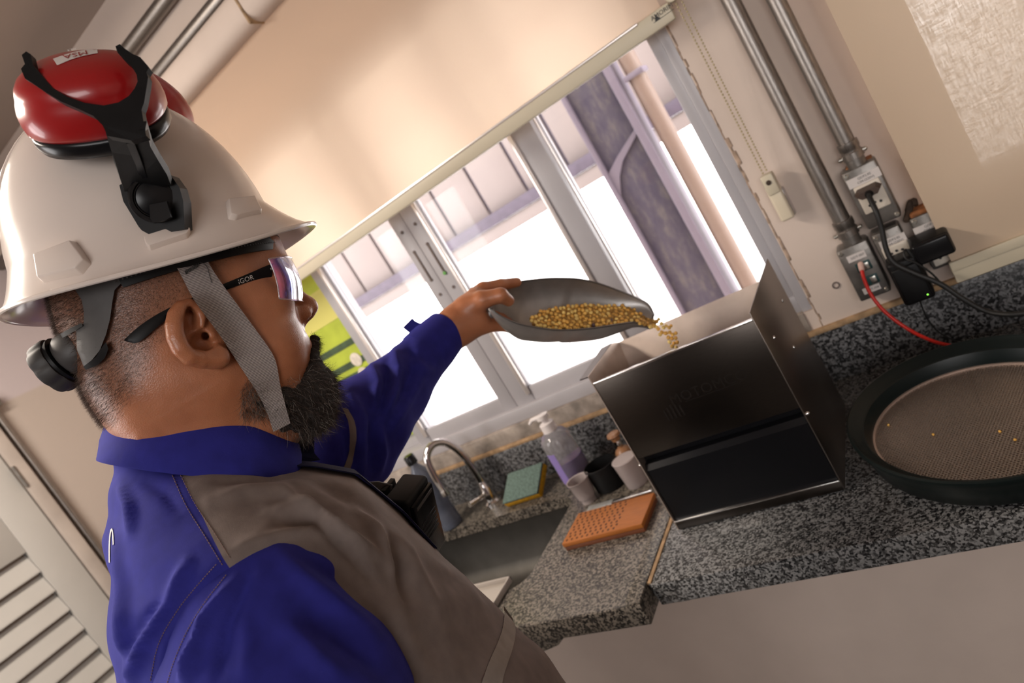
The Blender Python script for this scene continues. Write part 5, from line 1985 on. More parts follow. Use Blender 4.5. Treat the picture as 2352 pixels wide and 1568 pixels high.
for lo_, hi_, mm in ((0.0, 0.80, 'hair'), (0.80, 0.935, 'hair_mix'), (0.935, 1.0, 'hair_grey')):
    m_ = (kind_ >= lo_) & (kind_ < hi_)
    sv_, sq_ = strands(bV[pick][m_], dirs[m_], ln[m_] * (1.25 if mm == 'hair_grey' else 1), np.full(m_.sum(), 0.00024), 5, 1.1, 8)
    o = mesh_np('beard_hair', sv_, sq_, M[mm], beard)
    tag(o, {'hair': 'dark curling strands', 'hair_mix': 'brown curling strands', 'hair_grey': 'grey curling strands'}[mm], kind='stuff')
# curls hanging behind the strap under the ear, and stray hairs on the cheek
cu_root, cu_dir, cu_len = [], [], []
for k in range(520):
    x, y = rs.uniform(553, 612), rs.uniform(872, 958)
    if x - 553 < max(0, (900 - y)) * 0.3:
        continue
    p, n_ = hit(HB, x, y, 0.0005)
    if p is None:
        continue
    cu_root.append(p)
    cu_dir.append(n_ * 0.55 - UH * 0.8 - FH * rs.uniform(-0.1, 0.6) + rs.normal(0, 0.25, 3))
    cu_len.append(rs.uniform(0.008, 0.021))
for k in range(260):
    x, y = rs.uniform(600, 715), rs.uniform(845, 905)
    if y < 905 - (x - 590) * 0.42 + rs.uniform(-12, 10) and x < 690:
        continue
    p, n_ = hit(HB, x, y, 0.0003)
    if p is None:
        continue
    cu_root.append(p)
    cu_dir.append(n_ * 0.45 - UH * 0.8 + FH * rs.uniform(-0.1, 0.5) + rs.normal(0, 0.2, 3))
    cu_len.append(rs.uniform(0.004, 0.013))
cu_root, cu_dir, cu_len = np.array(cu_root), np.array(cu_dir), np.array(cu_len)
kind_ = rs.rand(len(cu_root))
for lo_, hi_, mm in ((0.0, 0.52, 'hair'), (0.52, 0.74, 'hair_mix'), (0.74, 1.0, 'hair_grey')):
    m_ = (kind_ >= lo_) & (kind_ < hi_)
    sv_, sq_ = strands(cu_root[m_], cu_dir[m_], cu_len[m_], np.full(m_.sum(), 0.00026), 6, 1.3, 9)
    tag(mesh_np('sideburn_hair', sv_, sq_, M[mm], beard), 'curling sideburn strands', kind='stuff')
# moustache strands
mr, md = [], []
for k in range(420):
    n_ = rs.uniform(-0.008, 0.026)
    p = H(0.119 - 0.55 * max(0, abs(n_) - 0.004), n_, -0.013 - 0.5 * max(0, abs(n_) - 0.004) + rs.normal(0, 0.003))
    mr.append(p)
    md.append(FH * 0.55 - UH * 0.95 + NE * (0.5 if n_ > 0 else -0.3) + rs.normal(0, 0.25, 3))
sv_, sq_ = strands(np.array(mr), np.array(md), rs.uniform(0.006, 0.012, len(mr)), np.full(len(mr), 0.00026), 4, 0.7, 12)
tag(mesh_np('moustache_hair', sv_, sq_, M['hair'], beard), 'dark moustache strands', kind='stuff')
# eyebrow
er, ed = [], []
for k in range(160):
    t = rs.rand()
    er.append(H(0.1095 - 0.022 * t, 0.014 + 0.034 * t, 0.0655 + 0.004 * math.sin(t * 3) + rs.normal(0, 0.0018)))
    ed.append(NE * 0.6 + UH * 0.3 + FH * 0.25 + rs.normal(0, 0.2, 3))
sv_, sq_ = strands(np.array(er), np.array(ed), rs.uniform(0.005, 0.009, len(er)), np.full(len(er), 0.0003), 3, 0.4, 13)
tag(mesh_np('eyebrow', sv_, sq_, M['hair'], man), kind='stuff')


def ribbon_on(bvh, left, right, lift, n, thick=0.0015, depth=0.8):
    Lp, Rp = resample(left, n), resample(right, n)
    vs, fs = [], []
    for (a, b) in zip(Lp, Rp):
        for k in range(5):
            q = a + (b - a) * k / 4
            p, nr_ = hit_or(bvh, q[0], q[1], lift, depth)
            vs.append(p)
    o = len(vs)
    back = []
    for p in vs:
        d = p - EYE
        back.append(p + d / np.linalg.norm(d) * thick)
    vs += back
    for i in range(n - 1):
        for k in range(4):
            a = i * 5 + k
            fs.append((a, a + 1, a + 6, a + 5))
            fs.append((a + o, a + 5 + o, a + 6 + o, a + 1 + o))
        for k in (0, 4):
            a = i * 5 + k
            fs.append((a, a + 5, a + 5 + o, a + o))
    for i in (0, n - 1):
        for k in range(4):
            a = i * 5 + k
            fs.append((a, a + 1, a + 1 + o, a + o))
    return MB().add(vs, fs)


# ------------------------------------------------------------------ shirt
def fold_disp(V, N, folds):
    """push the cloth along its normal where folds (pixel polylines seen from the front side) run"""
    px = to_px(V)
    view = V - EYE
    view /= np.linalg.norm(view, axis=1, keepdims=True)
    facing = np.clip(-(N * view).sum(1) * 3.0 + 0.35, 0, 1)
    D = np.zeros(len(V))
    for pts_, amp, w in folds:
        d, t, sg = line_ds(px, pts_)
        D += amp * np.exp(-(d / w) ** 2) * np.sin(np.pi * np.clip(t, 0.03, 0.97)) ** 0.6
    return V + N * (D * facing)[:, None]


def shirt_torso(P):
    return torso_sdf(P, 0.0)


tV, tQ = surface_nets(shirt_torso, NB + np.array([-0.32, -0.32, -0.62]), NB + np.array([0.32, 0.32, 0.10]), 0.0036, margin=2.2)
tV = relax(tV, tQ, 2, 0.5)
tN = vertex_normals(tV, tQ)
FOLDS_T = [
    ([(613, 1165), (700, 1168), (779, 1226), (845, 1263), (894, 1300)], 0.0050, 16),
    ([(480, 1150), (560, 1128), (650, 1130), (740, 1200), (820, 1263), (880, 1333)], 0.0034, 15),
    ([(560, 1250), (640, 1230), (720, 1215), (770, 1240), (830, 1300)], 0.0028, 16),
    ([(812, 1151), (861, 1217), (898, 1284), (915, 1354)], 0.0046, 13),
    ([(860, 1190), (930, 1270), (990, 1370), (1020, 1420)], 0.0036, 18),
    ([(700, 1100), (800, 1140), (870, 1200)], -0.0030, 16),
    ([(640, 1195), (720, 1200), (800, 1270), (860, 1330)], -0.0036, 13),
    ([(880, 1225), (920, 1310), (945, 1400)], -0.0046, 17),
    ([(1000, 1290), (1060, 1330), (1110, 1410)], 0.0040, 20),
    ([(1010, 1380), (1090, 1460), (1070, 1568)], -0.0030, 40),
    ([(905, 1370), (930, 1460), (990, 1568)], 0.0030, 30),
    ([(500, 1110), (600, 1105), (700, 1090)], -0.0024, 10),
    # back
    ([(300, 1568), (330, 1470), (400, 1350), (430, 1290)], 0.0060, 16),
    ([(262, 1230), (285, 1330), (290, 1450), (300, 1568)], 0.0045, 14),
    ([(290, 1520), (360, 1400), (430, 1330)], -0.0040, 16),
    ([(275, 1110), (300, 1160), (300, 1230)], 0.0040, 14),
    ([(320, 1100), (380, 1130), (420, 1180)], -0.0020, 18),
    ([(380, 1568), (400, 1480), (460, 1400)], -0.004, 14),
]
FOLDS_T = [(p_, a_ * 1.9, w_ * 0.88) for p_, a_, w_ in FOLDS_T]
tV = fold_disp(tV, tN, FOLDS_T)
lowf = 0.0022 * np.sin(tV @ np.array([38., 22, 51])) * np.sin(tV @ np.array([-27., 45, 33]) + 1.0)
tV = tV + tN * lowf[:, None]
# the shoulder seam runs across the shoulder: split the shirt there into front and back panels
tb = to_body(tV)
sx_ = tb[:, 0] + 0.022
bm = bmesh.new()
bmv = [bm.verts.new(v) for v in tV]
for q in tQ:
    bm.faces.new([bmv[i] for i in q])
plane_co, plane_no = Vector(B(-0.022, 0, 0)), Vector(BF)
for nm, material, lab, inner_clear in (('shirt_back', M['blue'], 'royal blue back and shoulder yoke', False), ('shirt_front', M['grey'], 'taupe grey chest panel', True)):
    b2m = bm.copy()
    bmesh.ops.bisect_plane(b2m, geom=b2m.verts[:] + b2m.edges[:] + b2m.faces[:], plane_co=plane_co, plane_no=plane_no, clear_outer=not inner_clear, clear_inner=inner_clear)
    me = bpy.data.meshes.new(nm)
    for v in b2m.verts:
        v.co -= man.location
    b2m.to_mesh(me)
    b2m.free()
    tag(link_mesh(nm, me, material, man, None, True, 180), lab)
bm.free()
TB = bvh_of(tV, tQ)

# sleeves
SL_N = [(at_d(612, 1424, 0.556), .073), (at_d(655, 1640, 0.548), .100), (at_d(715, 1830, 0.565), .082)]


def sleeve_near(P):
    d = sd_chain(P, SL_N, 0.02)
    return np.maximum(d, -(P[:, 2] - 1.02))


nV, nQ = surface_nets(sleeve_near, at_d(690, 1640, 0.555) + np.array([-0.24, -0.24, -0.30]), at_d(690, 1640, 0.555) + np.array([0.24, 0.24, 0.30]), 0.0036)
nV = relax(nV, nQ, 1, 0.5)
nN = vertex_normals(nV, nQ)
FOLDS_N = [
    ([(540, 1330), (470, 1420), (430, 1568)], 0.0042, 13),
    ([(575, 1300), (560, 1360), (520, 1440), (500, 1568)], -0.0028, 14),
    ([(640, 1265), (700, 1330), (790, 1400), (880, 1470)], 0.0034, 22),
    ([(700, 1275), (790, 1330), (870, 1400)], -0.0026, 18),
    ([(690, 1390), (800, 1470), (900, 1560)], -0.0036, 30),
    ([(640, 1420), (730, 1510), (800, 1568)], 0.0030, 26),
    ([(560, 1400), (570, 1480), (560, 1568)], 0.0022, 24),
    ([(450, 1470), (415, 1568)], 0.0035, 9),
]
FOLDS_N = [(p_, a_ * 2.0, w_ * 0.9) for p_, a_, w_ in FOLDS_N]
nV = fold_disp(nV, nN, FOLDS_N)
sleeve_n = mesh_np('sleeve', nV, nQ, M['blue'], man)
tag(sleeve_n, 'royal blue sleeve on the near arm')
NBV = bvh_of(nV, nQ)

SL_F = [(at_d(770, 1008, 0.935), .078), (at_d(845, 962, 0.968), .060), (at_d(903, 902, 1.012), .0485), (at_d(975, 815, 1.062), .0400)]


def sleeve_far(P):
    d = sd_chain(P, SL_F, 0.02)
    d = smin(d, sd_ell(P, at_d(846, 1060, 0.955), (0.030, 0.030, 0.034)), 0.03)
    return d


fV, fQ = surface_nets(sleeve_far, at_d(880, 950, 1.0) - 0.32, at_d(880, 950, 1.0) + 0.32, 0.003)
fV = relax(fV, fQ, 1, 0.5)
fN = vertex_normals(fV, fQ)
FOLDS_F = [
    ([(905, 800), (915, 850), (900, 910), (880, 960)], 0.0080, 12),
    ([(850, 830), (870, 880), (860, 950)], 0.0060, 12),
    ([(890, 830), (888, 890), (868, 960)], -0.0070, 11),
    ([(940, 790), (950, 850), (930, 910), (905, 960)], -0.0060, 12),
    ([(940, 820), (975, 850), (1000, 855)], 0.0040, 12),
    ([(800, 900), (830, 960), (830, 1040)], 0.0060, 14),
    ([(770, 930), (800, 1000), (815, 1080)], -0.0050, 14),
    ([(850, 960), (860, 1030), (850, 1095)], -0.0060, 12),
    ([(870, 970), (878, 1040), (868, 1090)], 0.0050, 10),
    ([(970, 860), (930, 930), (895, 990)], 0.0050, 11),
]
FOLDS_F = [(p_, a_ * 1.45, w_) for p_, a_, w_ in FOLDS_F]
fV = fold_disp(fV, fN, FOLDS_F)
sleeve_f = mesh_np('sleeve', fV, fQ, M['blue'], man)
tag(sleeve_f, 'royal blue sleeve on the reaching arm')
FB = bvh_of(fV, fQ)
tag(build('sleeve_band', ribbon_on(FB, [(786, 938), (800, 968), (805, 1005), (798, 1045), (788, 1075)], [(799, 940), (815, 970), (820, 1006), (812, 1048), (802, 1080)], 0.0016, 20), M['grey'], sleeve_f), 'taupe grey band round the sleeve head')
# cuff: open band round the wrist
ca, cbp = at_d(968, 822, 1.060), at_d(1029, 757, 1.092)
cd = (cbp - ca) / np.linalg.norm(cbp - ca)
clen = np.linalg.norm(cbp - ca)
cuff = build('cuff', MB().lathe(ca, cd, [(0.0365, 0.0), (0.0415, 0.004), (0.0400, clen * 0.45), (0.0355, clen * 0.95), (0.0345, clen), (0.0325, clen * 0.98), (0.0335, clen * 0.6)], 48), M['blue'], sleeve_f)
tabp = [(925, 752), (946, 731), (952, 737), (968, 744), (983, 740), (960, 772), (948, 770)]
tf = [at_d(x, y, 1.066) for x, y in tabp]
build('cuff_tab', MB().prism(tf, CF * 0.010), M['blue'], sleeve_f, smooth=False)

# collar
CC = at_d(496, 1014, 0.690)
cf = CR * 0.93 - CU * 0.085 + CF * 0.33
cf /= np.linalg.norm(cf)
vv = ray(474, 1040)
vv /= np.linalg.norm(vv)
cn = -vv - cf * (-vv @ cf)
cn /= np.linalg.norm(cn)
cu_ = np.cross(cn, cf)
if cu_ @ CU < 0:
    cu_ = -cu_
cu_ = cu_ + cn * (-0.10)
cu_ /= np.linalg.norm(cu_)


def collar_piece(th0, th1, sgn):
    prof_ = [(0.89, -0.030), (0.89, 0.004), (0.90, 0.012), (0.92, 0.0165), (0.95, 0.0135), (0.975, 0.003), (1.00, -0.012), (1.025, -0.0275), (1.018, -0.0285), (0.99, -0.012), (0.965, 0.000)]
    n = 60
    vs, fs = [], []
    m = len(prof_)
    for i in range(n + 1):
        th = th0 + (th1 - th0) * i / n
        cx = math.cos(th)
        for (s_, z_) in prof_:
            back_lift = 0.012 * max(0, -cx) ** 1.5
            wob = 0.0028 * math.sin(th * 5 + z_ * 160) * (1 if s_ > 1.0 else 0.3)
            dropf = -0.022 * max(0, cx - 0.45)
            p = CC + cf * ((0.0905 * s_ + wob) * cx * (1 + 0.075 * min(1, max(0, -cx) * 1.6)) - 0.004) + cn * sgn * ((0.090 * s_ + wob) * math.sin(th)) + cu_ * (z_ * (1.05 if cx < 0 else 1.0) + back_lift + dropf - 0.002)
            vs.append(p)
    for i in range(n):
        for k in range(m - 1):
            a = i * m + k
            fs.append((a, a + 1, a + m + 1, a + m))
    for i in (0, n):
        fs.append(tuple(i * m + k for k in range(m)))
    return MB().add(vs, fs)


tag(build('collar', collar_piece(math.pi, math.radians(12), 1), M['blue'], man, angle=60), 'royal blue turned down collar')
tag(build('collar', collar_piece(math.pi, math.radians(16), -1), M['blue'], man, angle=60), 'far half of the collar')


# dark placket down the front, and the stitched hem band lower down
def torso_front(n, z, lift=0.003):
    c, a, b = (float(torso_tab(z, k)) for k in range(3))
    x = c + a * max(0.0, 1 - abs(n / b) ** 2.35) ** (1 / 2.35)
    return B(x + lift, n, z)


def strip(fn, us, vs_, thick):
    """grid fn(u, v) thickened"""
    P = [[fn(u, v_) for v_ in vs_] for u in us]
    nu, nv = len(us), len(vs_)
    vs, fs = [], []
    for L in (0, 1):
        for i in range(nu):
            for j in range(nv):
                vs.append(P[i][j] + BF * (thick * L))
    o = nu * nv
    for i in range(nu - 1):
        for j in range(nv - 1):
            a = i * nv + j
            fs.append((a, a + 1, a + nv + 1, a + nv))
            fs.append((a + o, a + nv + o, a + nv + 1 + o, a + 1 + o))
    for i in range(nu - 1):
        for j in (0, nv - 1):
            a = i * nv + j
            fs.append((a, a + nv, a + nv + o, a + o))
    for j in range(nv - 1):
        for i in (0, nu - 1):
            a = i * nv + j
            fs.append((a, a + 1, a + 1 + o, a + o))
    return MB().add(vs, fs)


us = np.linspace(-0.040, -0.215, 24)
tag(build('placket', strip(lambda z, n: torso_front(n, z, 0.0022), us, np.linspace(0.008, 0.048, 6), 0.002), M['navy'], man), 'dark navy button placket')
pk = MB().add([at_d(x, y, d) for x, y, d in ((646, 1005, 0.705), (700, 1001, 0.722), (722, 996, 0.732), (722, 1040, 0.735), (736, 1056, 0.738), (700, 1062, 0.725), (655, 1040, 0.708))] +
              [at_d(x, y, d + 0.008) for x, y, d in ((646, 1005, 0.705), (700, 1001, 0.722), (722, 996, 0.732), (722, 1040, 0.735), (736, 1056, 0.738), (700, 1062, 0.725), (655, 1040, 0.708))],
              [tuple(range(7)), tuple(range(13, 6, -1))] + [(i, i + 7, (i + 1) % 7 + 7, (i + 1) % 7) for i in range(7)])
tag(build('collar_stand', pk, M['navy'], man, smooth=False), 'dark navy collar stand')


tag(build('stitched_band', ribbon_on(TB, [(1158, 1392), (1153, 1440), (1140, 1480), (1118, 1530), (1100, 1580)], [(1178, 1420), (1182, 1455), (1174, 1495), (1158, 1540), (1148, 1580)], 0.0016, 24), M['tape'], man), 'lighter grey stitched band')


def stitches(bvh, pts_, step=7.0, lenpx=4.2, r=0.00035):
    P = np.array(smooth_path([np.array([*p, 0.0]) for p in pts_], 10))[:, :2]
    s = np.r_[0, np.cumsum(np.hypot(*np.diff(P, axis=0).T))]
    m = MB()
    for u in np.arange(0, s[-1] - lenpx, step):
        a = (np.interp(u, s, P[:, 0]), np.interp(u, s, P[:, 1]))
        b = (np.interp(u + lenpx, s, P[:, 0]), np.interp(u + lenpx, s, P[:, 1]))
        pa, _ = hit(bvh, *a, 0.0004)
        pb, _ = hit(bvh, *b, 0.0004)
        if pa is None or pb is None or np.linalg.norm(pa - pb) > 0.012:
            continue
        m.tube([pa, pb], r, 5)
    return m


stm = MB()
for pts_ in ([(396, 1092), (430, 1165), (470, 1230), (514, 1302)], [(415, 1092), (450, 1160), (490, 1220), (530, 1284)]):
    s_ = stitches(TB, pts_)
    stm.add(s_.v, s_.f)
for pts_ in ([(497, 1296), (450, 1348), (407, 1403), (365, 1478), (345, 1568)],):
    s_ = stitches(TB, pts_)
    stm.add(s_.v, s_.f)
s_ = stitches(NBV, [(520, 1320), (470, 1385), (430, 1450), (400, 1520), (385, 1568)])
stm.add(s_.v, s_.f)
s_ = stitches(TB, [(1159, 1396), (1154, 1442), (1141, 1482), (1119, 1532), (1102, 1566)], 6, 3.6)
stm.add(s_.v, s_.f)
tag(build('stitching', stm, M['stitch'], man), 'brown seam stitching', kind='stuff')
cs = stitches(TB, [(300, 1092), (330, 1095)], 7)
# white print on the back of the shirt
lg_ = ribbon_on(TB, [(252, 1290), (252, 1255), (254, 1225), (258, 1212), (262, 1225), (263, 1250)], [(254.5, 1292), (254.5, 1256), (256, 1230), (258.2, 1218), (260, 1232), (261, 1252)], 0.0008, 20, 0.0004, 0.62)
tag(build('back_print', lg_, M['logo'], man), 'white printed curve on the back')

# trousers and boots, below the picture
def trouser_sdf(P):
    q = to_body(P)
    s = np.stack([q[:, 0], np.abs(q[:, 1]), q[:, 2]], -1)
    d = sd_ell(q, (-0.01, 0, -0.62), (0.165, 0.195, 0.14))
    d = smin(d, sd_cap(s, (-0.02, 0.10, -0.68), (-0.01, 0.115, -1.03), 0.098, 0.075), 0.05)
    d = smin(d, sd_cap(s, (-0.01, 0.115, -1.03), (-0.03, 0.12, -1.40), 0.075, 0.062), 0.03)
    return d


trV, trQ = surface_nets(trouser_sdf, NB + np.array([-0.35, -0.35, -1.50]), NB + np.array([0.35, 0.35, -0.45]), 0.012)
tag(mesh_np('trousers', trV, trQ, M['trouser'], man), 'dark navy work trousers')
for sgn in (-1, 1):
    def boot_sdf(P, sgn=sgn):
        q = to_body(P)
        d = sd_cap(q, (-0.03, 0.12 * sgn, -1.38), (-0.04, 0.12 * sgn, -1.455), 0.055, 0.046)
        d = smin(d, sd_cap(q, (-0.05, 0.12 * sgn, -1.462), (0.12, 0.128 * sgn, -1.468), 0.036, 0.032), 0.03)
        return np.maximum(d, -(P[:, 2] - 0.0005))
    oV, oQ = surface_nets(boot_sdf, B(0, 0.12 * sgn, -1.5) + np.array([-0.25, -0.25, -0.06]), B(0, 0.12 * sgn, -1.5) + np.array([0.25, 0.25, 0.25]), 0.009)
    tag(mesh_np('boot', oV, oQ, M['black'], man), 'black work boot')
# ------------------------------------------------------------------ hard hat with ear muffs
M['hat'] = mat('white_hard_hat', (0.72, 0.625, 0.56), 0.22, spec=0.5, noise=0.03, nscale=12, coat=0.3)
M['hat_in'] = mat('hat_underside', (0.55, 0.47, 0.42), 0.4)
M['muff_red'] = mat('red_gloss_plastic', (0.33, 0.007, 0.008), 0.28, coat=0.25)
M['dark_grey'] = mat('charcoal_plastic', (0.055, 0.050, 0.048), 0.5, noise=0.12, nscale=80)
M['knob'] = mat('dark_grey_knob', (0.036, 0.033, 0.031), 0.55, noise=0.1, nscale=80)

t7 = math.radians(7.0)
HXv = FH * math.cos(t7) + UH * math.sin(t7)
HZv = UH * math.cos(t7) - FH * math.sin(t7)
HCp = H(0.0007, 0, 0.0878)


def HP(x, n, z):
    return HCp + HXv * x + NE * n + HZv * z


hat = thing('hard_hat', 'white full brim hard hat with red ear muffs stowed on top', 'hard hat', HP(0, 0, 0))


def hat_profile(ph, off=0.0):
    c, s = math.cos(ph), math.sin(ph)
    A, Bd, Hh, z0, xc = 0.117, 0.101, 0.160, 0.010, -0.010
    Ab, Bb = 0.1448, 0.1285
    pts_ = []
    for k in range(15):
        ps = math.radians(82) * k / 14
        r = math.sin(ps)
        pts_.append((xc + (A - off) * r * c, (Bd - off) * r * s, z0 + (Hh - off) * math.cos(ps)))
    zs = z0 + (Hh - off) * math.cos(math.radians(82))
    rs_ = math.sin(math.radians(82))
    ze = -0.016 * (s * s) - 0.001
    # crisp ridge along the crown sides is left smooth; the brim flares out below
    for u in (0.12, 0.28, 0.46, 0.64, 0.82, 0.95, 1.0):
        x = (xc + (A - off) * rs_ * c) * (1 - u) + (Ab - off * 0.3) * c * u
        y = (Bd - off) * rs_ * s * (1 - u) + (Bb - off * 0.3) * s * u
        z = zs + (ze - zs) * (1 - (1 - u) ** 1.55)
        pts_.append((x, y, z - off * 0.9))
    return pts_


NPH = 96
vs, fs = [], []
outer_p = [hat_profile(2 * math.pi * i / NPH) for i in range(NPH)]
inner_p = [hat_profile(2 * math.pi * i / NPH, 0.0028) for i in range(NPH)]
m_ = len(outer_p[0])
for P_ in (outer_p, inner_p):
    for pr in P_:
        vs += [HP(*q) for q in pr]
for L in (0, 1):
    o = L * NPH * m_
    for i in range(NPH):
        j = (i + 1) % NPH
        for k in range(m_ - 1):
            fs.append((o + i * m_ + k, o + i * m_ + k + 1, o + j * m_ + k + 1, o + j * m_ + k))
o = NPH * m_
for i in range(NPH):
    j = (i + 1) % NPH
    fs.append((i * m_ + m_ - 1, o + i * m_ + m_ - 1, o + j * m_ + m_ - 1, j * m_ + m_ - 1))
shell = build('shell', MB().add(vs, fs), M['hat'], hat, angle=60)
HATB = BVHTree.FromPolygons([tuple(v) for v in vs], fs)
lip_pts = [HP(*outer_p[i % NPH][-1]) - HZv * 0.0012 for i in range(NPH + 1)]
build('brim_lip', MB().tube(lip_pts, 0.0022, 8, caps=False), M['hat'], hat)


def raised(bvh, poly, lift, shrink=0.82, base=-0.004):
    cx = sum(p[0] for p in poly) / len(poly)
    cy_ = sum(p[1] for p in poly) / len(poly)
    bot, top = [], []
    for x, y in poly:
        p, n_ = hit(bvh, x, y, 0)
        if p is None:
            p, n_ = at_d(x, y, 0.6), -CF
        bot.append(p + n_ * base)
        q, n2 = hit(bvh, cx + (x - cx) * shrink, cy_ + (y - cy_) * shrink, lift)
        top.append(q if q is not None else p + n_ * lift)
    n = len(poly)
    return MB().add(bot + top, [tuple(range(n)), tuple(range(2 * n - 1, n - 1, -1))] + [(i, i + n, (i + 1) % n + n, (i + 1) % n) for i in range(n)])


def bevelled(mb, off, seg=2):
    bm = bmesh.new()
    bv = [bm.verts.new(v) for v in mb.v]
    for f in mb.f:
        bm.faces.new([bv[i] for i in f])
    bmesh.ops.recalc_face_normals(bm, faces=bm.faces[:])
    bmesh.ops.bevel(bm, geom=bm.edges[:], offset=off, segments=seg, profile=0.5, affect='EDGES')
    return MB().bm(bm)


build('lug', bevelled(raised(HATB, [(88, 587), (178, 553), (214, 606), (192, 632), (98, 652)], 0.0085, 0.86), 0.0012), M['hat'], hat)
build('lug', bevelled(raised(HATB, [(515, 462), (584, 455), (604, 492), (540, 508), (522, 505)], 0.006, 0.84), 0.0012), M['hat'], hat)
build('slot_boss', bevelled(raised(HATB, [(330, 552), (428, 521), (440, 536), (432, 548), (345, 577), (336, 570)], 0.007, 0.94), 0.001), M['hat'], hat)
rdg = MB()
for k in range(7):
    pass
ridge = [HP(*hat_profile(math.radians(180))[k]) for k in range(2, 13)][::-1] + [HP(*hat_profile(0)[k]) for k in range(0, 13)]
build('crown_ridge', MB().tube([p - HZv * 0.0015 for p in ridge], 0.0040, 10), M['hat'], hat)

# ear cups: superellipse rings along the outward axis
def cup_parts(center, oax, lax, hat_, tagx):
    oax = oax / np.linalg.norm(oax)
    lax = lax - oax * (lax @ oax)
    lax /= np.linalg.norm(lax)
    max_ = np.cross(oax, lax)
    if max_ @ CF > 0:
        max_ = -max_

    def rings(prof_, n=56):
        vs, fs = [], []
        for (s_, h_) in prof_:
            for k in range(n):
                a = 2 * math.pi * k / n
                ca, sa = math.cos(a), math.sin(a)
                x = math.copysign(abs(ca) ** 0.86, ca) * 0.0530 * s_
                y = math.copysign(abs(sa) ** 0.86, sa) * 0.0425 * s_
                vs.append(center + lax * x + max_ * y + oax * h_)
        for i in range(len(prof_) - 1):
            for k in range(n):
                k2 = (k + 1) % n
                fs.append((i * n + k, i * n + k2, (i + 1) * n + k2, (i + 1) * n + k))
        fs.append(tuple(range(n)))
        fs.append(tuple((len(prof_) - 1) * n + k for k in range(n)))
        return MB().add(vs, fs)

    cup = build('ear_cup', rings([(0.96, -0.0135), (1.0, -0.011), (1.015, -0.004), (1.0, 0.004), (0.955, 0.011), (0.93, 0.0135), (0.915, 0.0165), (0.88, 0.021), (0.80, 0.0262), (0.66, 0.0308), (0.46, 0.0342), (0.24, 0.0360), (0.05, 0.0365)]), M['muff_red'], hat_, angle=70)
    build('cushion', rings([(0.86, -0.028), (0.93, -0.0275), (0.975, -0.023), (0.98, -0.017), (0.95, -0.0135), (0.80, -0.013)]), M['black_gloss'], cup, angle=70)
    return cup, oax, lax, max_


def cam_dir(r, u, f):
    d = CR * r + CU * u + CF * f
    return d / np.linalg.norm(d)


CUPC = at_d(212, 236, 0.545)
co, cl_ax = cam_dir(-0.04, 0.72, -0.69), cam_dir(0.985, 0.13, 0.12)
cup, co, cl_ax, cm_ax = cup_parts(CUPC, co, cl_ax, hat, 0)
me_ = cup.data
off_ = wloc(cup)
CUPB = BVHTree.FromPolygons([tuple(np.array(v.co) + off_) for v in me_.vertices], [tuple(p.vertices) for p in me_.polygons])
far_c = at_d(330, 262, 0.735)
cup_parts(far_c, cam_dir(0.35, 0.55, 0.76), cam_dir(0.80, -0.52, 0.1), hat, 1)


def decal_text(s, bvh, c, xpx, ypx, size, mat_, parent, lift=0.0005, extra=None, name='lettering', mirror=False):
    """lettering laid on a curved surface: glyph outlines measured along the given pixel directions"""
    m0 = MB().text(s, (0, 0, 0), X_, Y_, 1.0)
    vs = []
    for v in m0.v:
        x = c[0] + xpx[0] * v[0] * size + ypx[0] * v[1] * size
        y = c[1] + xpx[1] * v[0] * size + ypx[1] * v[1] * size
        p, n_ = hit(bvh, x, y, lift)
        if p is None:
            p = at_d(x, y, 0.5)
        vs.append(p)
    return build(name, MB().add(vs, m0.f), mat_, parent, smooth=False, recalc=False)


# white plate with red letters, upside down as on the stowed cup
plq = [(118, 133), (224, 112), (226, 120), (205, 125), (160, 134), (132, 149)]
pl_v = []
lx = np.array([-0.985, 0.165])
uy = np.array([0.20, 1.0])
vs, fs = [], []
nx_, ny_ = 14, 4
for j in range(ny_ + 1):
    for i in range(nx_ + 1):
        u, v_ = i / nx_, j / ny_
        x = 122 + 101 * u + v_ * (10 - 8 * u)
        y = (136 - 24 * u + 4.0 * math.sin(math.pi * u) * -1) + v_ * (15 - 4 * u)
        p, n_ = hit(CUPB, x, y, 0.0004)
        vs.append(p if p is not None else at_d(x, y, 0.55))
for j in range(ny_):
    for i in range(nx_):
        a = j * (nx_ + 1) + i
        fs.append((a, a + 1, a + nx_ + 2, a + nx_ + 1))
plate = build('name_plate', MB().add(vs, fs), M['logo'], cup, smooth=True)
decal_text('MSA', CUPB, (174, 127.5), (-30, 6.5), (4.5, 12.5), 1.0, M['muff_red'], cup, 0.0009)
decal_text('XLS', CUPB, (165, 113.5), (-15, 3), (1.5, 6), 0.9, M['logo'], cup, 0.0006, name='small_lettering')


def slab_px(pts_, thick, depth_fn):
    """solid with a pixel outline, its own depth and a real thickness"""
    f = [at_d(x, y, depth_fn(x, y)) for x, y in pts_]
    n_ = np.cross(f[len(f) // 3] - f[0], f[2 * len(f) // 3] - f[0])
    n_ /= np.linalg.norm(n_)
    if n_ @ CF < 0:
        n_ = -n_
    b = [p + n_ * thick for p in f]
    n = len(f)
    bm = bmesh.new()
    flat = [bm.verts.new((x, -y, 0)) for x, y in pts_]
    bm.faces.new(flat)
    bm.verts.index_update()
    bmesh.ops.triangulate(bm, faces=bm.faces[:], ngon_method='EAR_CLIP')
    tri = [tuple(v.index for v in q.verts) for q in bm.faces]
    bm.free()
    fs_ = tri + [tuple(i + n for i in q[::-1]) for q in tri] + [(i, i + n, (i + 1) % n + n, (i + 1) % n) for i in range(n)]
    return MB().add(f + b, fs_)


# Y shaped carrier: two arms holding the cup, the stem and the hinge on the hat
def lerp_depth(x0, d0_, x1, d1_, axis_=1):
    return lambda x, y: d0_ + (d1_ - d0_) * min(1, max(0, ((x, y)[axis_] - x0) / (x1 - x0)))


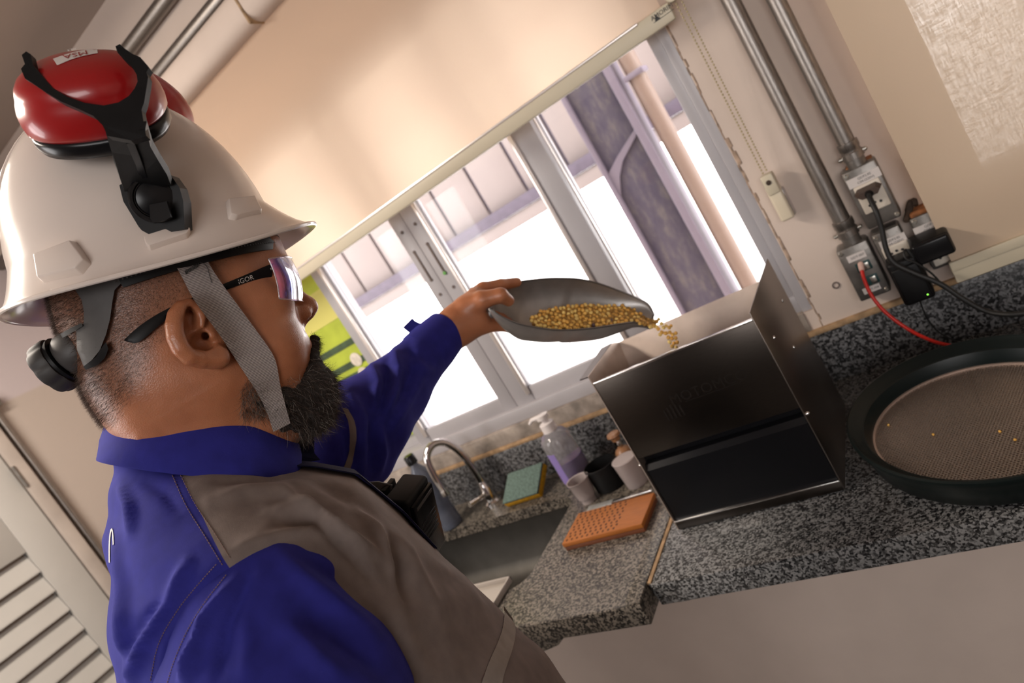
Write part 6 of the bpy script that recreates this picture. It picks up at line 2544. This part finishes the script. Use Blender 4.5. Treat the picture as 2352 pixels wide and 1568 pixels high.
hp0, _ = hit(HATB, 350, 455)
dh = float((hp0 - EYE) @ CF)
hp1, _ = hit(HATB, 300, 360)
dm1 = float((hp1 - EYE) @ CF)
d_stem_top = 0.500
yoke = build('muff_arm', slab_px([(50, 126), (60, 118), (70, 124), (76, 150), (95, 172), (122, 203), (155, 222), (195, 236), (238, 242), (272, 235), (296, 220), (309, 203), (316, 187), (314, 172), (303, 153), (285, 138), (270, 121), (265, 106), (275, 101),
                                    (286, 111), (303, 123), (322, 131), (336, 147), (342, 156), (336, 166), (340, 177), (337, 200), (331, 235), (325, 252), (331, 288), (336, 312), (300, 322), (247, 312), (236, 288), (214, 266), (180, 250), (140, 233), (105, 212), (80, 195), (57, 180), (48, 158), (57, 147)],
                                   0.006, lerp_depth(110, 0.508, 312, 0.492)), M['black'], hat, smooth=False)
build('muff_stem', slab_px([(243, 306), (334, 296), (346, 338), (362, 366), (384, 402), (392, 425), (286, 440), (276, 412), (268, 388), (262, 372), (257, 350)], 0.007, lerp_depth(300, 0.4925, 430, dh - 0.018)), M['black'], hat, smooth=False)
build('stem_rail', slab_px([(290, 330), (308, 327), (330, 380), (338, 408), (322, 412), (312, 380)], 0.003, lerp_depth(300, 0.490, 430, dh - 0.021)), M['black_gloss'], hat, smooth=False)
build('hinge_body', slab_px([(274, 425), (300, 412), (392, 402), (412, 430), (421, 462), (424, 525), (340, 546), (318, 520), (300, 490), (283, 462)], 0.014, lerp_depth(400, dh - 0.016, 545, dh - 0.012)), M['black'], hat, smooth=False)
hcen = at_d(357, 455, dh - 0.018)
hno = -(hcen - EYE) / np.linalg.norm(hcen - EYE)
hno = hno + NE * 0.4
hno /= np.linalg.norm(hno)
build('hinge_disc', MB().lathe(hcen - hno * 0.004, hno, [(0.0200, 0), (0.0200, 0.005), (0.0185, 0.0065), (0.0165, 0.0065), (0.0155, 0.0045), (0.0150, 0.0045), (0.0140, 0.0065), (0.009, 0.0080), (0, 0.0085)], 40), M['black_gloss'], hat)
build('hinge_clip', slab_px([(343, 470), (383, 462), (392, 498), (380, 505), (352, 512), (345, 502)], 0.003, lambda x, y: dh - 0.0250), M['black_gloss'], hat, smooth=False)

# suspension: head band, nape strap, ratchet
def band_ring(a, b, xc, z0, z1, thick, n=80, bulge=0.0015):
    vs, fs = [], []
    pr = [(0, z0), (bulge, z0 + (z1 - z0) * 0.25), (0.0, (z0 + z1) / 2), (bulge, z0 + (z1 - z0) * 0.75), (0, z1), (-thick, z1), (-thick, z0)]
    m = len(pr)
    for i in range(n + 1):
        th = math.radians(-118 + 236 * i / n)
        for (r_, z_) in pr:
            vs.append(HP(xc + (a + r_) * math.cos(th), (b + r_) * math.sin(th), z_))
    for i in range(n):
        j = i + 1
        for k in range(m):
            k2 = (k + 1) % m
            fs.append((i * m + k, i * m + k2, j * m + k2, j * m + k))
    return MB().add(vs, fs)


build('head_band', band_ring(0.1095, 0.0835, -0.004, -0.0185, 0.012, 0.003), M['black'], hat, angle=60)
perf = MB()
for k in range(60):
    th = math.radians(8 + k * 1.9)
    for z_ in (-0.004, -0.012):
        p = HP(-0.004 + 0.1112 * math.cos(th), 0.0852 * math.sin(th), z_)
        nn_ = HXv * math.cos(th) + NE * math.sin(th)
        perf.lathe(p, nn_, [(0.0008, 0), (0.0008, 0.0002), (0, 0.0002)], 6)
tag(build('band_perforation', perf, M['dark_grey'], hat, smooth=False), kind='stuff')


def wrap_px(bvh, poly, lift, thick, n_sub=7):
    """patch with a pixel outline laid over a surface: subdivided, offset and thickened"""
    bm = bmesh.new()
    vsb = [bm.verts.new((x, y, 0)) for x, y in poly]
    bm.faces.new(vsb)
    bmesh.ops.triangulate(bm, faces=bm.faces[:])
    for _ in range(3):
        es = [e for e in bm.edges if e.calc_length() > 16]
        if es:
            bmesh.ops.subdivide_edges(bm, edges=es, cuts=1)
            bmesh.ops.triangulate(bm, faces=bm.faces[:])
    top, bad = [], 0
    bm.verts.index_update()
    for v in bm.verts:
        p, n_ = hit(bvh, v.co.x, v.co.y, lift)
        top.append(p)
    good = [p for p in top if p is not None]
    cd_ = np.mean([float((p - EYE) @ CF) for p in good])
    for i, v in enumerate(bm.verts):
        if top[i] is None:
            top[i] = at_d(v.co.x, v.co.y, cd_)
    bot = [p + (p - EYE) / np.linalg.norm(p - EYE) * thick for p in top]
    faces = [tuple(v.index for v in f.verts) for f in bm.faces]
    n = len(top)
    fs = faces + [tuple(i + n for i in f[::-1]) for f in faces]
    for e in bm.edges:
        if e.is_boundary:
            a, b = e.verts[0].index, e.verts[1].index
            fs.append((a, b, b + n, a + n))
    bm.free()
    return MB().add(top + bot, fs)


tag(build('nape_strap', wrap_px(HB, [(150, 664), (178, 658), (197, 690), (202, 716), (202, 742), (186, 756), (188, 800), (205, 842), (223, 822), (238, 803), (251, 768), (259, 733), (263, 699), (268, 668), (290, 645), (350, 622), (420, 600), (400, 580), (300, 600), (200, 630)], 0.0045, 0.003), M['dark_grey'], hat), 'charcoal nape strap')
build('nape_clip', wrap_px(HB, [(212, 846), (206, 838), (232, 818), (248, 792), (254, 785), (259, 800), (252, 820), (236, 836)], 0.006, 0.003), M['black_gloss'], hat)
build('strap_edge', wrap_px(HB, [(155, 764), (176, 752), (200, 741), (203, 748), (180, 762), (160, 773)], 0.006, 0.002), M['black'], hat)
kc = on_head_plane(186, 800, 0.012)
kax = CR * -0.80 - CU * 0.58 - CF * 0.04
kax /= np.linalg.norm(kax)
build('ratchet_housing', MB().lathe(kc - kax * 0.006, kax, [(0.0195, 0), (0.0205, 0.003), (0.0205, 0.017), (0.0185, 0.0205), (0.0165, 0.0205), (0.0165, 0.024)], 36), M['dark_grey'], hat)
kn_ = []
kp = kc + kax * 0.0185
kref = np.cross(kax, UH)
kref /= np.linalg.norm(kref)
kup = np.cross(kax, kref)
vs, fs = [], []
nk = 72
pro = [(0.80, 0.0), (0.97, 0.0005), (1.0, 0.0025), (1.0, 0.0125), (0.96, 0.0150), (0.80, 0.0158), (0.30, 0.0162)]
for (s_, h_) in pro:
    for k in range(nk):
        a = 2 * math.pi * k / nk
        lob = 1.0 - 0.055 * (0.5 + 0.5 * math.cos(8 * a)) ** 3 * (1 if s_ > 0.9 else 0)
        vs.append(kp + kax * h_ + 0.0248 * s_ * lob * (math.cos(a) * kref + math.sin(a) * kup))
for i in range(len(pro) - 1):
    for k in range(nk):
        k2 = (k + 1) % nk
        fs.append((i * nk + k, i * nk + k2, (i + 1) * nk + k2, (i + 1) * nk + k))
fs += [tuple(range(nk)), tuple((len(pro) - 1) * nk + k for k in range(nk))]
build('ratchet_knob', MB().add(vs, fs), M['knob'], hat, angle=35)
build('knob_collar', MB().lathe(kp - kax * 0.003, kax, [(0.0225, 0), (0.0225, 0.003), (0.020, 0.004)], 36), M['black'], hat)


# chin strap
def strap_mat():
    m, nt, b = new_mat('grey_webbing')
    L = nt.links
    at = nt.nodes.new('ShaderNodeAttribute')
    at.attribute_name = 'along'
    ml = nt.nodes.new('ShaderNodeMath')
    ml.operation = 'MULTIPLY'
    ml.inputs[1].default_value = 2 * math.pi / 0.00135
    sn = nt.nodes.new('ShaderNodeMath')
    sn.operation = 'SINE'
    L.new(at.outputs['Fac'], ml.inputs[0])
    L.new(ml.outputs[0], sn.inputs[0])
    mr = nt.nodes.new('ShaderNodeMapRange')
    mr.inputs[1].default_value = -1
    mr.inputs[2].default_value = 1
    L.new(sn.outputs[0], mr.inputs[0])
    r = ramp(nt, [(0.15, (0.17, 0.14, 0.13)), (0.75, (0.60, 0.53, 0.50))])
    L.new(mr.outputs[0], r.inputs[0])
    L.new(r.outputs[0], b.inputs['Base Color'])
    b.inputs['Roughness'].default_value = 0.6
    bp = nt.nodes.new('ShaderNodeBump')
    bp.inputs['Strength'].default_value = 0.8
    bp.inputs['Distance'].default_value = 0.0008
    L.new(mr.outputs[0], bp.inputs['Height'])
    L.new(bp.outputs[0], b.inputs['Normal'])
    return m


M['webbing'] = strap_mat()
def two_hit(x, y, lift):
    best = None
    for bv in (HB, BB):
        p, n_ = hit(bv, x, y, lift)
        if p is not None and (best is None or (p - EYE) @ CF < (best - EYE) @ CF):
            best = p
    return best


BB = bvh_of(bV, bQ)
Lp = resample([(393, 590), (420, 640), (448, 692), (505, 770), (556, 848), (590, 900), (612, 945), (628, 992)], 60)
Rp = resample([(461, 572), (492, 625), (525, 672), (575, 740), (622, 806), (636, 840), (645, 890), (667, 972)], 60)
D_ = []
for a, b in zip(Lp, Rp):
    ds_ = []
    for f_ in (0.0, 0.5, 1.0):
        q = a + (b - a) * f_
        p = two_hit(q[0], q[1], 0.0)
        ds_.append(float((p - EYE) @ CF) if p is not None else 0.62)
    D_.append(ds_)
D_ = np.array(D_)
for _ in range(6):
    Dm = D_.copy()
    Dm[1:-1] = (D_[:-2] + D_[1:-1] + D_[2:]) / 3
    D_ = np.minimum(Dm, D_ + 0.001)
vs, al = [], []
nn2 = 5
for i, (a, b) in enumerate(zip(Lp, Rp)):
    for k in range(nn2):
        f_ = k / (nn2 - 1)
        d_ = np.interp(f_, [0, 0.5, 1], D_[i]) - 0.0042 - 0.0050 * math.exp(-((i - 15) / 11.0) ** 2)
        vs.append(at_d(*(a + (b - a) * f_), d_))
vs = np.array(vs)
mid = vs.reshape(60, nn2, 3)[:, 2]
s_al = np.r_[0, np.cumsum(np.linalg.norm(np.diff(mid, axis=0), axis=1))]
al = np.repeat(s_al, nn2)
bk = vs + (vs - EYE) / np.linalg.norm(vs - EYE, axis=1, keepdims=True) * 0.0014
q4_ = []
o = len(vs)
for i in range(59):
    for k in range(nn2 - 1):
        a = i * nn2 + k
        q4_ += [(a, a + 1, a + nn2 + 1, a + nn2), (a + o, a + nn2 + o, a + nn2 + 1 + o, a + 1 + o)]
    for k in (0, nn2 - 1):
        a = i * nn2 + k
        q4_.append((a, a + nn2, a + nn2 + o, a + o))
strap = mesh_np('chin_strap', np.concatenate([vs, bk]), np.array(q4_), M['webbing'], hat, attrs={'along': np.concatenate([al, al])}, angle=50)
tag(strap, 'grey ribbed webbing chin strap')
ST = BVHTree.FromPolygons([tuple(v) for v in vs], [(i * nn2 + k, i * nn2 + k + 1, (i + 1) * nn2 + k + 1, (i + 1) * nn2 + k) for i in range(59) for k in range(nn2 - 1)])
bt = MB()
for k in range(10):
    x, y = 425 + 3.3 * k, 626 - 2.0 * k
    pa, _ = hit(ST, x, y - 4, 0.0005)
    pb, _ = hit(ST, x + 2, y + 4, 0.0005)
    if pa is not None and pb is not None:
        bt.tube([pa, pb], 0.0004, 5)
th_ = [hit(ST, x, y, 0.0007)[0] for x, y in ((454, 602), (468, 606), (476, 616), (480, 630), (486, 650))]
th_ = [p for p in th_ if p is not None]
if len(th_) > 2:
    bt.tube(smooth_path(th_, 4), 0.00025, 5)
tag(build('bar_tack', bt, M['ink'], strap), 'black bar tack stitching', kind='stuff')

# ------------------------------------------------------------------ safety glasses
gl = thing('safety_glasses', 'wraparound safety glasses with black temples and a mirrored iridescent lens', 'glasses', H(0.09, 0, 0.05))


def lens_mat():
    m = bpy.data.materials.new('iridescent_lens')
    m.use_nodes = True
    nt = m.node_tree
    nt.nodes.clear()
    L = nt.links
    o = nt.nodes.new('ShaderNodeOutputMaterial')
    t = nt.nodes.new('ShaderNodeBsdfTransparent')
    t.inputs[0].default_value = (0.86, 0.84, 0.86, 1)
    g = nt.nodes.new('ShaderNodeBsdfGlossy')
    g.inputs['Roughness'].default_value = 0.03
    lw_n = nt.nodes.new('ShaderNodeLayerWeight')
    lw_n.inputs['Blend'].default_value = 0.45
    tc = nt.nodes.new('ShaderNodeTexCoord')
    ns = nt.nodes.new('ShaderNodeTexNoise')
    ns.inputs['Scale'].default_value = 35
    L.new(tc.outputs['Object'], ns.inputs['Vector'])
    ad_ = nt.nodes.new('ShaderNodeMath')
    ad_.operation = 'MULTIPLY_ADD'
    ad_.inputs[1].default_value = 0.35
    L.new(ns.outputs['Fac'], ad_.inputs[0])
    L.new(lw_n.outputs['Facing'], ad_.inputs[2])
    r = ramp(nt, [(0.12, (0.55, 0.45, 0.05)), (0.26, (0.10, 0.45, 0.25)), (0.36, (0.85, 0.14, 0.32)), (0.50, (0.75, 0.25, 0.55)), (0.60, (0.06, 0.12, 0.75)), (0.70, (0.85, 0.90, 1.0)), (1.0, (1, 1, 1))])
    L.new(ad_.outputs[0], r.inputs[0])
    L.new(r.outputs[0], g.inputs[0])
    mr = nt.nodes.new('ShaderNodeMapRange')
    mr.inputs[3].default_value = 0.22
    mr.inputs[4].default_value = 0.85
    L.new(lw_n.outputs['Facing'], mr.inputs[0])
    mx = nt.nodes.new('ShaderNodeMixShader')
    L.new(mr.outputs[0], mx.inputs[0])
    L.new(t.outputs[0], mx.inputs[1])
    L.new(g.outputs[0], mx.inputs[2])
    L.new(mx.outputs[0], o.inputs[0])
    return m


M['lens'] = lens_mat()
vs, fs = [], []
na, nz_ = 64, 9
for i in range(na + 1):
    ph = math.radians(-61 + 122 * i / na)
    frac = abs(ph) / math.radians(61)
    ztop = 0.0700 - 0.002 * frac ** 2
    zbot = 0.0235 + 0.006 * frac ** 4 + 0.017 * math.exp(-(ph / 0.16) ** 2)
    for k in range(nz_):
        z_ = zbot + (ztop - zbot) * k / (nz_ - 1)
        rr = 1 + 0.05 * math.sin(math.pi * k / (nz_ - 1))
        vs.append(H(0.034 + 0.079 * rr * math.cos(ph) * (1 if ph * ph < 9 else 1), 0.0855 * math.sin(ph) * (0.98 + 0.02 * rr), z_ - 0.001 + 0.10 * (0.034 + 0.079 * math.cos(ph) - 0.08)))
for i in range(na):
    for k in range(nz_ - 1):
        a = i * nz_ + k
        fs.append((a, a + 1, a + nz_ + 1, a + nz_))
lens = build('lens', MB().add(vs, fs), M['lens'], gl, angle=180)
edge = [vs[i * nz_] for i in range(na + 1)]
rim_l = [vs[k] for k in range(nz_ - 1, -1, -1)] + edge + [vs[na * nz_ + k] for k in range(nz_)]
build('lens_edge', MB().tube(rim_l, 0.0007, 6), M['clear'], gl)
top_l = [vs[i * nz_ + nz_ - 1] for i in range(na + 1)]
build('lens_top_edge', MB().tube(top_l, 0.0009, 6), M['clear'], gl)


def temple(mirror):
    top = resample([(628, 604), (600, 615), (578, 625), (506, 655), (453, 679), (400, 701), (350, 728), (312, 755), (284, 781)], 40)
    bot = resample([(624, 638), (600, 640), (575, 646), (524, 664), (460, 689), (405, 716), (365, 748), (318, 786), (290, 784)], 40)
    dd_ = []
    for a, b in zip(top, bot):
        q = (a + b) / 2
        p, _ = hit(HB, q[0], q[1], 0.0)
        dd_.append(float((p - EYE) @ CF) if p is not None else 0.63)
    dd_ = np.array(dd_)
    mx_ = (top[:, 0] + bot[:, 0]) / 2
    e_ = (mx_ > 372) & (mx_ < 468)
    dd_[e_] = np.interp(mx_[e_], [mx_[~e_ & (mx_ < 400)][0], mx_[~e_ & (mx_ > 440)][-1]], [dd_[~e_ & (mx_ < 400)][0], dd_[~e_ & (mx_ > 440)][-1]])
    sm_ = dd_.copy()
    for _ in range(8):
        sm_[1:-1] = (sm_[:-2] + sm_[1:-1] + sm_[2:]) / 3
    sm_ = np.minimum(sm_, dd_ + 0.002)
    ear_i = int(0.42 * 40)
    vs_ = []
    for i, (a, b) in enumerate(zip(top, bot)):
        d_ = sm_[i] - 0.0042
        for L_ in (0, 0.0042):
            vs_ += [at_d(*a, d_ + L_), at_d(*((a + b) / 2), d_ - 0.0012 + L_), at_d(*b, d_ + L_)]
    if mirror:
        q = to_head(np.array(vs_))
        vs_ = [H(x, -n, z) for x, n, z in q]
    f_ = []
    for i in range(39):
        a = i * 6
        b = a + 6
        for (u, v_) in ((0, 1), (1, 2), (2, 5), (5, 4), (4, 3), (3, 0)):
            f_.append((a + u, a + v_, b + v_, b + u))
    f_ += [(0, 1, 2, 5, 4, 3), tuple(39 * 6 + k for k in (0, 1, 2, 5, 4, 3))]
    return MB().add(vs_, f_)


tm1 = temple(False)
tmp = build('temple', tm1, M['black'], gl)
TMB = BVHTree.FromPolygons([tuple(v) for v in tm1.v], tm1.f)
build('temple', temple(True), M['black'], gl)
decal_text('IGOR', TMB, (564, 642), (13.2, -4.6), (-4.0, -13.0), 1.12, M['logo'], tmp, 0.0005)
sp1, sn1 = hit(TMB, 622, 617, 0.001)
if sp1 is None:
    sp1, sn1 = H(0.072, 0.078, 0.058), NE
build('hinge_screw', MB().lathe(sp1 - sn1 * 0.0005, sn1, [(0.0015, 0), (0.0013, 0.0010), (0.0006, 0.0010), (0.0005, 0.0004), (0, 0.0004)], 12), M['screw'], tmp)

# ------------------------------------------------------------------ two way radio clipped to the shirt front
rx = CR * 0.936 - CF * 0.35
ry = CR * -0.317 - CU * 0.423 - CF * 0.846
rz = CR * -0.148 + CU * 0.903 - CF * 0.396
rx, ry, rz = (v / np.linalg.norm(v) for v in (rx, ry, rz))
rdp = at_d(930, 1118, 0.770) - rz * 0.048
ra = thing('two_way_radio', 'black two way radio clipped on the front of the shirt', 'radio', rdp)
build('body', MB().obox(rdp, rx * 0.0165, ry * 0.027, rz * 0.048, 0.005, 3), M['black'], ra)
build('front_cover', MB().obox(rdp + rx * 0.0175 - rz * 0.003, rx * 0.004, ry * 0.0245, rz * 0.043, 0.003, 2), M['black_gloss'], ra)
for k in range(5):
    build('grille_bar', MB().obox(rdp + rx * 0.0215 + rz * (0.010 - k * 0.006), rx * 0.0006, ry * 0.017, rz * 0.0012, 0.0004, 1), M['black'], ra)
build('display_edge', MB().obox(rdp + rx * 0.0215 + rz * 0.033, rx * 0.0006, ry * 0.019, rz * 0.0022, 0.0004, 1), M['dark_grey'], ra)
build('side_button', MB().lathe(rdp + rx * 0.012 + ry * 0.0255 + rz * 0.022, ry, [(0.0034, 0), (0.0032, 0.001), (0.0022, 0.0012), (0.002, 0.0006), (0, 0.0006)], 16), mat('brass_button', (0.40, 0.27, 0.16), 0.4, 0.8), ra)
build('belt_clip', MB().obox(rdp - rx * 0.0215 + rz * 0.034, rx * 0.003, ry * 0.012, rz * 0.016, 0.001, 2), M['black'], ra)
build('clip_spring', MB().tube([rdp - rx * 0.021 + rz * 0.018 + ry * 0.013, rdp - rx * 0.024 + rz * 0.004 + ry * 0.013, rdp - rx * 0.021 - rz * 0.004 + ry * 0.013], 0.0008, 6), M['screw'], ra)
build('strap_loop', slab_px([(842, 1108), (868, 1106), (900, 1114), (898, 1134), (880, 1132), (862, 1124)], 0.004, lambda x, y: 0.775), M['dark_grey'], ra, smooth=False)
